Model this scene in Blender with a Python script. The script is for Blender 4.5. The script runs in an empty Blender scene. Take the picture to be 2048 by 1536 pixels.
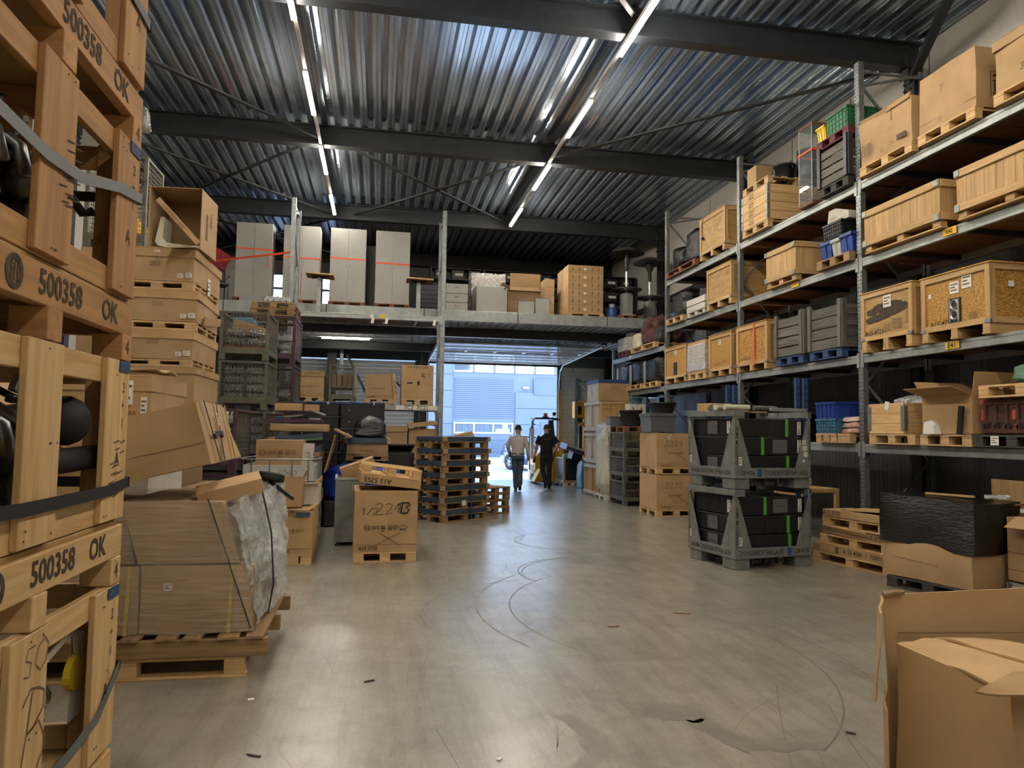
import bpy, math, random
from mathutils import Vector, Matrix
PI = math.pi
rnd = random.Random(7)
S = bpy.context.scene
C = S.collection
# ------------------------------------------------------------------ camera
def cam_axes(yaw, pitch, roll):
    cy, sy, cp, sp = math.cos(yaw), math.sin(yaw), math.cos(pitch), math.sin(pitch)
    f = Vector((sy*cp, cy*cp, sp)); r = Vector((cy, -sy, 0)); u = r.cross(f)
    return r*math.cos(roll)+u*math.sin(roll), -r*math.sin(roll)+u*math.cos(roll), f
r_, u_, f_ = cam_axes(.17846, .06499, .01575)
cd = bpy.data.cameras.new('camera'); cam = bpy.data.objects.new('camera', cd); C.objects.link(cam)
cd.sensor_width = 36; cd.lens = 36*1459.3/2048; cd.clip_end = 300; cd.clip_start = .05
cam.matrix_world = Matrix(((r_.x, u_.x, -f_.x, 0), (r_.y, u_.y, -f_.y, 0), (r_.z, u_.z, -f_.z, 1.6), (0, 0, 0, 1)))
S.camera = cam
# ------------------------------------------------------------------ sky, exposure
S.view_settings.view_transform = 'Standard'; S.view_settings.look = 'None'
S.view_settings.exposure = 0.0; S.view_settings.gamma = 1.0; S.view_settings.use_curve_mapping = False
SKY = 8.0; LAMP = 225.0; SUN = 20.0
w = bpy.data.worlds.new('world'); S.world = w; w.use_nodes = True
nt = w.node_tree; bg = nt.nodes['Background']
tc = nt.nodes.new('ShaderNodeTexCoord'); sx = nt.nodes.new('ShaderNodeSeparateXYZ'); cr = nt.nodes.new('ShaderNodeValToRGB')
nt.links.new(tc.outputs['Generated'], sx.inputs[0]); nt.links.new(sx.outputs['Z'], cr.inputs[0]); nt.links.new(cr.outputs[0], bg.inputs[0])
cr.color_ramp.elements[0].color = (.62, .80, 1.0, 1); cr.color_ramp.elements[0].position = .0
cr.color_ramp.elements[1].color = (.30, .55, 1.0, 1); cr.color_ramp.elements[1].position = .8
bg.inputs[1].default_value = SKY
S.cycles.use_denoising = True
S.cycles.max_bounces = 8; S.cycles.diffuse_bounces = 4; S.cycles.glossy_bounces = 3; S.cycles.transparent_max_bounces = 12
S.cycles.sample_clamp_indirect = 6.0; S.cycles.caustics_reflective = False; S.cycles.caustics_refractive = False
sd = bpy.data.lights.new('sun', 'SUN'); sd.energy = SUN; sd.angle = .01; sd.color = (1, .97, .9)
so = bpy.data.objects.new('sun', sd); C.objects.link(so); so.rotation_euler = (math.radians(-14), math.radians(46), 0)
pl = bpy.data.lights.new('door_portal', 'AREA'); pl.shape = 'RECTANGLE'; pl.size = 4.4; pl.size_y = 3.8; pl.cycles.is_portal = True
po = bpy.data.objects.new('door_portal', pl); C.objects.link(po); po.location = (3.78, 24.7, 1.92); po.rotation_euler = (-PI/2, 0, 0)
# ------------------------------------------------------------------ materials
def lin(h):
    h = h.lstrip('#'); v = [int(h[i:i+2], 16)/255 for i in (0, 2, 4)]
    return tuple(x/12.92 if x <= .04045 else ((x+.055)/1.055)**2.4 for x in v)+(1,)
MATS = {}
def mat(name, c1, c2=None, scale=(1, 1, 1), ns=4, rough=.6, metal=0, bump=0, det=5, var=.0, lo=.35, hi=.65, wave=None, coat=0, bdist=.01, emis=0, spec=.5, r2=None):
    m = bpy.data.materials.new(name); m.use_nodes = True; n = m.node_tree.nodes; l = m.node_tree.links
    b = n['Principled BSDF']; b.inputs['Roughness'].default_value = rough; b.inputs['Metallic'].default_value = metal
    b.inputs['Specular IOR Level'].default_value = spec; b.inputs['Coat Weight'].default_value = coat
    MATS[name] = m
    c1 = lin(c1); m.diffuse_color = c1
    if c2 is None and not bump and not var:
        b.inputs['Base Color'].default_value = c1
    else:
        c2 = lin(c2) if c2 else c1
        t = n.new('ShaderNodeTexCoord'); oi = n.new('ShaderNodeObjectInfo')
        ad = n.new('ShaderNodeVectorMath'); ad.operation = 'MULTIPLY_ADD'; ad.inputs[1].default_value = (1, 1, 1)
        sc = n.new('ShaderNodeVectorMath'); sc.operation = 'SCALE'; sc.inputs['Scale'].default_value = 37.0
        cb = n.new('ShaderNodeCombineXYZ'); l.new(oi.outputs['Random'], cb.inputs[0]); l.new(oi.outputs['Random'], cb.inputs[1]); l.new(oi.outputs['Random'], cb.inputs[2])
        l.new(cb.outputs[0], sc.inputs[0]); l.new(t.outputs['Object'], ad.inputs[0]); l.new(sc.outputs[0], ad.inputs[2])
        mp = n.new('ShaderNodeMapping'); mp.inputs['Scale'].default_value = scale; l.new(ad.outputs[0], mp.inputs[0])
        no = n.new('ShaderNodeTexNoise'); no.inputs['Scale'].default_value = ns; no.inputs['Detail'].default_value = det; no.inputs['Roughness'].default_value = .6
        l.new(mp.outputs[0], no.inputs['Vector'])
        fac = no.outputs['Fac']
        if wave:
            wv = n.new('ShaderNodeTexWave'); wv.wave_type = 'BANDS'; wv.bands_direction = wave[0]; wv.inputs['Scale'].default_value = wave[1]
            wv.inputs['Distortion'].default_value = wave[2]; wv.inputs['Detail'].default_value = 3; wv.inputs['Detail Scale'].default_value = 1.2
            l.new(mp.outputs[0], wv.inputs['Vector'])
            mm = n.new('ShaderNodeMath'); mm.operation = 'MULTIPLY_ADD'; l.new(wv.outputs['Fac'], mm.inputs[0]); mm.inputs[1].default_value = wave[3]
            m2 = n.new('ShaderNodeMath'); m2.operation = 'MULTIPLY'; l.new(no.outputs['Fac'], m2.inputs[0]); m2.inputs[1].default_value = 1-wave[3]
            l.new(m2.outputs[0], mm.inputs[2]); fac = mm.outputs[0]
        rp = n.new('ShaderNodeValToRGB'); rp.color_ramp.elements[0].position = lo; rp.color_ramp.elements[1].position = hi
        rp.color_ramp.elements[0].color = c1; rp.color_ramp.elements[1].color = c2; l.new(fac, rp.inputs[0])
        out = rp.outputs[0]
        if var:
            hs = n.new('ShaderNodeHueSaturation'); mr = n.new('ShaderNodeMapRange'); l.new(oi.outputs['Random'], mr.inputs[0])
            mr.inputs['To Min'].default_value = 1-var; mr.inputs['To Max'].default_value = 1+var
            l.new(mr.outputs[0], hs.inputs['Value']); l.new(out, hs.inputs['Color']); out = hs.outputs[0]
        l.new(out, b.inputs['Base Color'])
        if r2 is not None:
            mr = n.new('ShaderNodeMapRange'); l.new(fac, mr.inputs[0]); mr.inputs['From Min'].default_value = lo; mr.inputs['From Max'].default_value = hi
            mr.inputs['To Min'].default_value = rough; mr.inputs['To Max'].default_value = r2; l.new(mr.outputs[0], b.inputs['Roughness'])
        if bump:
            bp = n.new('ShaderNodeBump'); bp.inputs['Strength'].default_value = bump; bp.inputs['Distance'].default_value = bdist
            l.new(fac, bp.inputs['Height']); l.new(bp.outputs[0], b.inputs['Normal'])
    if emis:
        b.inputs['Emission Color'].default_value = c1; b.inputs['Emission Strength'].default_value = emis
    return m
def wood(name, a, b, var=.1, rough=.7, **k):
    for ax, s in (('x', (1, 14, 14)), ('y', (14, 1, 14)), ('z', (14, 14, 1))):
        mat(name+'_'+ax, a, b, scale=s, ns=1.6, det=6, rough=rough, bump=.25, var=var, lo=.3, hi=.72, bdist=.004, **k)
wood('pine', '#c8aa7e', '#a5845a', .14)
wood('pinenew', '#d6b684', '#b48d58', .1)
wood('pineold', '#a5865c', '#6f5638', .18)
wood('brownwood', '#8a5a3c', '#5e3b28', .12)
wood('greywood', '#706c66', '#3d3a37', .2)
wood('darkwood', '#3f3a34', '#262320', .2)
wood('whitewood', '#cfcdc4', '#9c9a90', .1)
wood('bluewood', '#2f4a74', '#23385a', .1)
wood('crateply', '#c6a473', '#a07f50', .1)
wood('crateorange', '#bb8c58', '#94693d', .1)
wood('redwood', '#6e3038', '#4a2026', .1)
mat('ply', '#b5935d', '#9d7c49', scale=(2, 2, 9), ns=2.2, rough=.6, bump=.05, var=.05)
mat('osb', '#c99a4a', '#8a6128', scale=(10, 10, 26), ns=3.2, det=3, rough=.6, bump=.15, var=.06, lo=.38, hi=.6)
mat('card', '#ac8d67', '#9d7f5a', scale=(1, 1, 1), ns=2.5, rough=.75, var=.06, bump=.04)
mat('cardnew', '#b5946a', '#a5855c', scale=(1, 1, 1), ns=2.5, rough=.72, var=.05, bump=.04)
mat('carddark', '#8f7352', '#7e6446', scale=(1, 1, 1), ns=2.5, rough=.75, var=.06, bump=.04)
mat('cardwhite', '#c9c5ba', '#b5b0a3', ns=3, rough=.7, bump=.05)
mat('paper', '#d8d6cf', rough=.8)
mat('ink', '#1d1b1a', rough=.8)
mat('inkfade', '#5d4a36', rough=.8)
mat('inkblue', '#17459c', rough=.7)
mat('stencil', '#2c2824', '#4e4030', ns=30, rough=.85)
mat('galv', '#9aa09f', '#7d8383', ns=9, rough=.42, metal=.85, lo=.3, hi=.7, r2=.55)
mat('galvbeam', '#a9adab', '#8b8f8e', scale=(1, 1, 1), ns=6, rough=.5, metal=.55, lo=.3, hi=.7)
mat('rooftin', '#c0ccda', '#a6b2c0', scale=(6, .25, 6), ns=3, rough=.13, metal=.82, lo=.3, hi=.7, r2=.26)
mat('steeldark', '#23262b', '#2b2f35', ns=5, rough=.5)
mat('steelblack', '#101113', rough=.45)
mat('wallpanel', '#b9b6ae', '#aeaba3', ns=2, rough=.6)
mat('wallwhite', '#d4d3cf', '#c8c7c3', ns=2, rough=.55)
mat('doorpanel', '#dfe2e4', rough=.16, coat=.8)
mat('wallgrey', '#6a6c6f', '#5f6164', ns=2, rough=.6)
mat('cabgrey', '#9b9b96', '#92928d', ns=1.5, rough=.45)
mat('crategrey', '#8a8d8a', '#6c6f6d', ns=7, rough=.5, metal=.3, lo=.3, hi=.7)
mat('cageolive', '#6b6a5c', '#4e4b40', ns=8, rough=.6, metal=.3, lo=.3, hi=.7)
mat('cagepurple', '#4a2c40', '#3a2232', ns=8, rough=.6, metal=.1)
mat('cagewire', '#77746a', '#55524a', ns=12, rough=.55, metal=.4)
mat('alu', '#b4b4b2', '#8f8f8d', ns=18, rough=.38, metal=.85, bump=.1, lo=.3, hi=.7)
mat('iron', '#4c4a47', '#2f2d2b', ns=14, rough=.55, metal=.6, bump=.2)
mat('engblack', '#161617', '#242426', ns=10, rough=.45, bump=.1)
mat('rust', '#5a3226', '#33201b', ns=12, rough=.8, bump=.3)
mat('rustred', '#a2402a', rough=.7)
mat('blackplastic', '#15171a', '#1c1e22', ns=6, rough=.42)
mat('greyplastic', '#5a5c5e', rough=.5)
mat('tubblack', '#2b2d30', '#232528', ns=5, rough=.5)
mat('bluetray', '#22345c', '#1c2b4d', ns=4, rough=.5)
mat('slate', '#39485c', '#323f50', ns=4, rough=.6)
mat('slategreen', '#37474a', '#303e40', ns=4, rough=.6)
mat('greencard', '#586f42', rough=.7)
mat('binblue', '#1f3f93', '#193477', ns=4, rough=.4)
mat('bincyan', '#3c6a86', rough=.45)
mat('bingrey', '#a5aaa8', rough=.45)
mat('bingreen', '#1f6a40', '#185434', ns=4, rough=.45)
mat('binyellow', '#e0bd2c', rough=.45)
mat('bluefoil', '#16389c', '#0f2a7c', ns=5, rough=.25, bump=.6, bdist=.05)
mat('blackfoil', '#0a0a0b', '#151517', scale=(3, 3, 9), ns=3.5, rough=.22, bump=.7, bdist=.03)
mat('orange', '#e8562a', rough=.6)
mat('strapblack', '#17171a', rough=.5)
mat('strapblue', '#24406f', rough=.5)
mat('strapyellow', '#b9a43c', rough=.5)
mat('strapgreen', '#4f9a2c', rough=.5)
mat('bagwhite', '#c9c5b2', '#b0ab96', scale=(1, 1, .3), ns=5, rough=.55, bump=.3, bdist=.04)
mat('tankwhite', '#c4c3bd', '#b6b5ae', ns=2, rough=.4)
mat('yellowtruck', '#d99c1c', rough=.35)
mat('skin', '#b98a70', rough=.5)
mat('hair', '#3b2b20', rough=.7)
mat('shirt', '#c9c2b8', rough=.8)
mat('tshirt', '#101114', rough=.85)
mat('jeans', '#4b5b70', '#3b4a5e', ns=9, rough=.85)
mat('blackpants', '#14171c', rough=.85)
mat('shoe', '#6b4a36', rough=.6)
mat('shoeblack', '#111214', rough=.6)
mat('label_yellow', '#d9ac2a', rough=.6)
mat('rubber', '#141414', rough=.7)
mat('stainless', '#d2d2ce', rough=.33, metal=.75)
mat('heatertop', '#5d605c', rough=.4, metal=.6)
mat('gasblue', '#1c4c86', rough=.4)
mat('redpaint', '#8c2430', rough=.45)
mat('shelfboard', '#7d5b45', '#684a38', scale=(1, 6, 1), ns=2, rough=.7, var=.05)
mat('facade', '#616a78', '#5c6573', ns=.4, rough=.5)
mat('facadedoor', '#57606f', rough=.45)
mat('facadeframe', '#b4b8be', rough=.4)
mat('asphalt', '#b9bab9', '#adaeae', ns=1.5, rough=.85)
mat('windowsky', '#dfe6ee', rough=.05, metal=1)
mat('carpaint', '#46536b', rough=.22, metal=.6, coat=.6)
mat('carwhite', '#d9dcdf', rough=.3, coat=.4)
mat('carglass', '#1b2430', rough=.05, spec=.8)
mat('lampwhite', '#d8d8d4', rough=.5)
mat('amber', '#d6641c', rough=.3)
mat('bottleclear', '#a9b0b0', rough=.15)
mat('greenfoil', '#3d6b52', '#2e5541', ns=6, rough=.4, bump=.5, bdist=.03)
mat('meatpack', '#a5705f', '#c6b5a8', ns=7, rough=.3, bump=.4)
mat('brick', '#6e5a50', '#55463f', ns=9, rough=.8)
def glow(name, col, s):
    m = bpy.data.materials.new(name); m.use_nodes = True; n = m.node_tree.nodes; b = n['Principled BSDF']
    b.inputs['Base Color'].default_value = (.8, .8, .8, 1); b.inputs['Emission Color'].default_value = col; b.inputs['Emission Strength'].default_value = s; MATS[name] = m
glow('tubeglow', (1.0, .91, .77, 1), LAMP)
glow('tubeglow_low', (1.0, .93, .8, 1), LAMP*.35)
def film(name, c, fac, rough=.12, ns=6, sc=(1, 1, 6), bs=.8):
    m = bpy.data.materials.new(name); m.use_nodes = True; n = m.node_tree.nodes; l = m.node_tree.links; MATS[name] = m
    b = n['Principled BSDF']; b.inputs['Base Color'].default_value = lin(c); b.inputs['Roughness'].default_value = rough; b.inputs['Specular IOR Level'].default_value = 1.0
    t = n.new('ShaderNodeTexCoord'); mp = n.new('ShaderNodeMapping'); mp.inputs['Scale'].default_value = sc; l.new(t.outputs['Object'], mp.inputs[0])
    no = n.new('ShaderNodeTexNoise'); no.inputs['Scale'].default_value = ns; no.inputs['Detail'].default_value = 6; l.new(mp.outputs[0], no.inputs['Vector'])
    bp = n.new('ShaderNodeBump'); bp.inputs['Strength'].default_value = bs; bp.inputs['Distance'].default_value = .03; l.new(no.outputs['Fac'], bp.inputs['Height']); l.new(bp.outputs[0], b.inputs['Normal'])
    tr = n.new('ShaderNodeBsdfTransparent'); mx = n.new('ShaderNodeMixShader')
    mr = n.new('ShaderNodeMapRange'); l.new(no.outputs['Fac'], mr.inputs[0]); mr.inputs['From Min'].default_value = .35; mr.inputs['From Max'].default_value = .75
    mr.inputs['To Min'].default_value = fac*.5; mr.inputs['To Max'].default_value = min(1, fac*1.9); l.new(mr.outputs[0], mx.inputs[0])
    l.new(tr.outputs[0], mx.inputs[1]); l.new(b.outputs[0], mx.inputs[2]); l.new(mx.outputs[0], n['Material Output'].inputs[0])
film('clearfilm', '#d8dad8', .16, rough=.16, ns=4, sc=(1.2, 1.2, 14), bs=1)
film('clearfilm_thick', '#cfd2d4', .42, rough=.1, ns=9, sc=(1.5, 1.5, 1.5), bs=.7)
film('glasspane', '#9aa6a6', .12, rough=.03, ns=1, bs=0)
# ------------------------------------------------------------------ geometry helpers
def newobj(name, data, parent=None, loc=(0, 0, 0), rot=(0, 0, 0)):
    o = bpy.data.objects.new(name, data); C.objects.link(o); o.parent = parent; o.location = loc; o.rotation_euler = rot
    return o
def tag(o, label=None, cat=None, group=None, kind=None):
    if label: o['label'] = label
    if cat: o['category'] = cat
    if group: o['group'] = group
    if kind: o['kind'] = kind
    return o
def T(name, label, cat, loc=(0, 0, 0), rz=0, group=None, rot=None):
    o = newobj(name, None, None, loc, rot if rot else (0, 0, rz)); o.empty_display_size = .1
    return tag(o, label, cat, group)
class G:
    def __init__(s): s.v = []; s.f = []; s.mi = []; s.mats = []; s.cur = 0; s.sm = []; s.smooth = False; s.M = None
    def m(s, name):
        if name not in s.mats: s.mats.append(name)
        s.cur = s.mats.index(name); return s
    def add(s, vs, fs):
        k = len(s.v)
        if s.M is not None: vs = [tuple(s.M @ Vector(p)) for p in vs]
        s.v += vs; s.f += [tuple(i+k for i in f) for f in fs]; s.mi += [s.cur]*len(fs); s.sm += [s.smooth]*len(fs); return s
    def box(s, c, d, rot=None, b=0):
        hx, hy, hz = d[0]/2, d[1]/2, d[2]/2
        if b <= 0:
            vs = [(x, y, z) for x in (-hx, hx) for y in (-hy, hy) for z in (-hz, hz)]
            fs = [(0, 1, 3, 2), (4, 6, 7, 5), (0, 4, 5, 1), (2, 3, 7, 6), (0, 2, 6, 4), (1, 5, 7, 3)]
        else:
            b = min(b, hx*.45, hy*.45, hz*.45)
            vs = []
            for x in (-1, 1):
                for y in (-1, 1):
                    for z in (-1, 1):
                        vs += [(x*hx, y*(hy-b), z*(hz-b)), (x*(hx-b), y*hy, z*(hz-b)), (x*(hx-b), y*(hy-b), z*hz)]
            I = lambda x, y, z, k: ((x*2+y)*2+z)*3+k
            fs = [(I(0,0,0,0), I(0,0,1,0), I(0,1,1,0), I(0,1,0,0)), (I(1,0,0,0), I(1,1,0,0), I(1,1,1,0), I(1,0,1,0)),
                  (I(0,0,0,1), I(1,0,0,1), I(1,0,1,1), I(0,0,1,1)), (I(0,1,0,1), I(0,1,1,1), I(1,1,1,1), I(1,1,0,1)),
                  (I(0,0,0,2), I(0,1,0,2), I(1,1,0,2), I(1,0,0,2)), (I(0,0,1,2), I(1,0,1,2), I(1,1,1,2), I(0,1,1,2))]
            for p in (0, 1):
                for q in (0, 1):
                    a = (I(p,q,0,0), I(p,q,0,1), I(p,q,1,1), I(p,q,1,0)); fs.append(a if (p == q) == True else a[::-1])
                    a = (I(p,0,q,0), I(p,1,q,0), I(p,1,q,2), I(p,0,q,2)); fs.append(a if p == q else a[::-1])
                    a = (I(0,p,q,1), I(0,p,q,2), I(1,p,q,2), I(1,p,q,1)); fs.append(a if p == q else a[::-1])
                    for z in (0, 1):
                        t = (I(p,q,z,0), I(p,q,z,1), I(p,q,z,2)); fs.append(t)
        R = rot if isinstance(rot, Matrix) else (Matrix.Rotation(rot, 3, 'Z') if rot else None)
        if R is not None: vs = [tuple(R @ Vector(p)) for p in vs]
        return s.add([(p[0]+c[0], p[1]+c[1], p[2]+c[2]) for p in vs], fs)
    def bar(s, p, q, w, h=None, up=(0, 0, 1)):
        p, q = Vector(p), Vector(q); h = h or w; d = (q-p).normalized(); u = Vector(up)
        if abs(d.dot(u)) > .99: u = Vector((0, 1, 0))
        x = d.cross(u).normalized()*w/2; y = x.cross(d).normalized()*h/2
        vs = [tuple(e+i*x+j*y) for e in (p, q) for i, j in ((-1, -1), (1, -1), (1, 1), (-1, 1))]
        return s.add(vs, [(3, 2, 1, 0), (4, 5, 6, 7), (0, 1, 5, 4), (1, 2, 6, 5), (2, 3, 7, 6), (3, 0, 4, 7)])
    def cyl(s, p, q, r, r2=None, n=12, cap=True):
        p, q = Vector(p), Vector(q); r2 = r if r2 is None else r2; d = (q-p).normalized(); u = Vector((0, 0, 1)) if abs(d.z) < .9 else Vector((1, 0, 0))
        x = d.cross(u).normalized(); y = d.cross(x)
        vs = []
        for e, rr in ((p, r), (q, r2)):
            vs += [tuple(e+(x*math.cos(2*PI*i/n)+y*math.sin(2*PI*i/n))*rr) for i in range(n)]
        fs = [(i, (i+1) % n, n+(i+1) % n, n+i) for i in range(n)]
        if cap: fs += [tuple(range(n))[::-1], tuple(range(n, 2*n))]
        return s.add(vs, fs)
    def tube(s, pts, r, n=8, cap=True):
        pts = [Vector(p) for p in pts]; vs = []; fs = []; y0 = None
        for i, p in enumerate(pts):
            d = (pts[min(i+1, len(pts)-1)]-pts[max(i-1, 0)]).normalized()
            if y0 is None: y0 = d.orthogonal().normalized()
            y0 = (y0-d*y0.dot(d)).normalized(); x = d.cross(y0)
            rr = r[i] if isinstance(r, (list, tuple)) else r
            vs += [tuple(p+(y0*math.cos(2*PI*k/n)+x*math.sin(2*PI*k/n))*rr) for k in range(n)]
        for i in range(len(pts)-1):
            fs += [(i*n+k, i*n+(k+1) % n, (i+1)*n+(k+1) % n, (i+1)*n+k) for k in range(n)]
        if cap: fs += [tuple(range(n))[::-1], tuple(range((len(pts)-1)*n, len(pts)*n))]
        return s.add(vs, fs)
    def lathe(s, prof, c=(0, 0, 0), n=20, axis='z'):
        vs = []; fs = []
        for r, z in prof:
            for k in range(n):
                a = 2*PI*k/n
                p = (r*math.cos(a), r*math.sin(a), z)
                if axis == 'x': p = (z, r*math.cos(a), r*math.sin(a))
                if axis == 'y': p = (r*math.sin(a), z, r*math.cos(a))
                vs.append((p[0]+c[0], p[1]+c[1], p[2]+c[2]))
        for i in range(len(prof)-1):
            fs += [(i*n+k, i*n+(k+1) % n, (i+1)*n+(k+1) % n, (i+1)*n+k) for k in range(n)]
        return s.add(vs, fs)
    def prism(s, poly, y0, y1, ax='y'):
        # poly in (x,z) extruded along y (or in (x,y) along z, or (y,z) along x)
        f = {'y': lambda p, t: (p[0], t, p[1]), 'z': lambda p, t: (p[0], p[1], t), 'x': lambda p, t: (t, p[0], p[1])}[ax]
        n = len(poly); vs = [f(p, y0) for p in poly]+[f(p, y1) for p in poly]
        return s.add(vs, [tuple(range(n)), tuple(range(n, 2*n))[::-1]]+[(i, n+i, n+(i+1) % n, (i+1) % n) for i in range(n)])
    def quad(s, a, b, c, d): return s.add([a, b, c, d], [(0, 1, 2, 3)])
    def mesh(s, name):
        me = bpy.data.meshes.new(name); me.from_pydata(s.v, [], s.f)
        for n in s.mats or ['card']: me.materials.append(MATS[n])
        if len(s.mats) > 1: me.polygons.foreach_set('material_index', s.mi)
        if any(s.sm): me.polygons.foreach_set('use_smooth', s.sm)
        me.update(); return me
    def build(s, name, parent=None, loc=(0, 0, 0), rot=(0, 0, 0)): return newobj(name, s.mesh(name), parent, loc, rot)
BX = {}
def bx(name, d, m, parent=None, loc=(0, 0, 0), rot=(0, 0, 0), b=.003):
    """one box piece; alike pieces share their mesh. A wood name without axis gets its grain along the longest side"""
    if m+'_x' in MATS: m = m+'_'+'xyz'[max(range(3), key=lambda i: d[i])]
    k = (tuple(round(x, 4) for x in d), m, b)
    if k not in BX: BX[k] = G().m(m).box((0, 0, 0), d, b=b).mesh(name)
    return newobj(name, BX[k], parent, loc, rot)
TX = {}
FRONT, RIGHT, LEFT, BACK, TOPF = (PI/2, 0, 0), (PI/2, 0, PI/2), (PI/2, 0, -PI/2), (PI/2, 0, PI), (0, 0, 0)
def txt(s, size, m, parent, loc, rot=FRONT, bold=0, name='lettering', sx=1, shear=0, align='CENTER', sp=1):
    k = (s, size, m, bold, shear, align, sp)
    if k not in TX:
        cu = bpy.data.curves.new('lettering', 'FONT'); cu.body = s; cu.size = size; cu.align_x = align; cu.align_y = 'CENTER'; cu.offset = bold*size; cu.shear = shear; cu.resolution_u = 2
        cu.space_character = sp
        o = bpy.data.objects.new('t', cu); me = bpy.data.meshes.new_from_object(o); me.name = 'lettering'
        me.materials.clear(); me.materials.append(MATS[m]); TX[k] = me; bpy.data.objects.remove(o); bpy.data.curves.remove(cu)
    o = newobj(name, TX[k], parent, loc, rot); o.scale = (sx, 1, 1); return o
def ribbon(g, pts, w, closed=False):
    """flat printed stroke in local xy"""
    P = [Vector((p[0], p[1], 0)) for p in pts]; n = len(P); L = []
    for i in range(n):
        a = P[(i-1) % n] if closed or i > 0 else P[i]; b = P[(i+1) % n] if closed or i < n-1 else P[i]
        d = (b-a).normalized(); nn = Vector((-d.y, d.x, 0))*w/2; L += [tuple(P[i]+nn), tuple(P[i]-nn)]
    fs = [(2*i, 2*i+1, 2*((i+1) % n)+1, 2*((i+1) % n)) for i in range(n if closed else n-1)]
    return g.add(L, fs)
def ring(g, x, y, r, w, n=20, a0=0, a1=2*PI):
    if abs(a1-a0-2*PI) < 1e-6: return ribbon(g, [(x+r*math.cos(2*PI*i/n), y+r*math.sin(2*PI*i/n)) for i in range(n)], w, True)
    return ribbon(g, [(x+r*math.cos(a0+(a1-a0)*i/n), y+r*math.sin(a0+(a1-a0)*i/n)) for i in range(n+1)], w)
# ------------------------------------------------------------------ floor
def floor_material():
    m = bpy.data.materials.new('concrete'); m.use_nodes = True; n = m.node_tree.nodes; l = m.node_tree.links; b = n['Principled BSDF']; MATS['concrete'] = m
    t = n.new('ShaderNodeTexCoord')
    def noise(sc, det, rg=.6):
        q = n.new('ShaderNodeTexNoise'); q.inputs['Scale'].default_value = sc; q.inputs['Detail'].default_value = det; q.inputs['Roughness'].default_value = rg
        l.new(t.outputs['Object'], q.inputs['Vector']); return q.outputs['Fac']
    def ramp(f, a, c, p, q):
        r = n.new('ShaderNodeValToRGB'); r.color_ramp.elements[0].position = p; r.color_ramp.elements[1].position = q
        r.color_ramp.elements[0].color = a; r.color_ramp.elements[1].color = c; l.new(f, r.inputs[0]); return r.outputs[0]
    def mul(a, c, f):
        x = n.new('ShaderNodeMix'); x.data_type = 'RGBA'; x.blend_type = 'MULTIPLY'; x.inputs[0].default_value = f; l.new(a, x.inputs[6]); l.new(c, x.inputs[7]); return x.outputs[2]
    base = ramp(noise(.55, 7), lin('#8b867b'), lin('#a39c90'), .35, .68)
    o1 = mul(base, ramp(noise(3.2, 8, .7), (.55, .53, .50, 1), (1, 1, 1, 1), .28, .58), .75)
    o2 = mul(o1, ramp(noise(45, 4), (.78, .78, .78, 1), (1, 1, 1, 1), .3, .6), .6)
    mp = n.new('ShaderNodeMapping'); mp.inputs['Rotation'].default_value = (0, 0, .35); mp.inputs['Scale'].default_value = (6, .6, 1); l.new(t.outputs['Object'], mp.inputs[0])
    st = n.new('ShaderNodeTexNoise'); st.inputs['Scale'].default_value = 1.1; st.inputs['Detail'].default_value = 8; st.inputs['Roughness'].default_value = .75; l.new(mp.outputs[0], st.inputs['Vector'])
    o3 = mul(o2, ramp(st.outputs['Fac'], (.60, .58, .55, 1), (1, 1, 1, 1), .34, .54), .8)
    l.new(o3, b.inputs['Base Color'])
    mr = n.new('ShaderNodeMapRange'); l.new(noise(2.2, 8, .7), mr.inputs[0]); mr.inputs['From Min'].default_value = .3; mr.inputs['From Max'].default_value = .7; mr.inputs['To Min'].default_value = .28; mr.inputs['To Max'].default_value = .44; b.inputs['Coat Weight'].default_value = .9; b.inputs['Coat Roughness'].default_value = .27; l.new(mr.outputs[0], b.inputs['Roughness'])
    bp = n.new('ShaderNodeBump'); bp.inputs['Strength'].default_value = .12; bp.inputs['Distance'].default_value = .01; l.new(noise(9, 8, .7), bp.inputs['Height']); l.new(bp.outputs[0], b.inputs['Normal'])
    return m
floor_material()
mat('stainfloor', '#716c64', '#7c776d', ns=6, rough=.35)
mat('scratch', '#6c665c', '#7f786d', ns=2, rough=.5)
mat('scratchdark', '#5a544b', '#6f685e', ns=3, rough=.5)
flo = tag(G().m('concrete').box((1, 8, -.1), (14.4, 33.4, .2)).build('floor'), kind='structure')
def blob(cx, cy, pts, name='stain', m='stainfloor', z=.0015):
    g = G().m(m); N = len(pts); P = []
    for i in range(N):
        a, c = pts[i], pts[(i+1) % N]
        for k in range(5):
            f = k/5; P.append((a[0]+(c[0]-a[0])*f+rnd.uniform(-.018, .018), a[1]+(c[1]-a[1])*f+rnd.uniform(-.018, .018), z))
    k = len(P); g.add(P, [tuple(range(k))]); return g.build(name, flo)
sa = [(.60, 3.02), (.66, 3.10), (.74, 3.24), (.80, 3.40), (.95, 3.50), (1.06, 3.62), (1.08, 3.85), (1.02, 4.12), (1.12, 4.16), (1.20, 3.92), (1.16, 3.6), (1.02, 3.42), (.88, 3.32), (.8, 3.18), (.70, 3.05)]
blob(0, 0, sa)
blob(1.72, 4.02, [(1.5, 4.08), (1.62, 4.2), (1.86, 4.16), (1.88, 4.02), (1.8, 3.92), (1.62, 3.96)])
blob(1.86, 3.72, [(1.72, 3.95), (1.84, 3.96), (1.93, 3.72), (1.98, 3.56), (1.88, 3.5), (1.8, 3.68)])
blob(2.15, 3.55, [(1.95, 3.6), (2.1, 3.62), (2.36, 3.56), (2.3, 3.5), (2.05, 3.49)])
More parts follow.
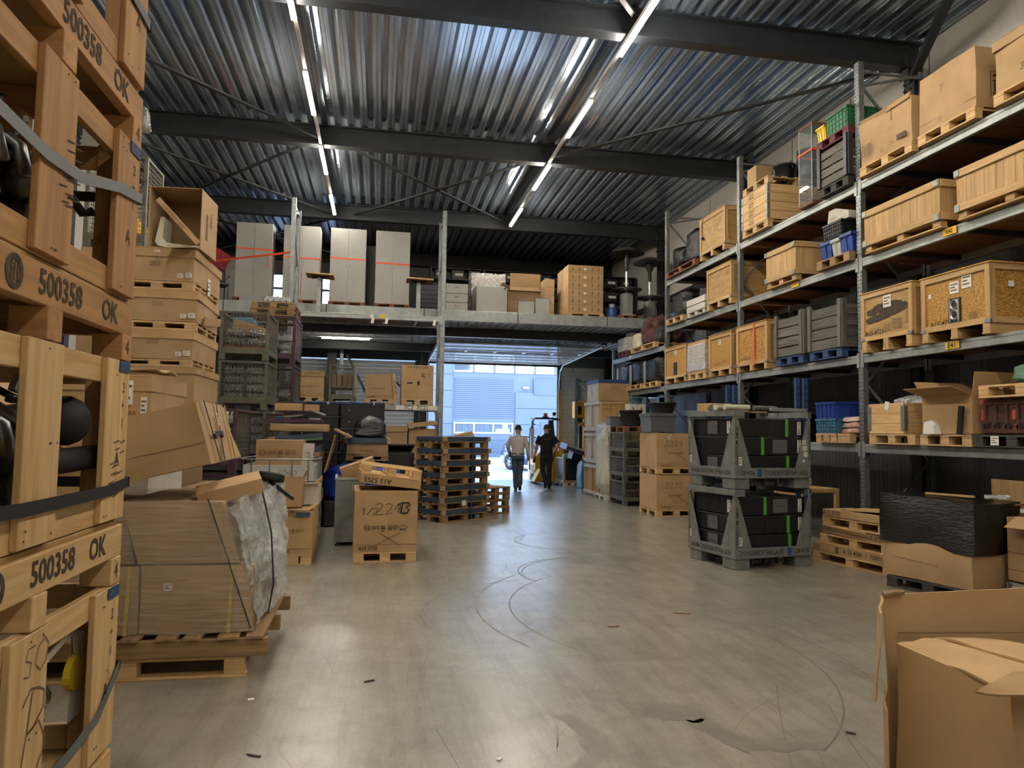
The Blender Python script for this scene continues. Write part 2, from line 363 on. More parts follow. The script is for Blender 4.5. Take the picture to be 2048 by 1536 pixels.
blob(3.2, 3.98, [(3.08, 4.05), (3.2, 4.12), (3.36, 4.02), (3.3, 3.88), (3.14, 3.88)])
g = G().m('scratch')
for i in range(240):
    if i > 150: g.m('scratchdark')
    x, y = rnd.uniform(-.3, 4.4), 2.6+rnd.random()**1.6*11; a = rnd.choice((rnd.uniform(.9, 1.9), rnd.uniform(0, PI))); k = rnd.uniform(-.9, .9); L = rnd.uniform(.25, 1.6); n = 9
    P = []
    for j in range(n):
        P.append((x, y)); x += math.cos(a)*L/n; y += math.sin(a)*L/n; a += k*L/n
    c0 = len(g.v); ribbon(g, P, rnd.uniform(.002, .006))
    for q in range(c0, len(g.v)): g.v[q] = (g.v[q][0], g.v[q][1], .0008)
for (cx, cy, r, a0, a1) in ((2.6, 8.2, 1.0, .3, 3.6), (2.75, 8.1, 1.12, .4, 3.2), (4.3, 9.6, 1.3, 1.7, 3.9), (.9, 5.2, 2.2, -.9, .8), (1.1, 5.1, 2.25, -.8, .7), (2.9, 10.6, .9, 2, 6), (1.9, 6.4, 1.5, 1.8, 3.4), (3.4, 6.4, 2.2, 2.3, 3.7), (3.3, 6.5, 2.4, 2.4, 3.6)):
    c0 = len(g.v); ring(g, cx, cy, r, .012, 30, a0, a1)
    for q in range(c0, len(g.v)): g.v[q] = (g.v[q][0], g.v[q][1], .001)
tag(g.build('tyre_mark', flo), kind='stuff')
# small litter lying about on the floor
def litter(name, label, x, y, L, wd, rz, m, cat='debris'):
    tag(bx(name, (L, wd, .006), m, None, (x, y, .0045), (0, 0, rz), b=.001), label, cat)
litter('rubber_scrap', 'black scrap of rubber lying on the bare concrete left of the wide oil stain', -.02, 4.83, .07, .02, .5, 'rubber')
litter('wood_splinter', 'dark thin splinter lying on the concrete in front of the film wrapped carton pile', -.56, 3.83, .08, .012, -.5, 'darkwood')
litter('paper_scrap', 'small pale paper scrap beyond the corner of the wrapped carton pile pallet', -.7, 4.6, .035, .03, .3, 'paper')
litter('paper_scrap', 'tiny white paper scrap beside the left end of the long oil stain', .62, 3.62, .03, .02, .9, 'paper')
litter('wood_splinter', 'straight brown splinter on the open floor between the grey steel crates and the oil stains', 2.7, 6.25, .16, .01, -.4, 'brownwood')
litter('wood_splinter', 'short brown stick on the middle of the floor under the shining door reflection', 1.95, 5.9, .1, .012, .05, 'brownwood')
litter('wood_splinter', 'dark chip of wood on the floor close to the torn big carton', 2.55, 3.66, .05, .02, -.6, 'darkwood')
# ------------------------------------------------------------------ roof and steel
g = G().m('rooftin'); prof = []; x = -6.0
while x < 8.0:
    prof += [(x, 0), (x+.045, 0), (x+.05, .012), (x+.065, .012), (x+.07, 0), (x+.115, 0), (x+.15, .10), (x+.215, .10)]; x += .25
vs = [(p[0], y, 7.48+p[1]) for y in (-9, 24.7) for p in prof]; n = len(prof)
g.add(vs, [(i, i+1, n+i+1, n+i) for i in range(n-1)])
tag(g.build('ceiling'), kind='structure')
tag(G().m('steeldark').box((1, 8, 7.75), (14.4, 34, .15)).build('roof'), kind='structure')
def ibeam(g, p, q, h, w, tf=.02, tw=.012):
    p, q = Vector(p), Vector(q); up = Vector((0, 0, 1))
    g.bar(p+up*(h-tf/2), q+up*(h-tf/2), w, tf); g.bar(p+up*tf/2, q+up*tf/2, w, tf); g.bar(p+up*h/2, q+up*h/2, tw, h-2*tf)
for i, y in enumerate((9.35, 14.27, 19.3, 24.2, 4.4, -.6, -5.6)):
    g = G().m('steeldark'); ibeam(g, (-5.8, y, 7.06), (7.8, y, 7.06), .40, .20)
    for X in (-5.55, 7.55): g.box((X, y, 7.1), (.02, .18, .36))
    tag(g.build('trim_beam'), kind='structure')
    for X in (-5.68, 7.72):
        g = G().m('steeldark'); g.box((X-.09, y, 3.53), (.018, .20, 7.06)); g.box((X+.09, y, 3.53), (.018, .20, 7.06)); g.box((X, y, 3.53), (.18, .014, 7.06))
        if i < 3:
            for k in range(5):
                for dy in (-.06, .06): g.cyl((X-.14 if X > 0 else X+.14, y+dy, 6.76+k*.1), (X-.09 if X > 0 else X+.09, y+dy, 6.76+k*.1), .018, n=6)
        tag(g.build('trim_column'), kind='structure')
br = [((-.72, 14.45), (3.3, 19.1)), ((-.78, 19.1), (2.9, 14.45)), ((3.3, 14.1), (7.55, 9.5)), ((-5.5, 9.5), (-1.3, 14.1)), ((6.4, 7.7), (7.6, 9.2)), ((3.4, 9.6), (7.5, 14.1)),
      ((-5.4, 14.4), (-1.4, 19.1)), ((-5.4, 19.1), (-1.6, 14.5)), ((-5.4, 19.5), (-1, 24)), ((-1.3, 19.5), (-5.3, 24)), ((3.4, 9.2), (-.6, 4.6)), ((3.5, 9.15), (7.5, 6.1))]
for a, c in br[:4]+br[6:11]:
    tag(G().m('steelblack').bar((a[0], a[1], 7.16), (c[0], c[1], 7.16), .07, .035).build('trim_brace'), kind='structure')
tag(G().m('steeldark').bar((7.66, 9.35, 6.9), (6.75, 7.2, 7.4), .10, .10).build('trim_brace'), kind='structure')
# ------------------------------------------------------------------ walls
wr = tag(G().m('wallpanel').box((8.0, 8, 3.8), (.2, 33.4, 7.6)).build('wall_right'), kind='structure')
g = G().m('wallgrey').box((7.894, 15, 2.5), (.012, 19.4, 5.0))
for k in range(194): g.box((7.886, 5.35+k*.10, 2.5), (.006, .072, 5.0))
tag(g.build('rib', wr), kind='stuff')
for k in range(7): bx('joint', (.006, .012, 7.4), 'steeldark', wr, (7.897, 5.6+k*1.83, 3.75), b=0)
for z in (2.15, 5.35): G().m('steeldark').box((7.84, 12, z), (.09, 24.6, .14)).build('girt', wr)
tag(G().m('wallpanel').box((-6.0, 8, 3.8), (.2, 33.4, 7.6)).build('wall_left'), kind='structure')
tag(G().m('wallpanel').box((1, -8.9, 3.8), (14.4, .2, 7.6)).build('wall_front'), kind='structure')
YB = 24.6
wb = G().m('wallgrey')
wb.box((6.97, YB, 1.96), (1.9, .2, 3.92)); wb.box((-4.6, YB, 1.96), (3.4, .2, 3.92)); wb.box((1.36, YB, 1.96), (.34, .2, 3.92))
for a, c in ((-6.0, -3.62), (-3.12, -2.02), (-1.6, 8.0)): wb.box(((a+c)/2, YB, 5.76), (c-a, .2, 3.68))
for a, c in ((-3.62, -3.12), (-2.02, -1.6)): wb.box(((a+c)/2, YB, 4.78), (c-a, .2, 1.72)); wb.box(((a+c)/2, YB, 7.12), (c-a, .2, .96))
wb = tag(wb.build('wall_back'), kind='structure')
for k in range(24):
    for xx, ww in ((6.98, 1.8),): bx('panel', (ww, .02, .155), 'wallwhite', wb, (xx, YB-.11, .08+k*.16), b=.004)
for k in range(12): bx('panel', (2.2, .02, .235), 'wallwhite', wb, (-4.8, YB-.11, 4.65+k*.24), b=.004)
for i, (a, c) in enumerate(((-3.62, -3.12), (-2.02, -1.6))):
    wd = T('window_%d' % (i+1), '', '', ((a+c)/2, YB, 6.15)); wd['kind'] = 'structure'
    for dx in (-1, 1): bx('frame', (.05, .2, 1.0), 'steeldark', wd, (dx*(c-a-.05)/2, 0, 0))
    for dz in (-1, 0, 1): bx('frame', (c-a, .18, .05), 'steeldark', wd, (0, 0, dz*.475))
    bx('pane', (c-a-.06, .01, .95), 'glasspane', wd, (0, .03, 0), b=0)
# closed white sectional door at the left
d2 = T('door_2', '', '', (-.8, YB-.06, 0)); d2['kind'] = 'structure'
for k in range(31): bx('slat', (4.0, .05, .12), 'wallwhite', d2, (0, 0, .065+k*.125), b=.006)
for dx in (-2.02, 1.98): bx('jamb', (.12, .1, 3.9), 'steeldark', d2, (dx, -.06, 1.95))
bx('lintel', (4.4, .12, .34), 'steeldark', d2, (0, -.1, 4.08))
tag(G().m('steeldark').box((-1.52, 23.4, 2.1), (.28, .22, 4.2)).build('trim_column'), kind='structure')
tag(G().m('galv').box((-1.22, 23.3, 2.1), (.1, .1, 4.2)).build('trim_column'), kind='structure')
tag(G().m('steeldark').box((1.34, 23.0, 2.05), (.2, .24, 4.1)).build('trim_column'), kind='structure')
tag(G().m('steeldark').bar((-1.1, 23.6, 4.0), (.3, 23.6, 1.3), .1, .08).build('trim_brace'), kind='structure')
tag(G().m('steeldark').bar((.35, 23.2, 3.2), (1.25, 23.2, 2.4), .07, .05).build('trim_brace'), kind='structure')
# open overhead door: jambs, tracks, raised sections, spring shaft
d1 = T('door_1', '', '', (3.78, 24.5, 0)); d1['kind'] = 'structure'
for s in (-1, 1):
    bx('jamb', (.10, .16, 3.95), 'steeldark', d1, (s*2.29, 0, 1.97))
    bx('seal', (.05, .05, 3.85), 'galv', d1, (s*2.215, -.1, 1.93))
    G().m('galv').tube([(s*2.27, -.16, .05), (s*2.27, -.16, 3.35), (s*2.27, -.28, 3.68), (s*2.27, -.62, 3.86), (s*2.27, -5.1, 3.99)], .03, 6).build('track', d1)
    for k in range(7): G().m('iron').prism([(-.05, 0), (.09, 0), (.02, .09)], -.02, .02, 'x').build('bracket', d1, (s*2.3, -1.0-k*.62, 3.86+k*.018))
    G().m('rubber').tube([(s*2.33, -1.6, 3.9), (s*2.33, -1.62, 3.7), (s*2.3, -1.75, 3.55)], .012, 5).build('cable', d1)
bx('lintel', (4.75, .2, .14), 'steeldark', d1, (0, .02, 3.97))
for k in range(7):
    y = -.55-k*.63; z = 3.90+k*.018
    if k in (4,):
        for dy in (-.25, .25): bx('section_rail', (4.46, .1, .045), 'doorpanel', d1, (0, y+dy, z))
        for i in range(6): bx('section_rail', (.08, .42, .045), 'doorpanel', d1, (-2.19+i*.876, y, z))
        for i in range(5): bx('pane', (.8, .42, .012), 'glasspane', d1, (-1.752+i*.876, y, z), b=0)
    else:
        bx('section', (4.46, .615, .045), 'doorpanel', d1, (0, y, z), b=.006)
        for q in range(4): bx('rib', (4.4, .010, .002), 'wallgrey', d1, (0, y-.23+q*.15, z-.0232), b=0)
bx('bottom_seal', (4.46, .05, .08), 'rubber', d1, (0, -.24, 3.86))
G().m('steeldark').cyl((-2.35, -5.15, 4.12), (2.35, -5.15, 4.12), .016, n=8).build('shaft', d1)
for a, c in ((-1.75, -.55), (.95, 2.15)):
    g = G().m('iron')
    g.tube([(a+(c-a)*i/160, -5.15+.055*math.cos(i*1.05), 4.12+.055*math.sin(i*1.05)) for i in range(161)], .014, 4)
    for e in (a, c): g.cyl((e-.04, -5.15, 4.12), (e+.04, -5.15, 4.12), .065, n=10)
    g.build('spring', d1)
for s in (-1, 1): G().m('iron').cyl((s*2.2, -5.15, 4.12), (s*2.36, -5.15, 4.12), .1, n=14).build('drum', d1)
for X in (-.55, -.1, 2.0): bx('hanger', (.04, .04, .36), 'galv', d1, (X, -5.1, 4.3)); 
bx('hanger_rail', (4.7, .04, .06), 'galv', d1, (0, -5.05, 4.2))
# ------------------------------------------------------------------ mezzanine
mz = T('trim_mezzanine', '', '', (1.0, 17.4, 0)); mz['kind'] = 'structure'
for k in range(6): bx('fascia', (2.26, .02, .26), 'galvbeam', mz, (-5.72+k*2.28, 0, 4.37), b=.004)
g = G().m('doorpanel'); x = -6.85
while x < 6.85:
    g.box((x, 3.6, 4.26), (.12, 7.1, .03)); g.box((x+.1, 3.6, 4.29), (.08, 7.1, .02)); x += .2
tag(g.build('deck_sheet', mz), kind='stuff')
bx('deck', (13.7, 7.1, .16), 'shelfboard', mz, (0, 3.57, 4.40))
for y in (1.2, 5.0):
    g = G().m('steeldark'); ibeam(g, (-6.8, y, 4.0), (6.8, y, 4.0), .24, .16); g.build('joist', mz)
# ------------------------------------------------------------------ lamps
NAMES = ['farthest', 'second farthest', 'third farthest', 'fourth farthest', 'fifth farthest', 'sixth farthest', 'seventh farthest', 'eighth farthest', 'ninth farthest']
for X, side in ((-1.25, 'left'), (3.23, 'right')):
    tag(G().m('lampwhite').box((X, 4.8, 7.035), (.05, 27.6, .05)).build('light_rail'), 'long thin white rail under the roof beams that carries the %s row of tube lights' % side, 'light rail')
    for k in range(9):
        y = 17.75-k*2.95
        t = T('tube_light', '%s glowing white tube light on the %s ceiling rail' % (NAMES[k], side), 'light', (X, y, 7.0), 0, 'tube lights on the ceiling rails')
        bx('housing', (.07, 1.52, .03), 'lampwhite', t, (0, 0, -.005), b=.004)
        G().m('tubeglow').box((0, 0, -.037), (.06, 1.48, .034)).build('diffuser', t)
t = T('tube_light', 'horizontal white tube light hung below the mezzanine before the white closed door', 'light', (-1.0, 20.5, 4.10))
bx('housing', (2.6, .1, .05), 'lampwhite', t, (.4, 0, .04)); G().m('tubeglow_low').cyl((-.62, 0, 0), (.66, 0, 0), .035, n=8).build('diffuser', t)
# ------------------------------------------------------------------ outside
tag(G().m('asphalt').box((6, 50, -.11), (90, 50.6, .2)).build('ground'), kind='structure')
tag(G().m('wallpanel').box((0, 31.8, .02), (60, .3, .05)).build('kerb'), kind='structure')
ob = T('industrial_building', 'blue grey panelled industrial building across the yard with a closed roller door and window strip', 'building', (6, 45, 0))
def P(name, x, z, w, h, m, dy=0, d=.1, par=None): return bx(name, (w, d, h), m, par or ob, (x, dy, z), b=.01)
P('wall', 4, 4, 40, 8, 'facade', .35, .4)
xs = [-14, -10, -6, -1.6, 2.35, 5.2, 9, 13, 17]
for i in range(8):
    a, c = xs[i], xs[i+1]
    for k in range(8):
        z0, z1 = k*1.02, k*1.02+1.0
        if i == 3 and z1 < 4.1: continue
        if i == 3 and 5.0 < z1 < 6.2: continue
        if i in (4, 5) and 5.0 < z1 < 6.2: continue
        if i == 5 and 4 < z1 < 5.2: continue
        P('wall_panel', (a+c)/2, (z0+z1)/2, c-a-.03, 1.0, 'facade', .1, .12)
rd = P('roller_door', .38, 2.0, 3.9, 4.0, 'facadedoor', .2, .06)
for k in range(20): bx('slat', (3.7, .05, .115), 'facadedoor', rd, (0, -.06, .62+k*.125-.15), b=.008)
for k in range(9): bx('slat', (3.7, .05, .115), 'facadedoor', rd, (0, -.06, -1.93+k*.125), b=.008)
for k in range(4): bx('frame', (.1, .1, .62), 'facadeframe', rd, (-1.83+k*1.22, -.08, -.23), b=.01)
for dz in (-.52, .08): bx('frame', (3.76, .1, .1), 'facadeframe', rd, (0, -.08, dz), b=.01)
for k in range(3): bx('pane', (1.12, .02, .52), 'carglass', rd, (-1.22+k*1.22, -.04, -.22), b=0)
bx('sign', (.9, .02, .22), 'facadeframe', rd, (1.2, -.075, -.36), b=.002); bx('sign', (.36, .02, .26), 'facadeframe', rd, (1.36, -.074, -.1), b=.002)
txt('BETONSCHIL', .15, 'facadedoor', rd, (1.2, -.09, -.36), FRONT, .01)
wt = P('window_strip', 3, 5.56, 9.4, .62, 'facadeframe', .12, .1)
for k in range(7): bx('pane', (1.14, .04, .40), 'windowsky' if 'windowsky' in MATS else 'glasspane', wt, (-3.95+k*1.3, -.05, 0), b=0)
for k in range(8): bx('mullion', (.1, .14, .62), 'facadedoor', wt, (-4.6+k*1.3, -.03, 0), b=.01)
pw = P('window_panel', 4.35, 4.45, 1.55, 1.0, 'facadedoor', .06, .1)
bx('frame', (1.7, .05, .06), 'facade', pw, (0, -.06, -.5), b=0); bx('frame', (.06, .05, 1.0), 'facade', pw, (-.8, -.06, 0), b=0)
P('wall_lamp', 3.0, 4.35, .36, .14, 'facadeframe', -.05, .2)
dr = P('entrance_door', 4.5, 1.1, 1.0, 2.2, 'facadedoor', .02, .1); bx('pane', (.36, .02, 1.7), 'carglass', dr, (-.1, -.06, 0), b=0)
P('wall_base', 4, .12, 40, .24, 'facadedoor', .0, .1)
# ------------------------------------------------------------------ racks
def post_mesh(h):
    g = G().m('galv'); W = .09; D = .075; n = int(h/.05)
    for a, c in ((-.045, -.032), (-.018, .018), (.032, .045)): g.quad((a, 0, 0), (c, 0, 0), (c, 0, h), (a, 0, h))
    for a, c in ((-.032, -.018), (.018, .032)):
        for k in range(n): g.quad((a, 0, k*.05+.016), (c, 0, k*.05+.016), (c, 0, k*.05+.05), (a, 0, k*.05+.05))
    for x in (-.045, .045):
        g.box((x, D/2, h/2), (.003, D, h)); g.box((x*.75, D, h/2), (.022, .003, h))
    g.box((0, .035, h/2), (.004, .02, h))
    g.box((0, .04, .005), (.13, .13, .01)); return g.mesh('post')
def rear_mesh(h):
    g = G().m('galv'); g.box((0, 0, h/2), (.09, .003, h)); g.box((-.045, -.035, h/2), (.003, .07, h)); g.box((.045, -.035, h/2), (.003, .07, h)); return g.mesh('post')
def rack(name, label, loc, rz, posts, bays, depth=1.05):
    t = T(name, label, 'rack', loc, rz); cache = {}
    for x, h in posts:
        if h not in cache: cache[h] = (post_mesh(h), rear_mesh(h))
        newobj('post', cache[h][0], t, (x, 0, 0)); newobj('rear_post', cache[h][1], t, (x, depth, 0))
        z = .3; k = 0
        while z < h-.1:
            z2 = min(z+1.0, h-.08); a, c = ((.07, z), (depth-.06, z2)) if k % 2 == 0 else ((depth-.06, z), (.07, z2))
            G().m('galv').bar((x, a[0], a[1]), (x, c[0], c[1]), .03, .03).build('brace', t); z = z2; k += 1
        bx('brace', (.03, depth-.1, .03), 'galv', t, (x, depth/2, h-.12)); bx('brace', (.03, depth-.1, .03), 'galv', t, (x, depth/2, .25))
    for x0, x1, levels in bays:
        L = x1-x0-.09; m = (x0+x1)/2
        for z in levels:
            for y in (.02, depth-.03):
                b = G().m('galvbeam').box((0, 0, -.055), (L, .045, .11), b=.004); b.box((0, -.012, -.02), (L, .03, .035), b=.003)
                for s in (-1, 1): b.box((s*(L/2+.002), -.026, -.07), (.05, .006, .19))
                b.build('beam', t, (m, y, z))
            n = 5; wd = L/n
            for k in range(n): bx('shelf_board', (wd-.012, depth-.09, .022), 'shelfboard', t, (m-L/2+wd*(k+.5), depth/2, z-.014), b=.002)
            for k in range(3): bx('tie_bar', (.05, depth-.08, .06), 'steeldark', t, (m-L/2+L*(k+.5)/3, depth/2, z-.058), b=.003)
    return t
T_, M_, E_, L_ = 4.97, 3.94, 2.67, 1.51
RR = rack('pallet_rack', 'tall galvanised pallet rack filling the whole right wall with four loaded levels', (6.17, 18.9, 0), -PI/2,
     [(0, 3.85), (3.73, 6.56), (7.07, 6.56), (10.36, 6.62), (13.67, 6.62)],
     [(0, 3.73, (3.56, 2.65)), (3.73, 7.07, (T_, M_, E_, L_)), (7.07, 10.36, (T_, M_, E_, L_)), (10.36, 13.67, (T_, M_, E_, L_))])
LR = rack('pallet_rack', 'tall two level galvanised rack bay standing before the mezzanine beside the open door', (-1.96, 16.2, 0), 0, [(0, 6.62), (3.29, 6.55)], [(0, 3.29, (4.13, 2.14))])
bx('sticker', (.2, .003, .08), 'label_yellow', RR, (11.93, -.016, E_-.05), b=0); txt('E41', .085, 'ink', RR, (11.93, -.02, E_-.05), FRONT, .02)
bx('sticker', (.2, .003, .08), 'label_yellow', RR, (11.93, -.016, M_-.05), b=0); txt('E42', .06, 'ink', RR, (11.93, -.02, M_-.05), FRONT, .02)
bx('sticker', (.2, .003, .07), 'label_yellow', RR, (8.87, -.016, M_-.05), b=0); bx('sticker', (.14, .003, .06), 'paper', RR, (1.47, -.016, 3.51), b=0)
bx('sticker', (.12, .003, .08), 'label_yellow', LR, (1.95, -.016, 4.08), b=0); bx('sticker', (.07, .003, .06), 'paper', LR, (1.73, -.016, 4.08), b=0)
bx('sticker', (.9, .003, .1), 'paper', LR, (2.75, -.016, 2.085), b=0)
txt('7C2  7C21', .12, 'inkfade', LR, (2.75, -.02, 2.085), FRONT, .015)
for x in (.12, 1.75, 2.05, 3.1): G().m('paper').box((0, 0, 0), (.06, .003, .12), rot=Matrix.Rotation(.2, 3, 'Y')).build('paper_tag', LR, (x, -.03, 3.98))
t = T('floor_rack', 'short bare galvanised rack frame standing beyond the tall ply crates near the door', 'rack frame', (6.1, 22.2, 0), -PI/2)
for y in (0, 1.1):
    newobj('post', rear_mesh(3.3), t, (0, y, 0))
G().m('galv').bar((0, .05, 3.2), (0, 1.05, 3.2), .03).build('brace', t); G().m('galv').bar((0, .05, 3.15), (0, 1.05, 2.5), .03).build('brace', t); G().m('galv').bar((0, 1.05, 2.5), (0, .05, 1.8), .03).build('brace', t)
for i, (X, y, l) in enumerate(((5.55, 10.9, 'beyond'), (5.72, 9.2, 'close behind'))):
    t = T('steel_post', 'pair of blue slotted steel posts standing upright %s the stacked grey steel crates' % ('well beyond' if i == 0 else 'close behind'), 'post', (X, y, 0))
    for dx in (-.06, .06):
        g = G().m('strapblue').box((dx, 0, 1.2), (.06, .05, 2.4)); g.build('post', t)
        for k in range(9): bx('slot', (.02, .004, .03), 'ink', t, (dx, -.027, 1.55+k*.09), b=0)
    bx('foot_plate', (.24, .14, .012), 'strapblue', t, (0, 0, .006))
# ------------------------------------------------------------------ generators
from mathutils import noise as mn
def pallet(label, loc, rz, L, W, h=.127, m='pine', detail=True, name='wooden_pallet', group=None, rot=None, nb=5, text=None):
    """L along local x (the front), W deep"""
    P = []; t1 = .018; t2 = .02
    for y in (-W/2+.05, 0, W/2-.05): P.append(('bottom_board', (L, .095, t1), (0, y, t1/2)))
    bh = h-t1-2*t2
    for x in (-L/2+.065, 0, L/2-.065):
        for y in (-W/2+.05, 0, W/2-.05): P.append(('block', (.125, .095, bh), (x, y, t1+bh/2)))
        P.append(('stringer_board', (.125, W, t2), (x, 0, t1+bh+t2/2)))
    for k in range(nb):
        y = -W/2+.055+(W-.11)*k/(nb-1); P.append(('deck_board', (L, .11 if k % 2 == 0 else .09, t2), (0, y, h-t2/2)))
    if detail:
        t = T(name, label, 'pallet', loc, rz, group, rot)
        for n, d, c in P: bx(n, d, m, t, (c[0]+rnd.uniform(-.002, .002), c[1], c[2]), b=.003)
        return t
    g = G(); 
    for n, d, c in P: g.m(m+'_'+'xyz'[max(range(3), key=lambda i: d[i])]).box(c, d)
    o = g.build(name, None, loc, rot if rot else (0, 0, rz)); return tag(o, label, 'pallet', group)
def bulgebox(g, w, d, h, bulge=.01, n=5, wob=.0, lean=(0, 0), seed=0):
    g.smooth = True
    def face(o, a, b, nr):
        vs = []; flat = abs(nr[2]) > .5
        for i in range(n+1):
            for j in range(n+1):
                u, v = i/n, j/n; p = Vector(o)+Vector(a)*u+Vector(b)*v
                k = 0 if flat else 16*u*(1-u)*v*(1-v)*bulge
                if wob: 
                    q = mn.noise_vector(p*2.3+Vector((seed, seed*.7, 0)))*wob; p += q
                p = p+Vector(nr)*k; f = p.z/h; p.x += lean[0]*f; p.y += lean[1]*f; p.z = min(h, max(0, p.z))
                vs.append(tuple(p))
        fs = [(i*(n+1)+j, (i+1)*(n+1)+j, (i+1)*(n+1)+j+1, i*(n+1)+j+1) for i in range(n) for j in range(n)]
        g.add(vs, fs)
    x, y = w/2, d/2
    face((-x, -y, 0), (w, 0, 0), (0, 0, h), (0, -1, 0)); face((x, y, 0), (-w, 0, 0), (0, 0, h), (0, 1, 0))
    face((x, -y, 0), (0, d, 0), (0, 0, h), (1, 0, 0)); face((-x, y, 0), (0, -d, 0), (0, 0, h), (-1, 0, 0))
    face((-x, -y, h), (w, 0, 0), (0, d, 0), (0, 0, 1)); face((-x, y, 0), (w, 0, 0), (0, -d, 0), (0, 0, -1))
    g.smooth = False; return g
def carton(name, label, loc, rz, dim, m='card', bulge=.008, lid=None, tape=None, group=None, cat='box', rot=None, wob=0, lean=(0, 0), seam=None):
    w, d, h = dim; t = T(name, label, cat, loc, rz, group, rot)
    bulgebox(G().m(m), w, d, h, bulge, 5, wob, lean, len(label)).build('body', t)
    if lid:
        lh = lid[0]; g = G().m(lid[1] if len(lid) > 1 else m); e = .012+bulge*.5
        for a, c in (((0, -d/2-e/2, -lh/2), (w+2*e, e, lh)), ((0, d/2+e/2, -lh/2), (w+2*e, e, lh)), ((-w/2-e/2, 0, -lh/2), (e, d, lh)), ((w/2+e/2, 0, -lh/2), (e, d, lh)), ((0, 0, .006), (w+2*e, d+2*e, .012))): g.box(a, c, b=.003)
        g.build('lid', t, (lean[0], lean[1], h+.001))
    if tape: bx('tape', (tape, d+.004, .002), 'cardwhite', t, (0, 0, h+.0015), b=0)
    if seam: bx('seam', (w+.003, .002, .006), 'carddark', t, (0, -d/2-bulge*.5, seam), b=0)
    return t
def sticker(t, x, z, w, h, y, m='paper', lines=True, rot=FRONT, name='sticker'):
    """paper label with printed bars; on the front face by default"""
    g = G().m(m).quad((-w/2, -h/2, 0), (w/2, -h/2, 0), (w/2, h/2, 0), (-w/2, h/2, 0))
    if lines:
        g.m('inkfade')
        for k in range(3):
            zz = h/2-h*(k+1)*.24; ww = w*(.8, .5, .7)[k]; g.quad((-w*.4, zz-h*.05, .0008), (-w*.4+ww, zz-h*.05, .0008), (-w*.4+ww, zz+h*.05, .0008), (-w*.4, zz+h*.05, .0008))
    loc = (x, y, z) if rot == FRONT else ((y, x, z) if rot in (RIGHT, LEFT) else (x, y, z))
    return g.build(name, t, loc, rot)
def logos(t, x, z, s, y, m='inkfade', man=False, rot=FRONT, caption=True):
    """printed row of round and square car maker emblems"""
    g = G().m(m); wd = s*.09
    ring(g, -3.1*s, 0, s*.55, wd)
    ribbon(g, [(-3.45*s, .38*s), (-3.22*s, -.1*s), (-3.1*s, .16*s), (-2.98*s, -.1*s), (-2.75*s, .38*s)], wd); ribbon(g, [(-3.62*s, .1*s), (-3.3*s, -.48*s), (-3.1*s, -.05*s), (-2.9*s, -.48*s), (-2.58*s, .1*s)], wd)
    for k in range(4): ring(g, (-2.0+k*.42)*s, 0, s*.3, wd*.8, 14)
    for k in range(3): ribbon(g, [(-.15*s, (.3-k*.28)*s), (.6*s, (.3-k*.28)*s)], wd*1.7)
    ribbon(g, [(-.08*s, .3*s), (-.08*s, .02*s)], wd*1.5); ribbon(g, [(.53*s, .02*s), (.53*s, -.26*s)], wd*1.5)
    ring(g, 1.6*s, -.1*s, s*.42, wd); ribbon(g, [(1.35*s, -.3*s), (1.65*s, .15*s), (1.8*s, -.1*s), (1.5*s, -.25*s)], wd*1.6)
    ring(g, 2.7*s, .05*s, s*.45, wd); ribbon(g, [(2.4*s, .3*s), (2.6*s, -.1*s), (2.7*s, .1*s), (2.8*s, -.1*s), (3.0*s, .3*s)], wd); ribbon(g, [(2.7*s, -.1*s), (2.5*s, -.35*s)], wd)
    if man: ring(g, 4.3*s, -.45*s, s*.95, wd*.8, 18, .25, PI-.25)
    g.build('emblem_row', t, (x, y, z), rot)
    if caption:
        f = lambda a: (x+a*s, y, z-.72*s) if rot == FRONT else (x, y+a*s, z-.72*s)
        txt('SEAT', s*.42, m, t, f(.22), rot, .01); txt('SKODA', s*.3, m, t, (f(1.6)[0], f(1.6)[1], z+.55*s), rot, .01)
        if man: txt('MAN', s*.6, m, t, (f(4.3)[0], f(4.3)[1], z-.45*s), rot, .02)
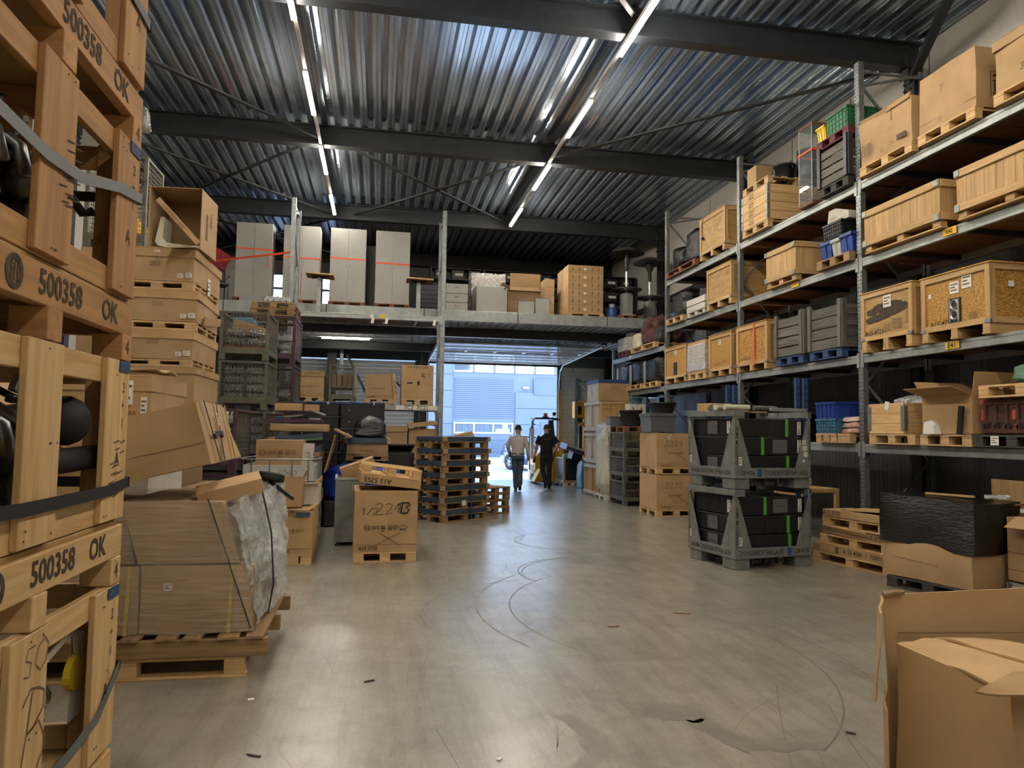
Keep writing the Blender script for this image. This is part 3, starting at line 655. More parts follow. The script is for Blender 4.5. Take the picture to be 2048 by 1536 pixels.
DIG = {'0': [[(.5, 1), (.1, .8), (.05, .3), (.4, 0), (.8, .2), (.85, .7), (.5, 1)]], '1': [[(.2, .7), (.55, 1), (.5, 0)]], '2': [[(.05, .8), (.35, 1), (.7, .8), (.5, .4), (.05, 0), (.8, .05)]],
       '3': [[(.1, .9), (.5, 1), (.65, .75), (.3, .55), (.7, .35), (.5, .02), (.05, .1)]], '4': [[(.45, 1), (.05, .45), (.75, .5)], [(.6, .8), (.5, 0)]], '5': [[(.7, 1), (.2, .98), (.15, .6), (.6, .55), (.6, .1), (.1, .02)]],
       '9': [[(.6, .9), (.2, .95), (.15, .6), (.6, .6), (.65, .95), (.5, 0)]], '/': [[(.1, 0), (.7, 1)]], 'A': [[(.0, 0), (.4, 1), (.75, 0)], [(.15, .4), (.65, .4)]], 'B': [[(.22, 1), (.2, .5), (.17, 0)], [(.0, .88), (.2, 1.0), (.42, 1.0), (.55, .88), (.52, .68), (.38, .55), (.18, .5), (.45, .5), (.62, .38), (.66, .2), (.55, 0), (.35, -.12), (.05, -.16)]],
       'F': [[(.1, 0), (.1, 1), (.6, 1)], [(.1, .55), (.5, .55)]], '7': [[(.05, 1), (.7, 1), (.3, 0)]], 'M': [[(.0, 0), (.1, 1), (.4, .3), (.7, 1), (.8, 0)]], 'I': [[(.3, 0), (.3, 1)]], 'C': [[(.7, .9), (.2, .9), (.1, .2), (.7, .1)]], 'D': [[(.1, 0), (.1, 1), (.6, .8), (.6, .2), (.1, 0)]],
       'E': [[(.6, 1), (.1, 1), (.1, 0), (.6, 0)], [(.1, .5), (.5, .5)]], 'T': [[(.0, 1), (.8, 1)], [(.4, 1), (.35, 0)]], 'P': [[(.1, 0), (.1, 1), (.6, .85), (.1, .5)]], 'N': [[(.1, 0), (.1, 1), (.6, 0), (.65, 1)]], 'G': [[(.7, .9), (.2, .9), (.1, .1), (.7, .1), (.7, .45), (.4, .45)]],
       'R': [[(.1, 0), (.1, 1), (.6, .85), (.1, .5), (.65, 0)]], 'L': [[(.1, 1), (.1, 0), (.6, 0)]], 'O': [[(.4, 1), (.05, .5), (.4, 0), (.75, .5), (.4, 1)]], 'K': [[(.1, 0), (.1, 1)], [(.6, 1), (.1, .45), (.65, 0)]], 'S': [[(.65, .9), (.2, .95), (.15, .6), (.6, .4), (.5, .05), (.05, .1)]], 'X': [[(0, 0), (.8, 1)], [(0, 1), (.8, 0)]], 'Y': [[(0, 1), (.35, .5), (.7, 1)], [(.35, .5), (.3, 0)]], 'W': [[(0, 1), (.2, 0), (.4, .7), (.6, 0), (.8, 1)]], 'U': [[(0, 1), (.1, .1), (.6, .1), (.7, 1)]], 'V': [[(0, 1), (.4, 0), (.7, 1)]], 'H': [[(.1, 0), (.1, 1)], [(.6, 0), (.6, 1)], [(.1, .5), (.6, .5)]], '-': [[(.1, .5), (.6, .5)]], ' ': []}
def hand(s, size, m, t, loc, rot=FRONT, w=.09, sp=.85, slant=.15, wob=.06):
    """handwriting: marker strokes as one flat print"""
    g = G().m(m); x = 0
    for ch in s:
        for st in DIG.get(ch, []): ribbon(g, [((x+p[0]+p[1]*slant+rnd.uniform(-wob, wob))*size, (p[1]+rnd.uniform(-wob, wob))*size) for p in st], w*size)
        x += sp
    return g.build('handwriting', t, loc, rot)
def opencarton(name, label, loc, rz, dim, m='card', flaps=(), fill=None, cat='box', rot=None, e=.007, inner='carddark'):
    """flaps: (side, length, angle from vertical outwards in degrees); sides f r b l"""
    w, d, h = dim; t = T(name, label, cat, loc, rz, None, rot); g = G().m(m)
    g.box((0, -d/2+e/2, h/2), (w, e, h), b=.002); g.box((0, d/2-e/2, h/2), (w, e, h), b=.002); g.box((-w/2+e/2, 0, h/2), (e, d-2*e, h), b=.002); g.box((w/2-e/2, 0, h/2), (e, d-2*e, h), b=.002); g.box((0, 0, e/2), (w, d, e))
    g.build('body', t)
    for s, L, a in flaps:
        A = math.radians(a); q = w if s in 'fb' else d
        g = G().m(m); R = Matrix.Rotation(A, 3, 'X'); g.box(tuple(R @ Vector((0, 0, L/2))), (q-.006, e*.8, L), rot=R, b=.002)
        ang = {'f': 0, 'r': PI/2, 'b': PI, 'l': -PI/2}[s]; off = d/2 if s in 'fb' else w/2
        g.build('flap', t, (off*math.sin(ang), -off*math.cos(ang), h), (0, 0, ang))
    return t
def bracket3(t, x, y, z, s=.07):
    g = G().m('galv').box((x, y, z), (s, s, s)); return g.build('corner_bracket', t)
def panelcrate(label, loc, rz, dim, pm='ply', fm='crateply', feet=True, side=None, cat='crate', lid=True, fw=.06, group=None, brk=True, fh=.10, name='wooden_crate'):
    w, d, h = dim; t = T(name, label, cat, loc, rz, group); z0 = fh if feet else 0; H = h-z0; zc = z0+H/2
    bx('front_panel', (w-.02, .012, H-.02), pm, t, (0, -d/2+.026, zc)); bx('back_panel', (w-.02, .012, H-.02), pm, t, (0, d/2-.026, zc))
    for s in (-1, 1): bx('side_panel', (.012, d-.02, H-.02), side or pm, t, (s*(w/2-.026), 0, zc))
    for sx in (-1, 1):
        for sy in (-1, 1): bx('corner_post', (fw, .02, H), fm, t, (sx*(w/2-fw/2), sy*(d/2-.01), zc)); bx('corner_post', (.02, fw, H), fm, t, (sx*(w/2-.01), sy*(d/2-fw/2), zc))
    for z in (z0+fw/2, z0+H-fw/2):
        for sy in (-1, 1): bx('rail', (w-2*fw, .02, fw), fm, t, (0, sy*(d/2-.01), z))
        for sx in (-1, 1): bx('rail', (.02, d-2*fw, fw), fm, t, (sx*(w/2-.01), 0, z))
    if lid: bx('lid', (w+.02, d+.02, .018), pm, t, (0, 0, h+.009))
    if feet:
        for x in (-w/2+.06, 0, w/2-.06): bx('skid', (.09, d, fh*.8), fm, t, (x, 0, fh*.6)); bx('skid_board', (.11, d, fh*.2), fm, t, (x, 0, fh*.1))
    if brk:
        for sx in (-1, 1): bx('corner_bracket', (.075, .03, .04), 'galv', t, (sx*(w/2-.037), -d/2+.008, z0+.02), b=.002)
    return t
def plankcrate(label, loc, rz, dim, n=9, m='crateply', rail=.085, horiz=False, feet=True, fh=.09, cat='crate', brk=True, gap=.006, posts=None, group=None, name='plank_crate', lift=.5):
    w, d, h = dim; t = T(name, label, cat, loc, rz, group); z0 = fh if feet else 0; H = h-z0
    def face(W, place):
        nn = max(3, int(n*W/w+.5)) if not horiz else n
        if horiz:
            ph = H/nn
            for k in range(nn): place('plank', (W, .02, ph-gap), 0, z0+ph*(k+.5), .012, rnd.uniform(-.004, .004))
        else:
            xs = [-W/2]; 
            for k in range(nn): xs.append(xs[-1]+W/nn*(1+(rnd.uniform(-.25, .25) if k < nn-1 else 0)))
            xs = [-W/2+(x+W/2)*W/(xs[-1]+W/2) for x in xs]
            for k in range(nn): place('plank', (xs[k+1]-xs[k]-gap*.6, .018, H-.01), (xs[k]+xs[k+1])/2, z0+H/2, .012, 0)
            for z in (z0+rail/2, z0+H-rail/2): place('rail', (W+.02, .02, rail), 0, z, -.008, 0)
    face(w, lambda nm, s, x, z, y, tw: bx(nm, s, m, t, (x, -d/2+y, z), (0, tw, 0)))
    face(w, lambda nm, s, x, z, y, tw: bx(nm, s, m, t, (x, d/2-y, z), (0, tw, 0)))
    for sg in (-1, 1): face(d-.04, lambda nm, s, x, z, y, tw: bx(nm, (s[1], s[0], s[2]), m, t, (sg*(w/2-y), x, z)))
    bx('floor_board', (w-.05, d-.05, .02), m, t, (0, 0, z0+.02))
    if posts:
        for sx in (-1, 1):
            for sy in (-1, 1): bx('corner_post', (.07, .03, H+.06), posts, t, (sx*(w/2-.03), sy*(d/2+.012), z0+H/2+.032)); bx('corner_post', (.03, .07, H+.06), posts, t, (sx*(w/2+.012), sy*(d/2-.03), z0+H/2+.032))
    if feet:
        for x in (-w/2+.07, 0, w/2-.07):
            for y in (-d/2+.06, 0, d/2-.06): bx('foot', (.11, .1, fh*.75), m, t, (x, y, fh*.625))
        for y in (-d/2+.06, 0, d/2-.06): bx('skid_board', (w, .1, fh*.22), m, t, (0, y, fh*.11))
    if brk and not horiz:
        for sx in (-1, 1):
            for z in (z0+.03, z0+H-.04): bx('corner_bracket', (.07, .03, .07), 'galv', t, (sx*(w/2-.03), -d/2-.012, z), b=.002)
    return t
def collar(label, loc, rz, w, d, h, m='pinenew', text=None, group=None, brd=1, tm='ink'):
    t = T('pallet_collar', label, 'pallet collar', loc, rz, group)
    for k in range(brd):
        hh = h/brd
        for sy in (-1, 1): bx('board', (w-.01, .022, hh-.004), m, t, (0, sy*(d/2-.011), hh*(k+.5)))
        for sx in (-1, 1): bx('board', (.022, d-.05, hh-.004), m, t, (sx*(w/2-.011), 0, hh*(k+.5)))
    for sx in (-1, 1):
        for sy in (-1, 1):
            g = G().m('galv').box((0, sy*.004, h/2), (.05, .006, h*.8)); g.box((sx*.028, -sy*.02, h/2), (.006, .05, h*.8)); g.cyl((sx*.03, sy*.006, .01), (sx*.03, sy*.006, h-.01), .007, n=6); g.build('hinge', t, (sx*(w/2-.027), sy*d/2, 0))
    if text:
        for i, s in enumerate(text): txt(s, h*.36, tm, t, (-w*.12, -d/2-.003, h*(.68-.36*i)), FRONT, .02)
    return t
def bin_(label, loc, rz, dim, m, taper=.06, ribs=5, name='plastic_bin', cat='bin', group=None, lid=None, rim=.03, rot=None, lattice=False):
    w, d, h = dim; t = T(name, label, cat, loc, rz, group, rot); g = G().m(m); a, c = w/2, d/2; k = 1-taper*2; e = .008
    def ringv(f, z, q=0): return [(-a*f+q, -c*f+q, z), (a*f-q, -c*f+q, z), (a*f-q, c*f-q, z), (-a*f+q, c*f-q, z)]
    vs = ringv(k, 0)+ringv(1, h)+ringv(1, h, e)+ringv(k, e, e)
    fs = [(3, 2, 1, 0), (12, 13, 14, 15)]+[(i, (i+1) % 4, 4+(i+1) % 4, 4+i) for i in range(4)]+[(4+i, 4+(i+1) % 4, 8+(i+1) % 4, 8+i) for i in range(4)]+[(8+i, 8+(i+1) % 4, 12+(i+1) % 4, 12+i) for i in range(4)]
    g.add(vs, fs)
    for q in range(ribs):
        u = (q+.5)/ribs-.5
        for sy in (-1, 1): g.bar((u*w*k, sy*c*k, .01), (u*w, sy*(c+.004), h-rim), .012, .016)
        for sx in (-1, 1): g.bar((sx*a*k, u*d*k, .01), (sx*(a+.004), u*d, h-rim), .012, .016)
    if lattice:
        for q in range(1, 4):
            f = q/4; kk = k+(1-k)*f
            for sy in (-1, 1): g.box((0, sy*(c*kk+.004), h*f), (w*kk, .012, .014))
            for sx in (-1, 1): g.box((sx*(a*kk+.004), 0, h*f), (.012, d*kk, .014))
    g.build('body', t)
    g = G().m(m)
    for sy in (-1, 1): g.box((0, sy*(c+.006), h-rim/2), (w+.03, .018, rim), b=.004)
    for sx in (-1, 1): g.box((sx*(a+.006), 0, h-rim/2), (.018, d+.03, rim), b=.004)
    g.build('rim', t)
    if lid: bx('lid', (w+.02, d+.02, .03), lid, t, (0, 0, h+.016), b=.006)
    return t
def tub(label, loc, r, h, m='tubblack', name='round_tub', handles=True, group=None):
    t = T(name, label, 'tub', loc, rnd.uniform(0, 3), group); g = G().m(m); g.smooth = True
    g.lathe([(0, 0), (r*.78, 0), (r*.82, .02), (r*.97, h-.03), (r*1.04, h-.03), (r*1.04, h), (r*.95, h), (r*.8, .03), (0, .025)], n=28); g.build('body', t)
    if handles:
        for s in (-1, 1): G().m('iron').tube([(s*r*1.03, -.07, h-.03), (s*r*1.1, -.05, h-.09), (s*r*1.1, .05, h-.09), (s*r*1.03, .07, h-.03)], .008, 6).build('handle', t)
    return t
def bundle(name, label, loc, rz, dim, m='blackfoil', amp=.05, cat='bundle', n=14, taper=.12, group=None, sc=3.2, parent=None, rot=None):
    """lumpy soft shape: a rounded box pushed about by noise"""
    w, d, h = dim; g = G().m(m); g.smooth = True; N = n; sd = len(label)*1.7+loc[0]
    vs = []; rows = n
    for i in range(rows+1):
        v = i/rows; z = h*v; ph = v
        k = min(1, (ph/.10)**.5 if ph < .10 else 1, ((1-ph)/.22)**.5 if ph > .78 else 1); k *= 1-taper*v
        if i in (0, rows): k = .02 if i == rows else .82
        for j in range(2*N):
            a = 2*PI*j/(2*N); ca, sa_ = math.cos(a), math.sin(a); e = .45
            x = math.copysign(abs(ca)**e, ca)*w/2*k; y = math.copysign(abs(sa_)**e, sa_)*d/2*k
            p = Vector((x, y, z)); q = mn.noise_vector(p*sc+Vector((sd, 0, sd)))*amp+mn.noise_vector(p*sc*2.7+Vector((0, sd, 0)))*amp*.4
            if i == 0: q.z = 0
            p += q; p.z = max(0, p.z); vs.append(tuple(p))
    M2 = 2*N
    fs = [(i*M2+j, i*M2+(j+1) % M2, (i+1)*M2+(j+1) % M2, (i+1)*M2+j) for i in range(rows) for j in range(M2)]+[tuple(range(M2))[::-1], tuple(range(rows*M2, rows*M2+M2))]
    g.add(vs, fs); o = g.build(name, parent, loc, rot if rot else (0, 0, rz))
    return o if parent else tag(o, label, cat, group)
def cage(label, loc, rz, dim, m='cageolive', wire='cagewire', pitch=.05, post=.05, feet=.12, name='wire_cage', half=None, group=None, pan=.1):
    w, d, h = dim; t = T(name, label, 'cage', loc, rz, group)
    for sx in (-1, 1):
        for sy in (-1, 1):
            bx('corner_post', (post, post, h-feet), m, t, (sx*(w/2-post/2), sy*(d/2-post/2), feet+(h-feet)/2)); bx('foot', (.1, .1, feet), m, t, (sx*(w/2-.05), sy*(d/2-.05), feet/2))
    for sy in (-1, 1):
        bx('top_rail', (w-2*post, .035, .035), m, t, (0, sy*(d/2-.02), h-.02)); bx('pan_side', (w-2*post, .02, pan), m, t, (0, sy*(d/2-.012), feet+pan/2))
    for sx in (-1, 1):
        bx('top_rail', (.035, d-2*post, .035), m, t, (sx*(w/2-.02), 0, h-.02)); bx('pan_side', (.02, d-2*post, pan), m, t, (sx*(w/2-.012), 0, feet+pan/2))
    bx('pan', (w-.03, d-.03, .02), m, t, (0, 0, feet+.01))
    def net(W, H):
        k = ('net', round(W, 3), round(H, 3), wire, pitch)
        if k not in BX:
            g = G().m(wire); nx = int(W/pitch); nz = int(H/pitch)
            for i in range(nx+1): g.box((-W/2+W*i/nx, 0, H/2), (.006, .006, H))
            for i in range(nz+1): g.box((0, 0, H*i/nz), (W, .006, .006))
            BX[k] = g.mesh('mesh_panel')
        return BX[k]
    z0 = feet+pan; H = h-z0-.03
    for sy in (-1, 1): tag(newobj('mesh_panel', net(w-2*post, H), t, (0, sy*(d/2-.02), z0)), kind='stuff')
    for sx in (-1, 1): tag(newobj('mesh_panel', net(d-2*post, H), t, (sx*(w/2-.02), 0, z0), (0, 0, PI/2)), kind='stuff')
    if half:
        for z in half: bx('mid_rail', (w-2*post, .04, .04), m, t, (0, -d/2+.02, z))
    return t
HEAD = {}
def cylhead(label, loc, rot, L=.36, group='cast heads in the wire cages', m='alu', name='cylinder_head', cat='engine part'):
    """cast aluminium head: ribbed block with a row of ports and bolt bosses"""
    k = (round(L, 2), m)
    if k not in HEAD:
        g = G().m(m).box((0, 0, .05), (L, .17, .07), b=.012); g.box((0, 0, .10), (L*.96, .11, .05), b=.01)
        for i in range(5):
            x = -L*.42+L*.84*i/4; g.cyl((x, -.05, .08), (x, -.05, .135), .016, n=8); g.cyl((x, .05, .08), (x, .05, .135), .016, n=8)
        for i in range(4):
            x = -L*.34+L*.68*i/3; g.box((x, -.092, .05), (.05, .03, .05), b=.01); g.cyl((x, -.10, .05), (x, -.112, .05), .017, n=8); g.box((x, .092, .05), (.05, .03, .05), b=.01)
        g.m('iron')
        for i in range(4): x = -L*.34+L*.68*i/3; g.cyl((x, -.1125, .05), (x, -.1135, .05), .012, n=8)
        g.m(m)
        for i in range(6): g.box((-L*.45+L*.9*i/5, 0, .05), (.008, .19, .085))
        g.box((L/2, 0, .06), (.03, .12, .06), b=.01)
        HEAD[k] = g.mesh('cylinder_head')
    return tag(newobj(name, HEAD[k], None, loc, rot), label, cat, group)
# ------------------------------------------------------------------ right rack contents
XF = 6.08
T_ += .004; M_ += .004; E_ += .004; L_ += .004
def RK(yf, yn, dep, z, xf=XF): return (xf+dep/2, (yf+yn)/2, z)
RZ = -PI/2
def icons(t, x, z, s, y, rot=FRONT, m='inkfade', n=2):
    g = G().m(m)
    for i in range(n):
        o = i*s*1.15; ribbon(g, [(o-s/2, -s*.8), (o+s/2, -s*.8), (o+s/2, s*.8), (o-s/2, s*.8)], s*.05, True)
        for k in range(2): ribbon(g, [(o-s*.2+k*s*.4, -s*.5), (o-s*.2+k*s*.4, s*.1)], s*.12); 
        ribbon(g, [(o-s*.35, s*.2), (o+s*.35, s*.2)], s*.1); ribbon(g, [(o-s*.3, s*.5), (o, s*.65), (o+s*.3, s*.5)], s*.14); ribbon(g, [(o-s*.35, -s*.6), (o+s*.35, -s*.6)], s*.1)
    loc = (x, y, z) if rot == FRONT else (y, x, z); return g.build('handling_symbols', t, loc, rot)
# --- near bay, top level
z = T_
pallet('new pallet under the dented carton at the left of the top right rack shelf', RK(8.38, 7.43, 1.1, z), RZ, .95, 1.1, m='pinenew')
t = carton('cardboard_box', 'dented brown carton with crushed top leaning against the upright on the top right shelf', RK(8.38, 7.43, 1.1, z+.13), RZ, (.94, 1.08, .56), 'cardnew', .02, wob=.025)
icons(t, -.36, .17, .10, -.578); txt('12', .06, 'ink', t, (-.02, -.572, .06)); txt('2.4', .05, 'inkfade', t, (.16, -.57, .09)); bx('stamp', (.16, .002, .06), 'inkfade', t, (.32, -.565, .12), b=0)
bx('crushed_flap', (.5, .02, .10), 'cardnew', t, (-.2, -.53, .55), (.5, .06, 0)); bx('crushed_flap', (.4, .02, .08), 'cardnew', t, (.25, -.54, .56), (-.3, -.03, 0)); bx('tear', (.006, .004, .16), 'ink', t, (.16, -.567, .45), (0, .06, 0), b=0)
pallet('new pallet under the tall plain carton on the top right shelf', RK(7.34, 6.50, 1.1, z), RZ, .84, 1.1, m='pinenew')
t = carton('cardboard_box', 'tall plain brown carton between the dented carton and the frame edge, top right shelf', RK(7.33, 6.50, 1.1, z+.13), RZ, (.82, 1.06, .66), 'cardnew', .02, wob=.02, seam=.1)
txt('12', .06, 'ink', t, (-.05, -.57, .05)); icons(t, -.28, .25, .17, .432, RIGHT, n=1, m='ink')
hand('7', .07, 'inkfade', t, (-.05, -.575, .36), w=.14)
pallet('new pallet under the lidded carton cut by the right picture edge, top shelf', RK(6.27, 5.4, 1.1, z), RZ, .87, 1.1, m='pinenew')
t = carton('cardboard_box', 'brown carton with overhanging loose lid on the top right shelf, cut by the frame', RK(6.25, 5.4, 1.1, z+.13), RZ, (.84, 1.06, .54), 'cardnew', .02, lid=(.10, 'card'), wob=.02)
hand('32', .06, 'ink', t, (-.10, -.572, .10), w=.14)
# --- near bay, second level
t = plankcrate('pine plank crate with black bags poking out on the second right shelf, left one', RK(8.31, 7.02, .95, M_), RZ, (1.29, .95, .55), 11, 'crateply')
u = plankcrate('pine plank crate holding a grey sack on the second right shelf, cut by the frame', RK(6.78, 5.45, .95, M_), RZ, (1.33, .95, .55), 11, 'crateply')
bundle('black_bag', 'shiny black plastic bag bulging from the left end of the pine plank crate', (6.5, 7.95, M_+.2), .3, (.34, .34, .5), 'blackfoil', .07, 'bag')
bundle('black_bag', 'shiny black plastic bag bulging from the middle of the pine plank crate', (6.5, 7.5, M_+.2), .8, (.34, .36, .56), 'blackfoil', .07, 'bag')
bundle('black_bag', 'lumpy black bag behind the grey sack in the second plank crate', (6.5, 6.2, M_+.2), .2, (.6, .7, .48), 'engblack', .06, 'bag')
bundle('grey_sack', 'small grey sack lying over the left rim of the second plank crate', (6.25, 6.52, M_+.38), .2, (.2, .2, .20), 'galvbeam', .03, 'sack')
# --- near bay, E41 level
t = panelcrate('plywood crate marked A15-4723 with black spray paint across its front on the third right shelf', RK(8.40, 7.48, 1.1, E_), RZ, (.92, 1.1, .75), 'ply', 'crateply', fh=.14)
txt('A15-4723', .085, 'ink', t, (-.22, -.536, .235), FRONT, .005)
g = G().m('stencil')
for c in ((-.26, .50, .13, .045), (-.12, .535, .16, .05), (.02, .55, .17, .055), (.16, .53, .17, .06), (.29, .50, .11, .05), (-.28, .40, .12, .04), (-.16, .415, .16, .045), (-.02, .44, .17, .05), (.1, .475, .18, .06), (.22, .49, .14, .06)):
    g.lathe([(0.001, 0), (1, 0)], n=18); k = len(g.v)-36
    for i in range(k, len(g.v)): p = g.v[i]; g.v[i] = (c[0]+p[0]*c[2]*.8, c[1]+p[1]*c[3]*(1+rnd.uniform(-.12, .12)), .0003*len(g.f)/90)
g.build('spray_paint', t, (0, -.537, 0), FRONT)
sticker(t, .02, .60, .14, .15, -.538); icons(t, .14, .30, .08, -.537); icons(t, -.02, .27, .06, -.537)
g = G().m('inkfade'); [ring(g, .36, .3+k*.05, .018, .006, 10) for k in range(4)]; g.build('stamp', t, (0, -.537, 0), FRONT)
t = panelcrate('large strand board crate marked A15-4723 with a cut out showing a metal casting', RK(7.34, 6.37, 1.5, E_), RZ, (.97, 1.5, .73), 'osb', 'crateply', fh=.11, fw=.065)
txt('A15-4723', .085, 'ink', t, (-.19, -.736, .19), FRONT, .008)
sticker(t, -.0, .56, .13, .13, -.737); sticker(t, .17, .60, .13, .15, -.737, 'paper'); sticker(t, -.36, .52, .04, .05, -.737, lines=False); icons(t, .22, .22, .05, -.737)
bx('cut_out', (.17, .02, .27), 'steelblack', t, (-.0, -.731, .31), b=0)
g = G().m('alu')
for k in range(2):
    for rr in (.05,): g.lathe([(rr-.014, 0), (rr, -.012), (rr+.014, 0)], (-.0, -.742, .26+k*.11), 14, 'y')
for sx in (-1, 1): g.box((sx*.06, -.744, .31), (.018, .012, .25), b=.004)
g.build('metal_casting', t)
sticker(t, -.5, .52, .07, .06, .488, lines=False, rot=RIGHT)
# --- near bay, L level
pallet('wooden pallet under the two board pallet collar on the lowest right shelf', RK(8.28, 7.47, 1.1, L_), RZ, .81, 1.1, m='pine')
t = collar('wooden pallet collar with hinged steel corner on a pallet, lowest shelf of the right rack', RK(8.28, 7.64, 1.0, L_+.13), RZ, .64, 1.0, .37, 'pinenew', brd=3)
bundle('clear_bag', 'clear plastic sheet heaped inside the hinged pallet collar', (6.6, 7.95, L_+.14), 0, (.6, .5, .5), 'clearfilm_thick', .06, 'bag')
g = G().m('paper').box((0, 0, 0), (.08, .004, .10)); o = g.build('paper_note', None, RK(7.97, 7.89, .01, L_+.47, 6.07), (0, .2, RZ)); tag(o, 'white paper slip hanging over the edge of the hinged pallet collar', 'paper')
pallet('wooden pallet under the open flapped carton on the lowest right shelf', RK(7.4, 6.66, 1.1, L_), RZ, .74, 1.1, m='pine')
t = opencarton('open_carton', 'open brown carton with spread flaps between the collar and the rusty engine block', RK(7.35, 6.64, .8, L_+.13), RZ, (.71, .8, .42), 'cardnew', (('f', .26, 72), ('b', .26, 20), ('l', .22, 35), ('r', .24, 10)))
t = T('flat_bar', 'black flat bar leaning on the front right corner of the open flapped carton', 'bar', (6.03, 6.74, L_+.13)); bx('bar', (.03, .06, .30), 'steelblack', t, (0, 0, .15), (.12, 0, 0))
g = G().m('paper').prism([(-.08, 0), (.1, 0), (.08, .10), (.03, .15), (-.06, .13)], -.05, .05); o = g.build('white_bag', None, (6.05, 7.17, L_+.131), (0, 0, RZ)); tag(o, 'small white paper pouch in front of the open flapped carton', 'bag')
pallet('dark old pallet with a white card under the rusty engine block', RK(6.64, 5.7, 1.0, L_), RZ, .94, 1.0, m='darkwood')
t = T('engine_block', 'rusty red brown engine block standing on a dark pallet, lowest right shelf', 'engine part', RK(6.56, 5.8, .6, L_+.13), RZ)
g = G().m('rust').box((0, 0, .19), (.76, .5, .36), b=.02); g.box((0, -.24, .33), (.72, .06, .06), b=.01); g.box((0, -.25, .06), (.70, .05, .1), b=.01)
for k in range(6): g.box((-.33+k*.13, -.255, .2), (.03, .04, .3), b=.008)
for k in range(4): g.cyl((-.28+k*.13, -.26, .1), (-.28+k*.13, -.285, .1), .035, n=10)
g.build('casting', t)
for k in range(4): G().m('steelblack').cyl((-.28+k*.13, -.284, .1), (-.28+k*.13, -.29, .1), .026, n=10).build('port', t)
for x, zz, ww, hh in ((-.36, .33, .04, .05), (-.36, .2, .03, .12), (.0, .37, .1, .02), (.2, .18, .05, .12), (.02, .2, .04, .1)): bx('painted_patch', (ww, .02, hh), 'rustred', t, (x, -.262, zz), b=.004)
sticker(T('card_note', 'white handwritten card fixed to the dark pallet of the rusty engine block', 'card', (6.075, 6.36, L_), RZ), 0, .07, .10, .09, -.0)
pallet('pale pallet with burnt UIC mark lying on top of the rusty engine block', RK(6.5, 5.5, .6, L_+.50), RZ, 1.0, .7, m='pinenew')
t = T('pallet_mark', 'burnt letters UIC on the end block of the pale pallet', 'mark', (6.08, 6.44, L_+.565), RZ); bpy.data.objects.remove(t)
bundle('green_bag', 'crumpled green foil bag on the pale pallet above the rusty engine block', (6.33, 6.1, L_+.63), .2, (.34, .4, .24), 'greenfoil', .06, 'bag')
# --- second bay, top level
z = T_
pallet('wooden pallet under the stack of stencilled pallet collars on the top shelf', RK(11.52, 10.68, 1.1, z), RZ, .84, 1.1)
for k in range(4): collar('%s of four pine pallet collars stencilled VOLVO PENTA on the top shelf' % ('lowest', 'second lowest', 'third lowest', 'uppermost')[k], RK(11.52, 10.68, 1.1, z+.131+k*.146), RZ, .84, 1.1, .145, 'pinenew', ('VOLVO', 'PENTA'), 'pallet collars on the top shelf')
for k in range(4):
    for i, s in enumerate(('VOLVO', 'PENTA')): 
        q = [o for o in bpy.data.objects if o.name.startswith('pallet_collar') and o.parent is None][-4+k]
        txt(s, .055, 'ink', q, (.423, .1, .099-.052*i), RIGHT, .02)
zz = z+.131+4*.146+.002
pallet('wooden pallet lying on the stencilled collars with tubs and a small carton on it', RK(11.5, 10.66, 1.1, zz), RZ, .84, 1.1)
carton('cardboard_box', 'small brown carton beside the black tubs above the stencilled collars', (6.24, 11.2, zz+.13), RZ, (.3, .3, .3), 'card')
tub('shorter black tub beside the small carton on the stencilled collars', (6.55, 10.95, zz+.13), .17, .28, 'blackplastic')
tub('taller black tub nearest the glass cabinet on the stencilled collars', (6.75, 10.6, zz+.13), .16, .42, 'tubblack')
bundle('black_bag', 'black bag heaped behind the tubs on the stencilled collars', (6.95, 10.9, zz+.13), 0, (.4, .5, .5), 'engblack', .06, 'bag')
t = T('glass_cabinet', 'narrow glass display cabinet tied with an orange strap on the top shelf', 'cabinet', RK(9.79, 9.44, .38, z), RZ)
bx('base', (.35, .38, .05), 'brownwood', t, (0, 0, .025)); bx('top', (.35, .38, .03), 'brownwood', t, (0, 0, 1.2))
for sx in (-1, 1):
    for sy in (-1, 1): bx('corner_post', (.014, .014, 1.15), 'galv', t, (sx*.165, sy*.18, .62), b=.002)
    bx('side_pane', (.005, .34, 1.14), 'glasspane', t, (sx*.166, 0, .62), b=0)
for sy in (-1, 1): bx('front_pane', (.31, .005, 1.14), 'glasspane', t, (0, sy*.181, .62), b=0)
for q in (.4, .78): bx('glass_shelf', (.31, .34, .006), 'glasspane', t, (0, 0, q), b=0)
t2 = T('orange_strap', 'short orange strap around the glass display cabinet', 'strap', RK(9.79, 9.44, .38, z+.80), RZ); bx('band', (.37, .003, .028), 'orange', t2, (0, -.196, 0), b=0); bx('band', (.003, .39, .028), 'orange', t2, (.186, 0, 0), b=0); bx('band', (.003, .39, .028), 'orange', t2, (-.186, 0, 0), b=0)
pallet('dark pallet under the grey plank crate with black corners, top shelf', RK(9.28, 8.62, 1.0, z), RZ, .66, 1.0, m='darkwood')
plankcrate('grey weathered plank crate with black taped corners next to the glass cabinet', RK(9.28, 8.62, 1.0, z+.13), RZ, (.66, 1.0, .52), 4, 'greywood', horiz=True, feet=False, posts='blackplastic', gap=.02)
pallet('dark red pallet on top of the weathered crate below the green and yellow bins', RK(9.32, 8.60, 1.0, z+.69), RZ, .72, 1.0, m='redwood')
bin_('small yellow plastic bin on the dark red pallet at the rack top', (6.25, 9.22, z+.82), RZ, (.2, .34, .21), 'binyellow', .08, 3)
bin_('green plastic lattice crate on the dark red pallet at the rack top', (6.33, 8.84, z+.82), RZ, (.46, .5, .27), 'bingreen', .01, 6, 'plastic_crate', 'crate', lattice=True)
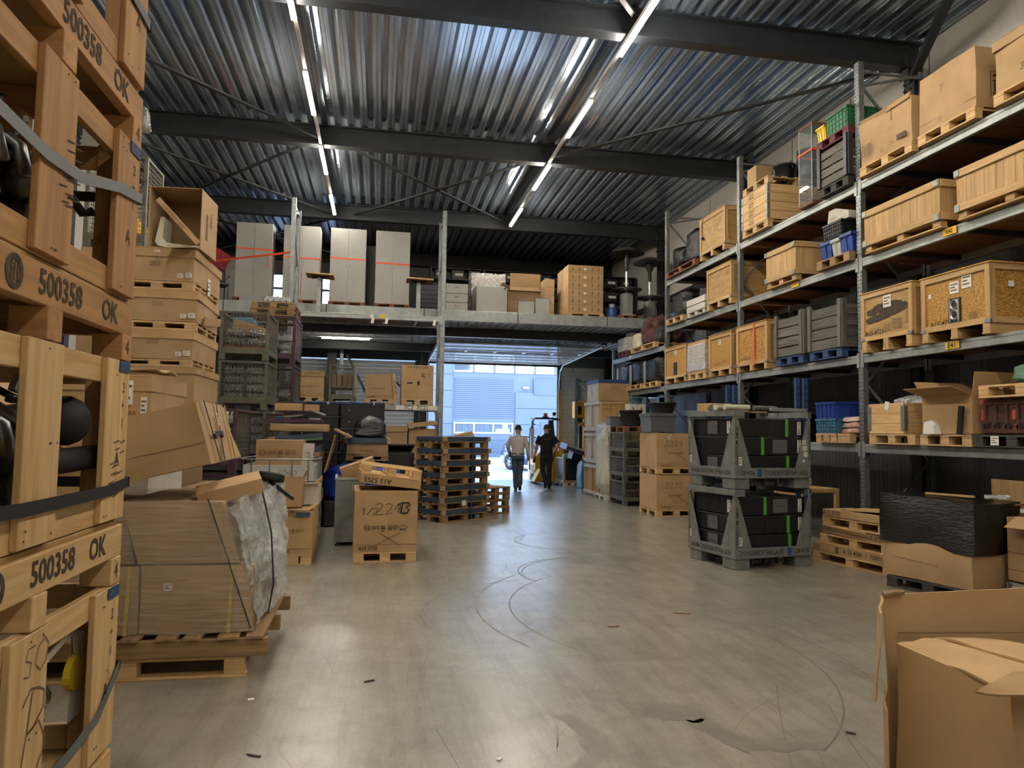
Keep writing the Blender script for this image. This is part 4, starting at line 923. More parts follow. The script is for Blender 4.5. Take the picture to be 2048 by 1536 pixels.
# --- second bay, second level
plankcrate('low pine crate of upright planks on the second shelf beside the blue bins', RK(10.74, 9.89, .85, M_), RZ, (.85, .85, .59), 7, 'crateply')
pallet('pallet carrying the blue and grey bins on the second shelf', RK(9.36, 8.62, 1.0, M_), RZ, .74, 1.0, m='pineold')
bin_('left blue plastic bin under the black crate, second shelf', (6.3, 9.2, M_+.13), RZ, (.25, .36, .26), 'binblue', .08, 1, rim=.05)
bin_('translucent grey bin between two blue bins on the second shelf', (6.3, 8.97, M_+.13), RZ, (.19, .36, .25), 'bingrey', .08, 1, rim=.05)
bin_('right blue plastic bin beside the rack upright, second shelf', (6.3, 8.74, M_+.13), RZ, (.25, .36, .27), 'binblue', .08, 1, rim=.05)
bin_('black slatted plastic crate standing across the blue bins', (6.34, 9.05, M_+.41), RZ, (.42, .42, .22), 'blackplastic', .02, 8, 'plastic_crate', 'crate', lattice=True)
t = T('white_carton', 'white carton with sloping lid on top of the black slatted crate', 'box', (6.36, 9.0, M_+.632), RZ); G().m('cardwhite').prism([(-.24, 0), (.24, 0), (.24, .09), (-.04, .2), (-.20, .2)], -.18, .18).build('body', t); txt('GROB', .05, 'inkfade', t, (-.1, -.183, .07)); bx('seam', (.4, .002, .004), 'carddark', t, (0, -.181, .03), b=0)
# --- second bay, E41 level
for i, (a, c) in enumerate(((10.46, 9.72), (9.56, 8.80))):
    pallet('blue painted pallet under the %s dark grey weathered plank crate' % ('farther', 'nearer')[i], RK(a, c, 1.0, E_), RZ, a-c, 1.0, m='bluewood')
    plankcrate(('farther dark grey weathered plank crate on a blue pallet with a gap in its boards', 'nearer dark grey weathered plank crate on a blue pallet by the upright')[i], RK(a, c, 1.0, E_+.13), RZ, (a-c, 1.0, .60), 4, 'greywood', horiz=True, feet=False, posts='greywood', gap=.014 if i else .02)
# --- second bay, L level
pallet('pallet under the two stacked blue crates on the lowest shelf', RK(9.42, 8.95, 1.0, L_), RZ, .47, 1.0)
bin_('lower pale blue ribbed crate of the two stacked on the lowest shelf', RK(9.41, 8.93, .6, L_+.13), RZ, (.48, .6, .20), 'bincyan', .01, 7, 'plastic_crate', 'crate', lattice=True)
bin_('upper deep blue ribbed crate of the two stacked on the lowest shelf', RK(9.41, 8.93, .6, L_+.33), RZ, (.48, .6, .23), 'binblue', .01, 5, 'plastic_crate', 'crate')
pallet('pallet under the film wrapped brown packs beside the rack upright', RK(8.92, 8.66, 1.0, L_), RZ, .26, 1.0)
for k in range(3): bundle('film_pack', ('lowest', 'middle', 'topmost')[k]+' of the film wrapped brown packs beside the rack upright', (6.3+.01*k, 8.77, L_+.13+k*.075), RZ, (.34, .4, .08), 'meatpack', .015, 'pack', 8, sc=5)
bundle('black_bundle', 'big black foil bundle lying behind the stacked blue crates', (7.0, 9.4, L_), RZ, (1.3, .44, .62), 'blackfoil', .06)
bundle('black_bundle', 'smaller black foil bundle beside the rear of the blue steel posts', (6.6, 10.9, L_), RZ, (.8, .8, .5), 'blackfoil', .06)
# --- third bay
z = T_
t = panelcrate('tall plywood crate with handwriting and a hanging bulb cable on the top shelf', RK(13.23, 12.16, 1.1, z), RZ, (1.07, 1.1, .80), 'ply', 'crateply', fh=.10, fw=.07)
hand('F7 N 19', .10, 'inkfade', t, (-.25, -.537, .56), w=.1); hand('17 R1', .10, 'inkfade', t, (-.2, -.537, .44), w=.1); txt('A15-4723', .07, 'inkfade', t, (-.25, -.537, .19)); sticker(t, -.2, .62, .09, .09, .522, rot=RIGHT, lines=False)
G().m('rubber').tube([(-.36, -.56, .8), (-.37, -.57, .66), (-.38, -.56, .5), (-.36, -.56, .42)], .006, 5).build('cable', t); G().m('carglass').lathe([(0, -.03), (.03, -.02), (.035, 0), (.025, .03), (0, .04)], (-.34, -.57, .4), 10).build('bulb', t)
pallet('old pallet under two black bags at the end of the top shelf', RK(14.95, 13.45, 1.0, z), RZ, 1.5, 1.0, m='brownwood')
bundle('black_bag', 'black bag at the far end of the top shelf, farther of two', (6.5, 14.55, z+.13), 0, (.7, .66, .55), 'blackfoil', .09)
bundle('black_bag', 'taller black bag next to the tall plywood crate on the top shelf', (6.5, 13.8, z+.13), 0, (.7, .62, .72), 'blackfoil', .09)
t = panelcrate('plywood crate with written front on the second shelf beside the white plank box', RK(12.92, 11.92, 1.3, M_), RZ, (1.0, 1.3, .75), 'ply', 'crateply', fh=.11, fw=.06, side='ply')
hand('F7 DTM 107', .10, 'inkfade', t, (-.38, -.637, .55), w=.08); hand('ARMATI', .10, 'inkfade', t, (-.3, -.637, .36), w=.08); txt('A15-4723', .06, 'inkfade', t, (-.26, -.637, .17)); hand('7749', .14, 'inkfade', t, (.502, -.1, .32), RIGHT, w=.1)
pallet('pallet under the black foil roll on the second shelf, far end', RK(14.95, 14.05, 1.0, M_), RZ, .9, 1.0)
bundle('black_bundle', 'black foil wrapped roll at the far end of the second shelf', (6.5, 14.5, M_+.13), 0, (.75, .8, .62), 'blackfoil', .07)
plankcrate('low whitish plank box with a pale strap beside the written plywood crate', RK(13.85, 13.0, 1.0, M_), RZ, (.85, 1.0, .36), 2, 'whitewood', horiz=True, fh=.08, gap=.02)
bundle('black_bundle', 'dark wrapped bundle on top of the low whitish plank box', (6.6, 13.4, M_+.37), 0, (.75, .7, .26), 'blackfoil', .05)
t = panelcrate('small strand board crate with a slot in its front, far end of the third shelf', RK(15.0, 13.87, 1.1, E_), RZ, (1.13, 1.1, .76), 'osb', 'crateply', fh=.1); bx('cut_out', (.16, .02, .3), 'steelblack', t, (-.02, -.533, .28), b=0); sticker(t, .0, .63, .12, .1, -.54); hand('09N', .09, 'inkfade', t, (-.36, -.537, .56))
pallet('pallet under the film wrapped sheet stack on the third shelf', RK(13.78, 12.97, 1.0, E_), RZ, .81, 1.0)
t = carton('wrapped_stack', 'stack of brown sheets wrapped in whitish film between two strand board crates', RK(13.78, 12.97, .95, E_+.13), RZ, (.8, .95, .62), 'cardnew', .01, cat='stack')
for k in range(9): bx('sheet', (.78, .03, .05), 'cardwhite', t, (rnd.uniform(-.01, .01), -.47, .07+k*.058))
bulgebox(G().m('clearfilm_thick'), .82, .98, .5, .02, 5, .02).build('film', t, (0, 0, .05))
t = panelcrate('strand board crate with a paper note beside the crate with the orange strap', RK(12.84, 11.92, 1.1, E_), RZ, (.92, 1.1, .76), 'osb', 'crateply', fh=.1); sticker(t, -.02, .62, .1, .09, -.54); txt('A15-4723', .07, 'inkfade', t, (-.12, -.537, .22)); txt('71 N', .08, 'inkfade', t, (.16, -.537, .24))
t = panelcrate('strand board crate bound by an upright orange strap on the third shelf', RK(11.76, 10.72, 1.1, E_), RZ, (1.04, 1.1, .78), 'osb', 'crateply', fh=.1, fw=.07); bx('strap', (.05, .003, .72), 'orange', t, (.10, -.556, .44), b=0); bx('strap', (.05, 1.0, .003), 'orange', t, (.10, 0, .802), b=0); txt('A15-4723', .075, 'inkfade', t, (-.22, -.537, .22)); hand('151', .08, 'inkfade', t, (.25, -.537, .26))
# --- far short bay
z = 3.564
t = plankcrate('white painted crate on a red pallet at the end of the far rack shelf', RK(18.2, 17.5, .9, z+.13), RZ, (.7, .9, .34), 2, 'whitewood', horiz=True, feet=False)
pallet('dark red pallet under the white painted crate on the far rack shelf', RK(18.2, 17.5, .9, z), RZ, .7, .9, m='redwood')
pallet('pallet under the oily engine bundle on the far rack shelf', RK(17.2, 15.6, 1.0, z), RZ, 1.6, 1.0)
carton('white_carton', 'small white carton on top of the white painted crate, far rack shelf', (6.4, 17.9, z+.47), RZ, (.3, .3, .14), 'cardwhite')
bundle('oily_engine', 'dirty brown engine lashed with ropes on the far rack shelf', (6.6, 16.5, z+.13), RZ, (1.0, .8, .75), 'rust', .12, 'engine part', 16, sc=6)
for k in range(2): bundle('oily_engine', ('dark round engine part beside the lashed brown engine', 'pale sacking beside the lashed brown engine on the far rack shelf')[k], (6.35, 15.72+k*1.52, z+.13), 0, (.36, .36, .4), ('iron', 'bagwhite')[k], .06, 'engine part')
z = 2.654
for k in range(3):
    y = 17.85-k*.98
    pallet('short pallet under the %s black film wrapped bale on the far rack' % ('farthest', 'middle', 'nearest')[k], RK(y+.45, y-.45, 1.0, z), RZ, .9, 1.0)
    bundle('black_bale', '%s of three bales in black film on the far rack shelf' % ('farthest', 'middle', 'nearest')[k], (6.58, y, z+.13), 0, (.95, .84, .66), 'blackfoil', .05, 'bale', 14, .06)
    bx('blue_sack', (.03, .1, .5), 'galvbeam', None, (6.09, y+.35, z+.381), (0, 0, 0)); o = bpy.data.objects[-1] if False else C.objects[-1]; tag(o, 'narrow pale strip standing at the side of the %s black bale' % ('farthest', 'middle', 'nearest')[k], 'strip')
# ------------------------------------------------------------------ grey steel crates with black trays
def steel_crate(label, z, lower):
    t = T('steel_crate', label, 'crate', (4.654, 8.697, z), math.radians(10.5)); w, d, h = 1.14, .95, .945; m = 'crategrey'; r0, r1 = .13, .255
    for sx in (-1, 1):
        for sy in (-1, 1):
            g = G().m(m); g.box((sx*(w/2-.02), sy*(d/2-.003), (r0+h)/2), (.04, .006, h-r0)); g.box((sx*(w/2-.003), sy*(d/2-.02), (r0+h)/2), (.006, .04, h-r0)); g.build('corner_post', t)
            f, s_ = .235, .26
            G().m(m).prism([(sx*w/2, r1), (sx*(w/2-f), r1), (sx*(w/2-.05), h-.11), (sx*w/2, h-.11)], sy*d/2-.004, sy*d/2+.004).build('gusset', t)
            G().m(m).prism([(sy*d/2, r1), (sy*(d/2-s_), r1), (sy*(d/2-.05), h-.11), (sy*d/2, h-.11)], sx*w/2-.004, sx*w/2+.004, 'x').build('gusset', t)
            bx('foot', (.22, .24, r0), m, t, (sx*(w/2-.12), sy*(d/2-.14), r0/2), b=.006)
    for sy in (-1, 1): bx('rim_plate', (w, .008, r1-r0), m, t, (0, sy*(d/2), (r0+r1)/2)); bx('base_rail', (w, .05, .03), m, t, (0, sy*(d/2-.02), r0+.015))
    for sx in (-1, 1): bx('rim_plate', (.008, d, r1-r0), m, t, (sx*w/2, 0, (r0+r1)/2)); bx('base_rail', (.05, d, .03), m, t, (sx*(w/2-.02), 0, r0+.015))
    bx('floor_plate', (w-.03, d-.03, .012), m, t, (0, 0, r0+.04))
    for sx in (-1, 1): bx('top_rail', (.05, d+.02, .07), m, t, (sx*(w/2-.01), 0, h-.035))
    for sy in (-1, 1): bx('top_corner', (.14, .02, .08), m, t, (-w/2+.07, sy*d/2, h-.04)); bx('top_corner', (.05, .02, .08), m, t, (w/2-.02, sy*d/2, h-.04))
    for k in range(3): bx('foot_web', (.012, d-.3, r0-.02), 'galv', t, (-.2+k*.2, 0, r0/2+.01))
    for k in range(2): bx('foot_web', (w-.4, .012, .05), m, t, (0, -.25+k*.5, .05))
    y = -d/2-.006; zt = (r0+r1)/2; S1 = .082
    a, c = ((-.39, '308 4704'), (.19, 'ZYLINDERKOPF 8x8  LA205')) if not lower else ((-.19, 'ZYLINDERKOPF 8x8  LA205'), (.42, '308 4704'))
    for xx, s in (a, c): txt(s, S1, 'ink', t, (xx, y, zt), FRONT, .004, sx=.66)
    bx('blue_patch', (.06, .002, .09), 'gasblue', t, (-.21 if not lower else .225, y, zt), b=0)
    txt('308 4704  ZYLINDERKOPF 8x8  LA205', S1*.95, 'ink', t, (-w/2-.006, 0, zt), LEFT, .004, sx=.64)
    for sy, xx in ((-1, -w/2+.03),): txt('EIGENTUM BMW', .06, 'ink', t, (xx, y, .52), (PI/2, -PI/2, 0), .004)
    txt('STAPELFAKTOR 1+2', .045, 'ink', t, (w/2-.02, y, .55), (PI/2, PI/2, 0), .004)
    txt('EIGENTUM', .05, 'ink', t, (-w/2-.006, d/2-.03, .5), (PI/2, PI/2, -PI/2), .004)
    sticker(t, -w/2+.075, .335, .05, .10, y-.001); sticker(t, d/2-.06, .335, .035, .09, -w/2-.006, rot=LEFT)
    if not lower:
        for k in range(3): bx('note', (.06+.01*(k % 2), .002, .06), 'cardwhite', t, (w/2-.10+.01*k, y, .57-.075*k), b=0)
        bx('note', (.035, .002, .03), 'paper', t, (w/2-.11, y, .34), b=0)
    return t
CA, CS = math.cos(math.radians(10.5)), math.sin(math.radians(10.5))
for lv, z in ((0, 0.0), (1, .952)):
    steel_crate(('lower grey steel stacking crate on the floor, its text starting with ZYLINDERKOPF', 'upper grey steel stacking crate with parts heaped on top and paper notes on its gusset')[lv], z, lv == 0)
    for k in range(3):
        t = T('black_tray', '%s black plastic tray inside the %s grey steel crate' % (('lowest', 'middle', 'topmost')[k], ('lower', 'upper')[lv]), 'tray', (4.654, 8.697, z+.182+k*.226), math.radians(10.5), 'black trays in the grey steel crates')
        W, D, H = 1.04, .86, .215
        bx('body', (W, D, H), 'blackplastic', t, (0, 0, H/2), b=.006)
        for q in range(6): bx('rib', (.008, D+.008, H*.9), 'blackplastic', t, (-.43+q*.172, 0, H/2), b=.002)
        for q in range(4): bx('rib', (W+.008, .008, H*.9), 'blackplastic', t, (0, -.33+q*.22, H/2), b=.002)
        bx('edge_rim', (W+.012, D+.012, .012), 'tubblack', t, (0, 0, H-.008))
        yy = -D/2-.006
        gx = ((.27, .25, -.10), (.25, -.10, .24))[lv][k] if lv == 0 else (.25, -.13, .24)[k]
        bx('green_strap', (.045, .003, H), 'strapgreen', t, (gx, yy, H/2), b=0); bx('green_strap', (.045, D, .003), 'strapgreen', t, (gx, 0, H+.002), b=0)
        s = G().m('paper').box((0, 0, 0), (.055, .002, .165)); s.build('sticker', t, (.43, yy, H/2)); txt('428 7348', .034, 'ink', t, (.43, yy-.0015, H/2+.02), (PI/2, PI/2, 0), .02)
        g = G().m('ink'); ring(g, 0, 0, .014, .006, 14); ribbon(g, [(-.008, -.008), (.008, .008)], .008); g.build('emblem', t, (.43, yy-.0015, H/2-.063), FRONT)
        s = G().m('paper').box((0, 0, 0), (.002, .06, .15)); s.build('sticker', t, (-W/2-.006, -.30, H/2)); txt('428 7348', .03, 'ink', t, (-W/2-.0075, -.30, H/2+.02), (PI/2, PI/2, -PI/2), .02)
        if (lv, k) in ((0, 2), (1, 1)): bx('name_plate', (.22, .004, .165), 'greyplastic', t, (.13, yy, H/2), b=0); txt('KLEINLADUNG', .02, 'ink', t, (.13, yy-.003, H/2))
        if (lv, k) in ((0, 0), (0, 1), (1, 0), (1, 2)): bx('name_plate', (.004, .2, .165), 'greyplastic', t, (-W/2-.006, .02, H/2), b=0); txt('KLEINLADUNG', .02, 'ink', t, (-W/2-.009, .02, H/2), LEFT)
def onsteel(x, y, z): return (4.654+x*CA-y*CS, 8.697+x*CS+y*CA, z)
def loose(name, label, cat, fn, loc, rot=(0, 0, 0)): g = G(); fn(g); return tag(g.build(name, None, loc, rot), label, cat)
zt = 1.90
loose('board', 'flat pale board laid across the back of the upper steel crate', 'board', lambda g: g.m('crateply_x').box((0, 0, .01), (.7, .16, .02), b=.002), onsteel(.2, .36, zt), (0, 0, .18))
loose('wooden_box', 'shallow pale wooden box on the left rear of the upper steel crate', 'box', lambda g: g.m('crateply_x').box((0, 0, .05), (.62, .3, .10), b=.003), onsteel(-.2, .22, zt+.0), (0, 0, .18))
loose('aluminium_rail', 'long pale metal rail lying along the right front top of the upper crate', 'rail', lambda g: g.m('galvbeam').box((0, 0, .02), (.56, .04, .045), b=.004), onsteel(.28, -.42, zt), (0, 0, .2))
loose('dark_pipe', 'short black flanged pipe lying on top of the upper steel crate', 'pipe', lambda g: [g.m('steelblack').cyl((-.12, 0, .05), (.12, 0, .05), .034, n=14), g.cyl((-.14, 0, .05), (-.12, 0, .05), .05, n=14), g.cyl((.1, 0, .05), (.12, 0, .05), .05, n=14)], onsteel(-.28, -.25, zt+.0), (0, 0, .25))
for i, (x, y, a, L, m_, lb) in enumerate(((-.45, -.36, .1, .34, 'bagwhite', 'beige cloth tube, foremost on the left edge of the upper steel crate'), (-.5, -.15, .5, .3, 'cardwhite', 'pale paper tube behind the beige cloth tube on the upper steel crate'), (.02, -.3, .25, .36, 'greyplastic', 'grey tube lying beside the black flanged pipe'), (-.5, .1, 1.2, .3, 'cageolive', 'drab grey tube at the left rear corner of the upper steel crate'))):
    loose('tube', lb, 'tube', lambda g: g.m(m_).cyl((-L/2, 0, .035), (L/2, 0, .035), .034, n=12), onsteel(x, y, zt+.001), (0, 0, a))
loose('bent_wire', 'thin black wire handle standing up on the topmost tray of the upper crate', 'handle', lambda g: g.m('steelblack').tube([(-.07, 0, 0), (-.07, 0, .05), (.07, 0, .05), (.07, 0, 0)], .008, 6), onsteel(.14, -.3, zt-.085+.03))
# ------------------------------------------------------------------ cartons, cages, bag and tall crates along the right aisle
pallet('pallet on the floor under the lower carton marked 2213', (5.72, 13.95, 0), 0, .84, .95, m='pinenew')
def vwcarton(label, loc, rz, dim, code, hand_s=None, size=1, m='cardnew', name='cardboard_box', lw=.05, cx=0, lg=True, **k):
    t = carton(name, label, loc, rz, dim, m, .006, **k); w, d, h = dim; y = -d/2-.012
    if code: txt(code, h*.075*size, 'ink', t, (-w*.27+cx, y, h*.06), FRONT, .015); bx('base_band', (w+.004, .003, .004), 'carddark', t, (0, y+.006, h*.12), b=0)
    if lg: logos(t, -w*.02+cx, h*.42, lw*w, y)
    if hand_s: hand(hand_s, h*.17, 'inkfade', t, (-w*.32+cx, y, h*.62), w=.09)
    return t
t = vwcarton('carton marked 2213 standing on a floor pallet left of the grey steel crates', (5.72, 13.95, .13), 0, (.83, .93, .67), 'A15 3725', '2213'); G().m('inkfade').add([(0, 0, 0), (.3, -.2, 0), (.3, -.19, 0), (0, .01, 0)], [(0, 1, 2, 3)]).build('marker_line', t, (.02, -.478, .25), FRONT)
pallet('pallet between the two cartons marked 2213 and 2214', (5.72, 13.95, .815), 0, .84, .95, m='pinenew')
t = vwcarton('carton marked 2214 stacked on the carton marked 2213', (5.72, 13.95, .945), 0, (.83, .93, .67), 'A15 3725', '2214'); G().m('inkfade').add([(0, 0, 0), (.3, -.2, 0), (.3, -.19, 0), (0, .01, 0)], [(0, 1, 2, 3)]).build('marker_line', t, (.02, -.478, .25), FRONT)
for q in ((-.18, .6), (-.13, .63), (-.16, .57)): bx('tape_scrap', (.025, .002, .025), 'paper', t, (q[0], -.479, q[1]), (0, q[0]*4, 0), b=0)
bin_('grey lidded plastic box on the carton marked 2214', (5.5, 13.95, 1.635), 0, (.52, .6, .34), 'greyplastic', .06, 0, 'plastic_box', 'box', lid='greyplastic')
tub('wide black tub standing on the grey lidded plastic box', (5.62, 14.0, 2.012), .27, .22)
for k in range(3):
    t = cage('%s of three half height olive steel mesh cages stacked beside the carton 2213' % ('lowest', 'middle', 'topmost')[k], (5.71, 15.97, k*.542), 0, (.78, 1.0, .54), 'cageolive', half=[.34], feet=.11, pan=.08, group='stacked olive mesh cages')
loose('red_crate', 'low red plastic crate inside the lowest olive mesh cage', 'crate', lambda g: g.m('redpaint').box((0, 0, .07), (.3, .6, .13), b=.01), (5.9, 15.9, .131))
for k in range(3):
    loose('grey_tray', 'grey plastic tray inside the %s olive mesh cage' % ('lowest', 'middle', 'topmost')[k], 'tray', lambda g: g.m('greyplastic').box((0, 0, .08), (.3, .7, .16), b=.01), (5.52+.22*(k == 1), 15.95, k*.542+.132))
pallet('reddish brown pallet on top of the stacked olive mesh cages', (5.71, 15.97, 1.63), 0, .78, 1.0, m='brownwood')
tub('black tapered tub with a small tag on the brown pallet over the cages', (5.58, 15.75, 1.762), .26, .36)
t = T('grey_case', 'long dark grey case lying beside the black tapered tub on the cages', 'case', (5.36, 16.2, 1.762), 0); bx('body', (.34, .3, .2), 'greyplastic', t, (0, 0, .1)); bx('lid', (.35, .31, .02), 'tubblack', t, (0, 0, .21))
for k in range(2): 
    t = carton('white_box', '%s of two white file boxes behind the black tapered tub' % ('left', 'right')[k], (5.78+.2*k, 16.3, 1.762), 0, (.19, .3, .52), 'cardwhite', .002); bx('grip_hole', (.03, .003, .04), 'ink', t, (0, -.153, .42), b=0)
tub('pale blue bucket standing on the white file boxes', (5.9, 16.3, 2.292), .16, .15, 'bincyan', handles=False)
loose('white_tank', 'small ribbed white canister on top of the rear file box area', 'canister', lambda g: [g.m('cardwhite').box((0, 0, .14), (.24, .14, .28), b=.02)]+[g.box((-.09+.045*q, -.072, .14), (.012, .01, .24)) for q in range(5)], (5.72, 16.62, 1.765))
# tall white bag
pallet('whitish pallet under the tall white bulk bag', (5.62, 17.0, 0), 0, .76, .8, m='whitewood')
t = T('bulk_bag', 'tall white woven bulk bag with yellowish folded top on a pallet', 'bag', (5.60, 17.02, .131)); bundle('body', 'x', (0, 0, 0), 0, (.74, .76, 1.72), 'bagwhite', .035, n=18, taper=-.02, sc=2.2, parent=t)
bundle('plastic_cover', 'y', (0, 0, 1.25), 0, (.78, .8, .52), 'clearfilm_thick', .03, n=12, taper=.02, parent=t)
for k in range(4): G().m('clearfilm_thick').tube([(-.3+.17*k, -.40, 1.6), (-.28+.16*k, -.425, 1.0), (-.22+.15*k, -.41, .3)], [.012, .02, .006], 6).build('film_fold', t)
# tall crate stack A5
for k in range(3):
    z = (.0, .80, 1.60)[k]
    t = panelcrate(('lowest crate of the tall stack, strand board with white rails', 'middle plywood crate of the tall stack with white rails', 'topmost plywood crate of the tall stack, marked A5')[k], (5.89, 18.08, z), 0, (1.06, 1.34, .785), ('osb', 'ply', 'ply')[k], 'crateply', fh=.05, fw=.07, side=('osb', 'cardwhite', 'cardwhite')[k], lid=False)
    bx('mid_rail', (.02, .07, .62), 'crateply', t, (-.535, 0, .42))
    for zz in (.09, .75): bx('white_rail', (.022, 1.34, .085), 'whitewood', t, (-.54, 0, zz))
    if k == 2:
        hand('A5', .12, 'inkfade', t, (-.40, -.662, .56), w=.1); hand('PANDEKING', .08, 'inkfade', t, (.0, -.662, .58), w=.09, sp=.75); hand('MIC', .08, 'inkfade', t, (-.1, -.662, .43), w=.1); hand('0049', .075, 'inkfade', t, (.25, -.662, .43), w=.1); hand('1274', .075, 'inkfade', t, (.2, -.662, .32), w=.1); txt('A15-4', .06, 'inkfade', t, (-.33, -.662, .27))
t = carton('lidded_carton', 'white sided carton with blue lid standing on the topmost A5 crate', (5.76, 18.0, 2.40), 0, (.80, 1.0, .52), 'card', .004, lid=(.07, 'strapblue'))
bx('white_side', (.004, .98, .44), 'cardwhite', t, (-.408, 0, .22), b=0); hand('V', .16, 'ink', t, (-.412, .1, .1), LEFT); hand('WVP', .08, 'inkfade', t, (-.1, -.505, .28), w=.1)
pallet('white pallet on the A5 crate holding two grey blue baskets', (6.28, 17.55, 2.40), 0, .2, .26, m='whitewood', detail=False)
for k in range(2): bin_('%s grey blue basket on the small white pallet over the A5 crate' % ('left', 'right')[k], (6.24+.11*k, 17.5, 2.531), 0, (.11, .2, .2), 'bingrey', .1, 0)
# ------------------------------------------------------------------ pallet pile, black wrapped carton, cartons at the right edge
PR = math.radians(-12)
p0 = (5.96, 8.26)
def pilep(label, z, L, W, dx=0, dy=0, rz=0, m='pinenew', h=.127): return pallet(label, (5.70+dx, 8.2+dy, z), math.radians(-81)+rz, L, W, h, m)
pilep('lowest pallet of the pile beside the grey steel crates', 0, 1.26, .45, .22)
t = T('printed_tray', 'flat carton tray printed A15 4581 / 700011 on the lowest pallet of the pile', 'tray', (5.92, 8.2, .131), math.radians(-81)); bx('body', (1.24, .44, .10), 'cardnew', t, (0, 0, .05)); txt('A 15 4581  /  700011', .075, 'ink', t, (.22, -.223, .05), FRONT, .01); icons(t, -.55, .05, .035, -.223); bx('label', (.05, .002, .08), 'inkfade', t, (-.2, -.222, .05), b=0)
pilep('middle pallet of the pile beside the grey steel crates', .233, 1.1, .45, .24, -.05)
t = T('printed_tray', 'warped carton tray printed A15 3725 on the middle pallet of the pile', 'tray', (5.94, 8.12, .363), math.radians(-81)); bx('body', (1.08, .44, .085), 'card', t, (0, 0, .045), (0, .02, 0)); txt('A15 3725', .07, 'ink', t, (.30, -.223, .045), FRONT, .01); txt('A15 3725', .07, 'ink', t, (.543, -.02, .05), RIGHT, .01); bx('loose_flap', (.7, .02, .05), 'cardnew', t, (-.15, -.235, .08), (.4, .03, 0))
pilep('upper pallet of the pile beside the grey steel crates', .457, 1.02, .45, .24, -.05)
t = T('printed_tray', 'topmost flat carton tray printed A15 5755 on the pallet pile', 'tray', (5.94, 8.12, .588), math.radians(-81)); bx('body', (1.04, .46, .085), 'cardnew', t, (0, 0, .045)); txt('A15 5755', .075, 'ink', t, (-.36, -.233, .045), FRONT, .01); bx('open_lid', (.8, .42, .006), 'cardnew', t, (.05, .05, .115), (.04, -.06, 0)); bx('gap', (.5, .03, .004), 'ink', t, (-.05, -.13, .093), b=0)
t = T('crate_frame', 'tall open plywood crate with a clear bag on top, behind the pallet pile', 'crate', (6.0, 9.55, 0), math.radians(-81))
bx('front_panel', (.62, .015, .86), 'ply', t, (0, -.25, .43)); 
for sx in (-1, 1):
    for sy in (-1, 1): bx('post', (.05, .06, .88), 'crateply', t, (sx*.31, sy*.25, .44))
    bx('rail', (.04, .46, .06), 'crateply', t, (sx*.31, 0, .85)); bx('rail', (.04, .46, .06), 'crateply', t, (sx*.31, 0, .06))
bx('rail', (.62, .04, .06), 'crateply', t, (0, .25, .85))
bundle('clear_bag', 'wrinkled clear plastic bag lying on the open plywood crate', (5.95, 9.62, .885), .3, (.34, .3, .14), 'clearfilm_thick', .04, 'bag')
bundle('black_bundle', 'low heap of shiny black foil under the rack beside the upright', (6.72, 9.15, 0), 0, (.6, .9, .50), 'blackfoil', .1)
t = T('wrapped_pallet_load', 'flat black film wrapped load of trays on the floor under the rack', 'load', (6.98, 7.6, 0), RZ)
for k in range(5): bx('layer', (1.35-.04*(k % 2), 1.0, .13), 'blackfoil', t, (.02*(k % 2), 0, .2+k*.135), (0, 0, rnd.uniform(-.02, .02)), b=.03)
bx('top_tray', (1.4, 1.05, .03), 'tubblack', t, (0, 0, .83)); bx('base', (1.3, 1.0, .13), 'darkwood', t, (0, 0, .066))
# black wrapped carton
BR = math.radians(-75)
pallet('black plastic pallet under the carton half wrapped in black film', (5.93, 6.82, 0), BR, .95, .72, .115, 'darkwood')
t = carton('cardboard_box', 'big carton with its upper half wrapped in black stretch film', (5.93, 6.84, .12), BR, (.98, .70, .44), 'card', .02, wob=.02)
bulgebox(G().m('blackfoil'), 1.02, .74, .52, .03, 12, .03, (.0, 0), 4).build('black_film', t, (0, 0, .345), (0, .03, 0)); bx('seam', (.5, .003, .004), 'carddark', t, (-.1, -.375, .2), (0, .05, 0), b=0)
loose('cable_coil', 'clear coiled tubing lying on top of the black film wrapped carton', 'coil', lambda g: [g.m('clearfilm_thick').tube([(.12*math.cos(a*.5)+.02*math.sin(a), .09*math.sin(a*.5), .02+.012*(a % 3)) for a in range(40)], .009, 6)], (6.15, 6.4, .985))
loose('long_stick', 'long pale stick lying across the top of the black film wrapped carton', 'stick', lambda g: g.m('crateply_x').box((0, 0, .012), (.5, .04, .02)), (6.02, 6.9, .985), (0, 0, -1.2))
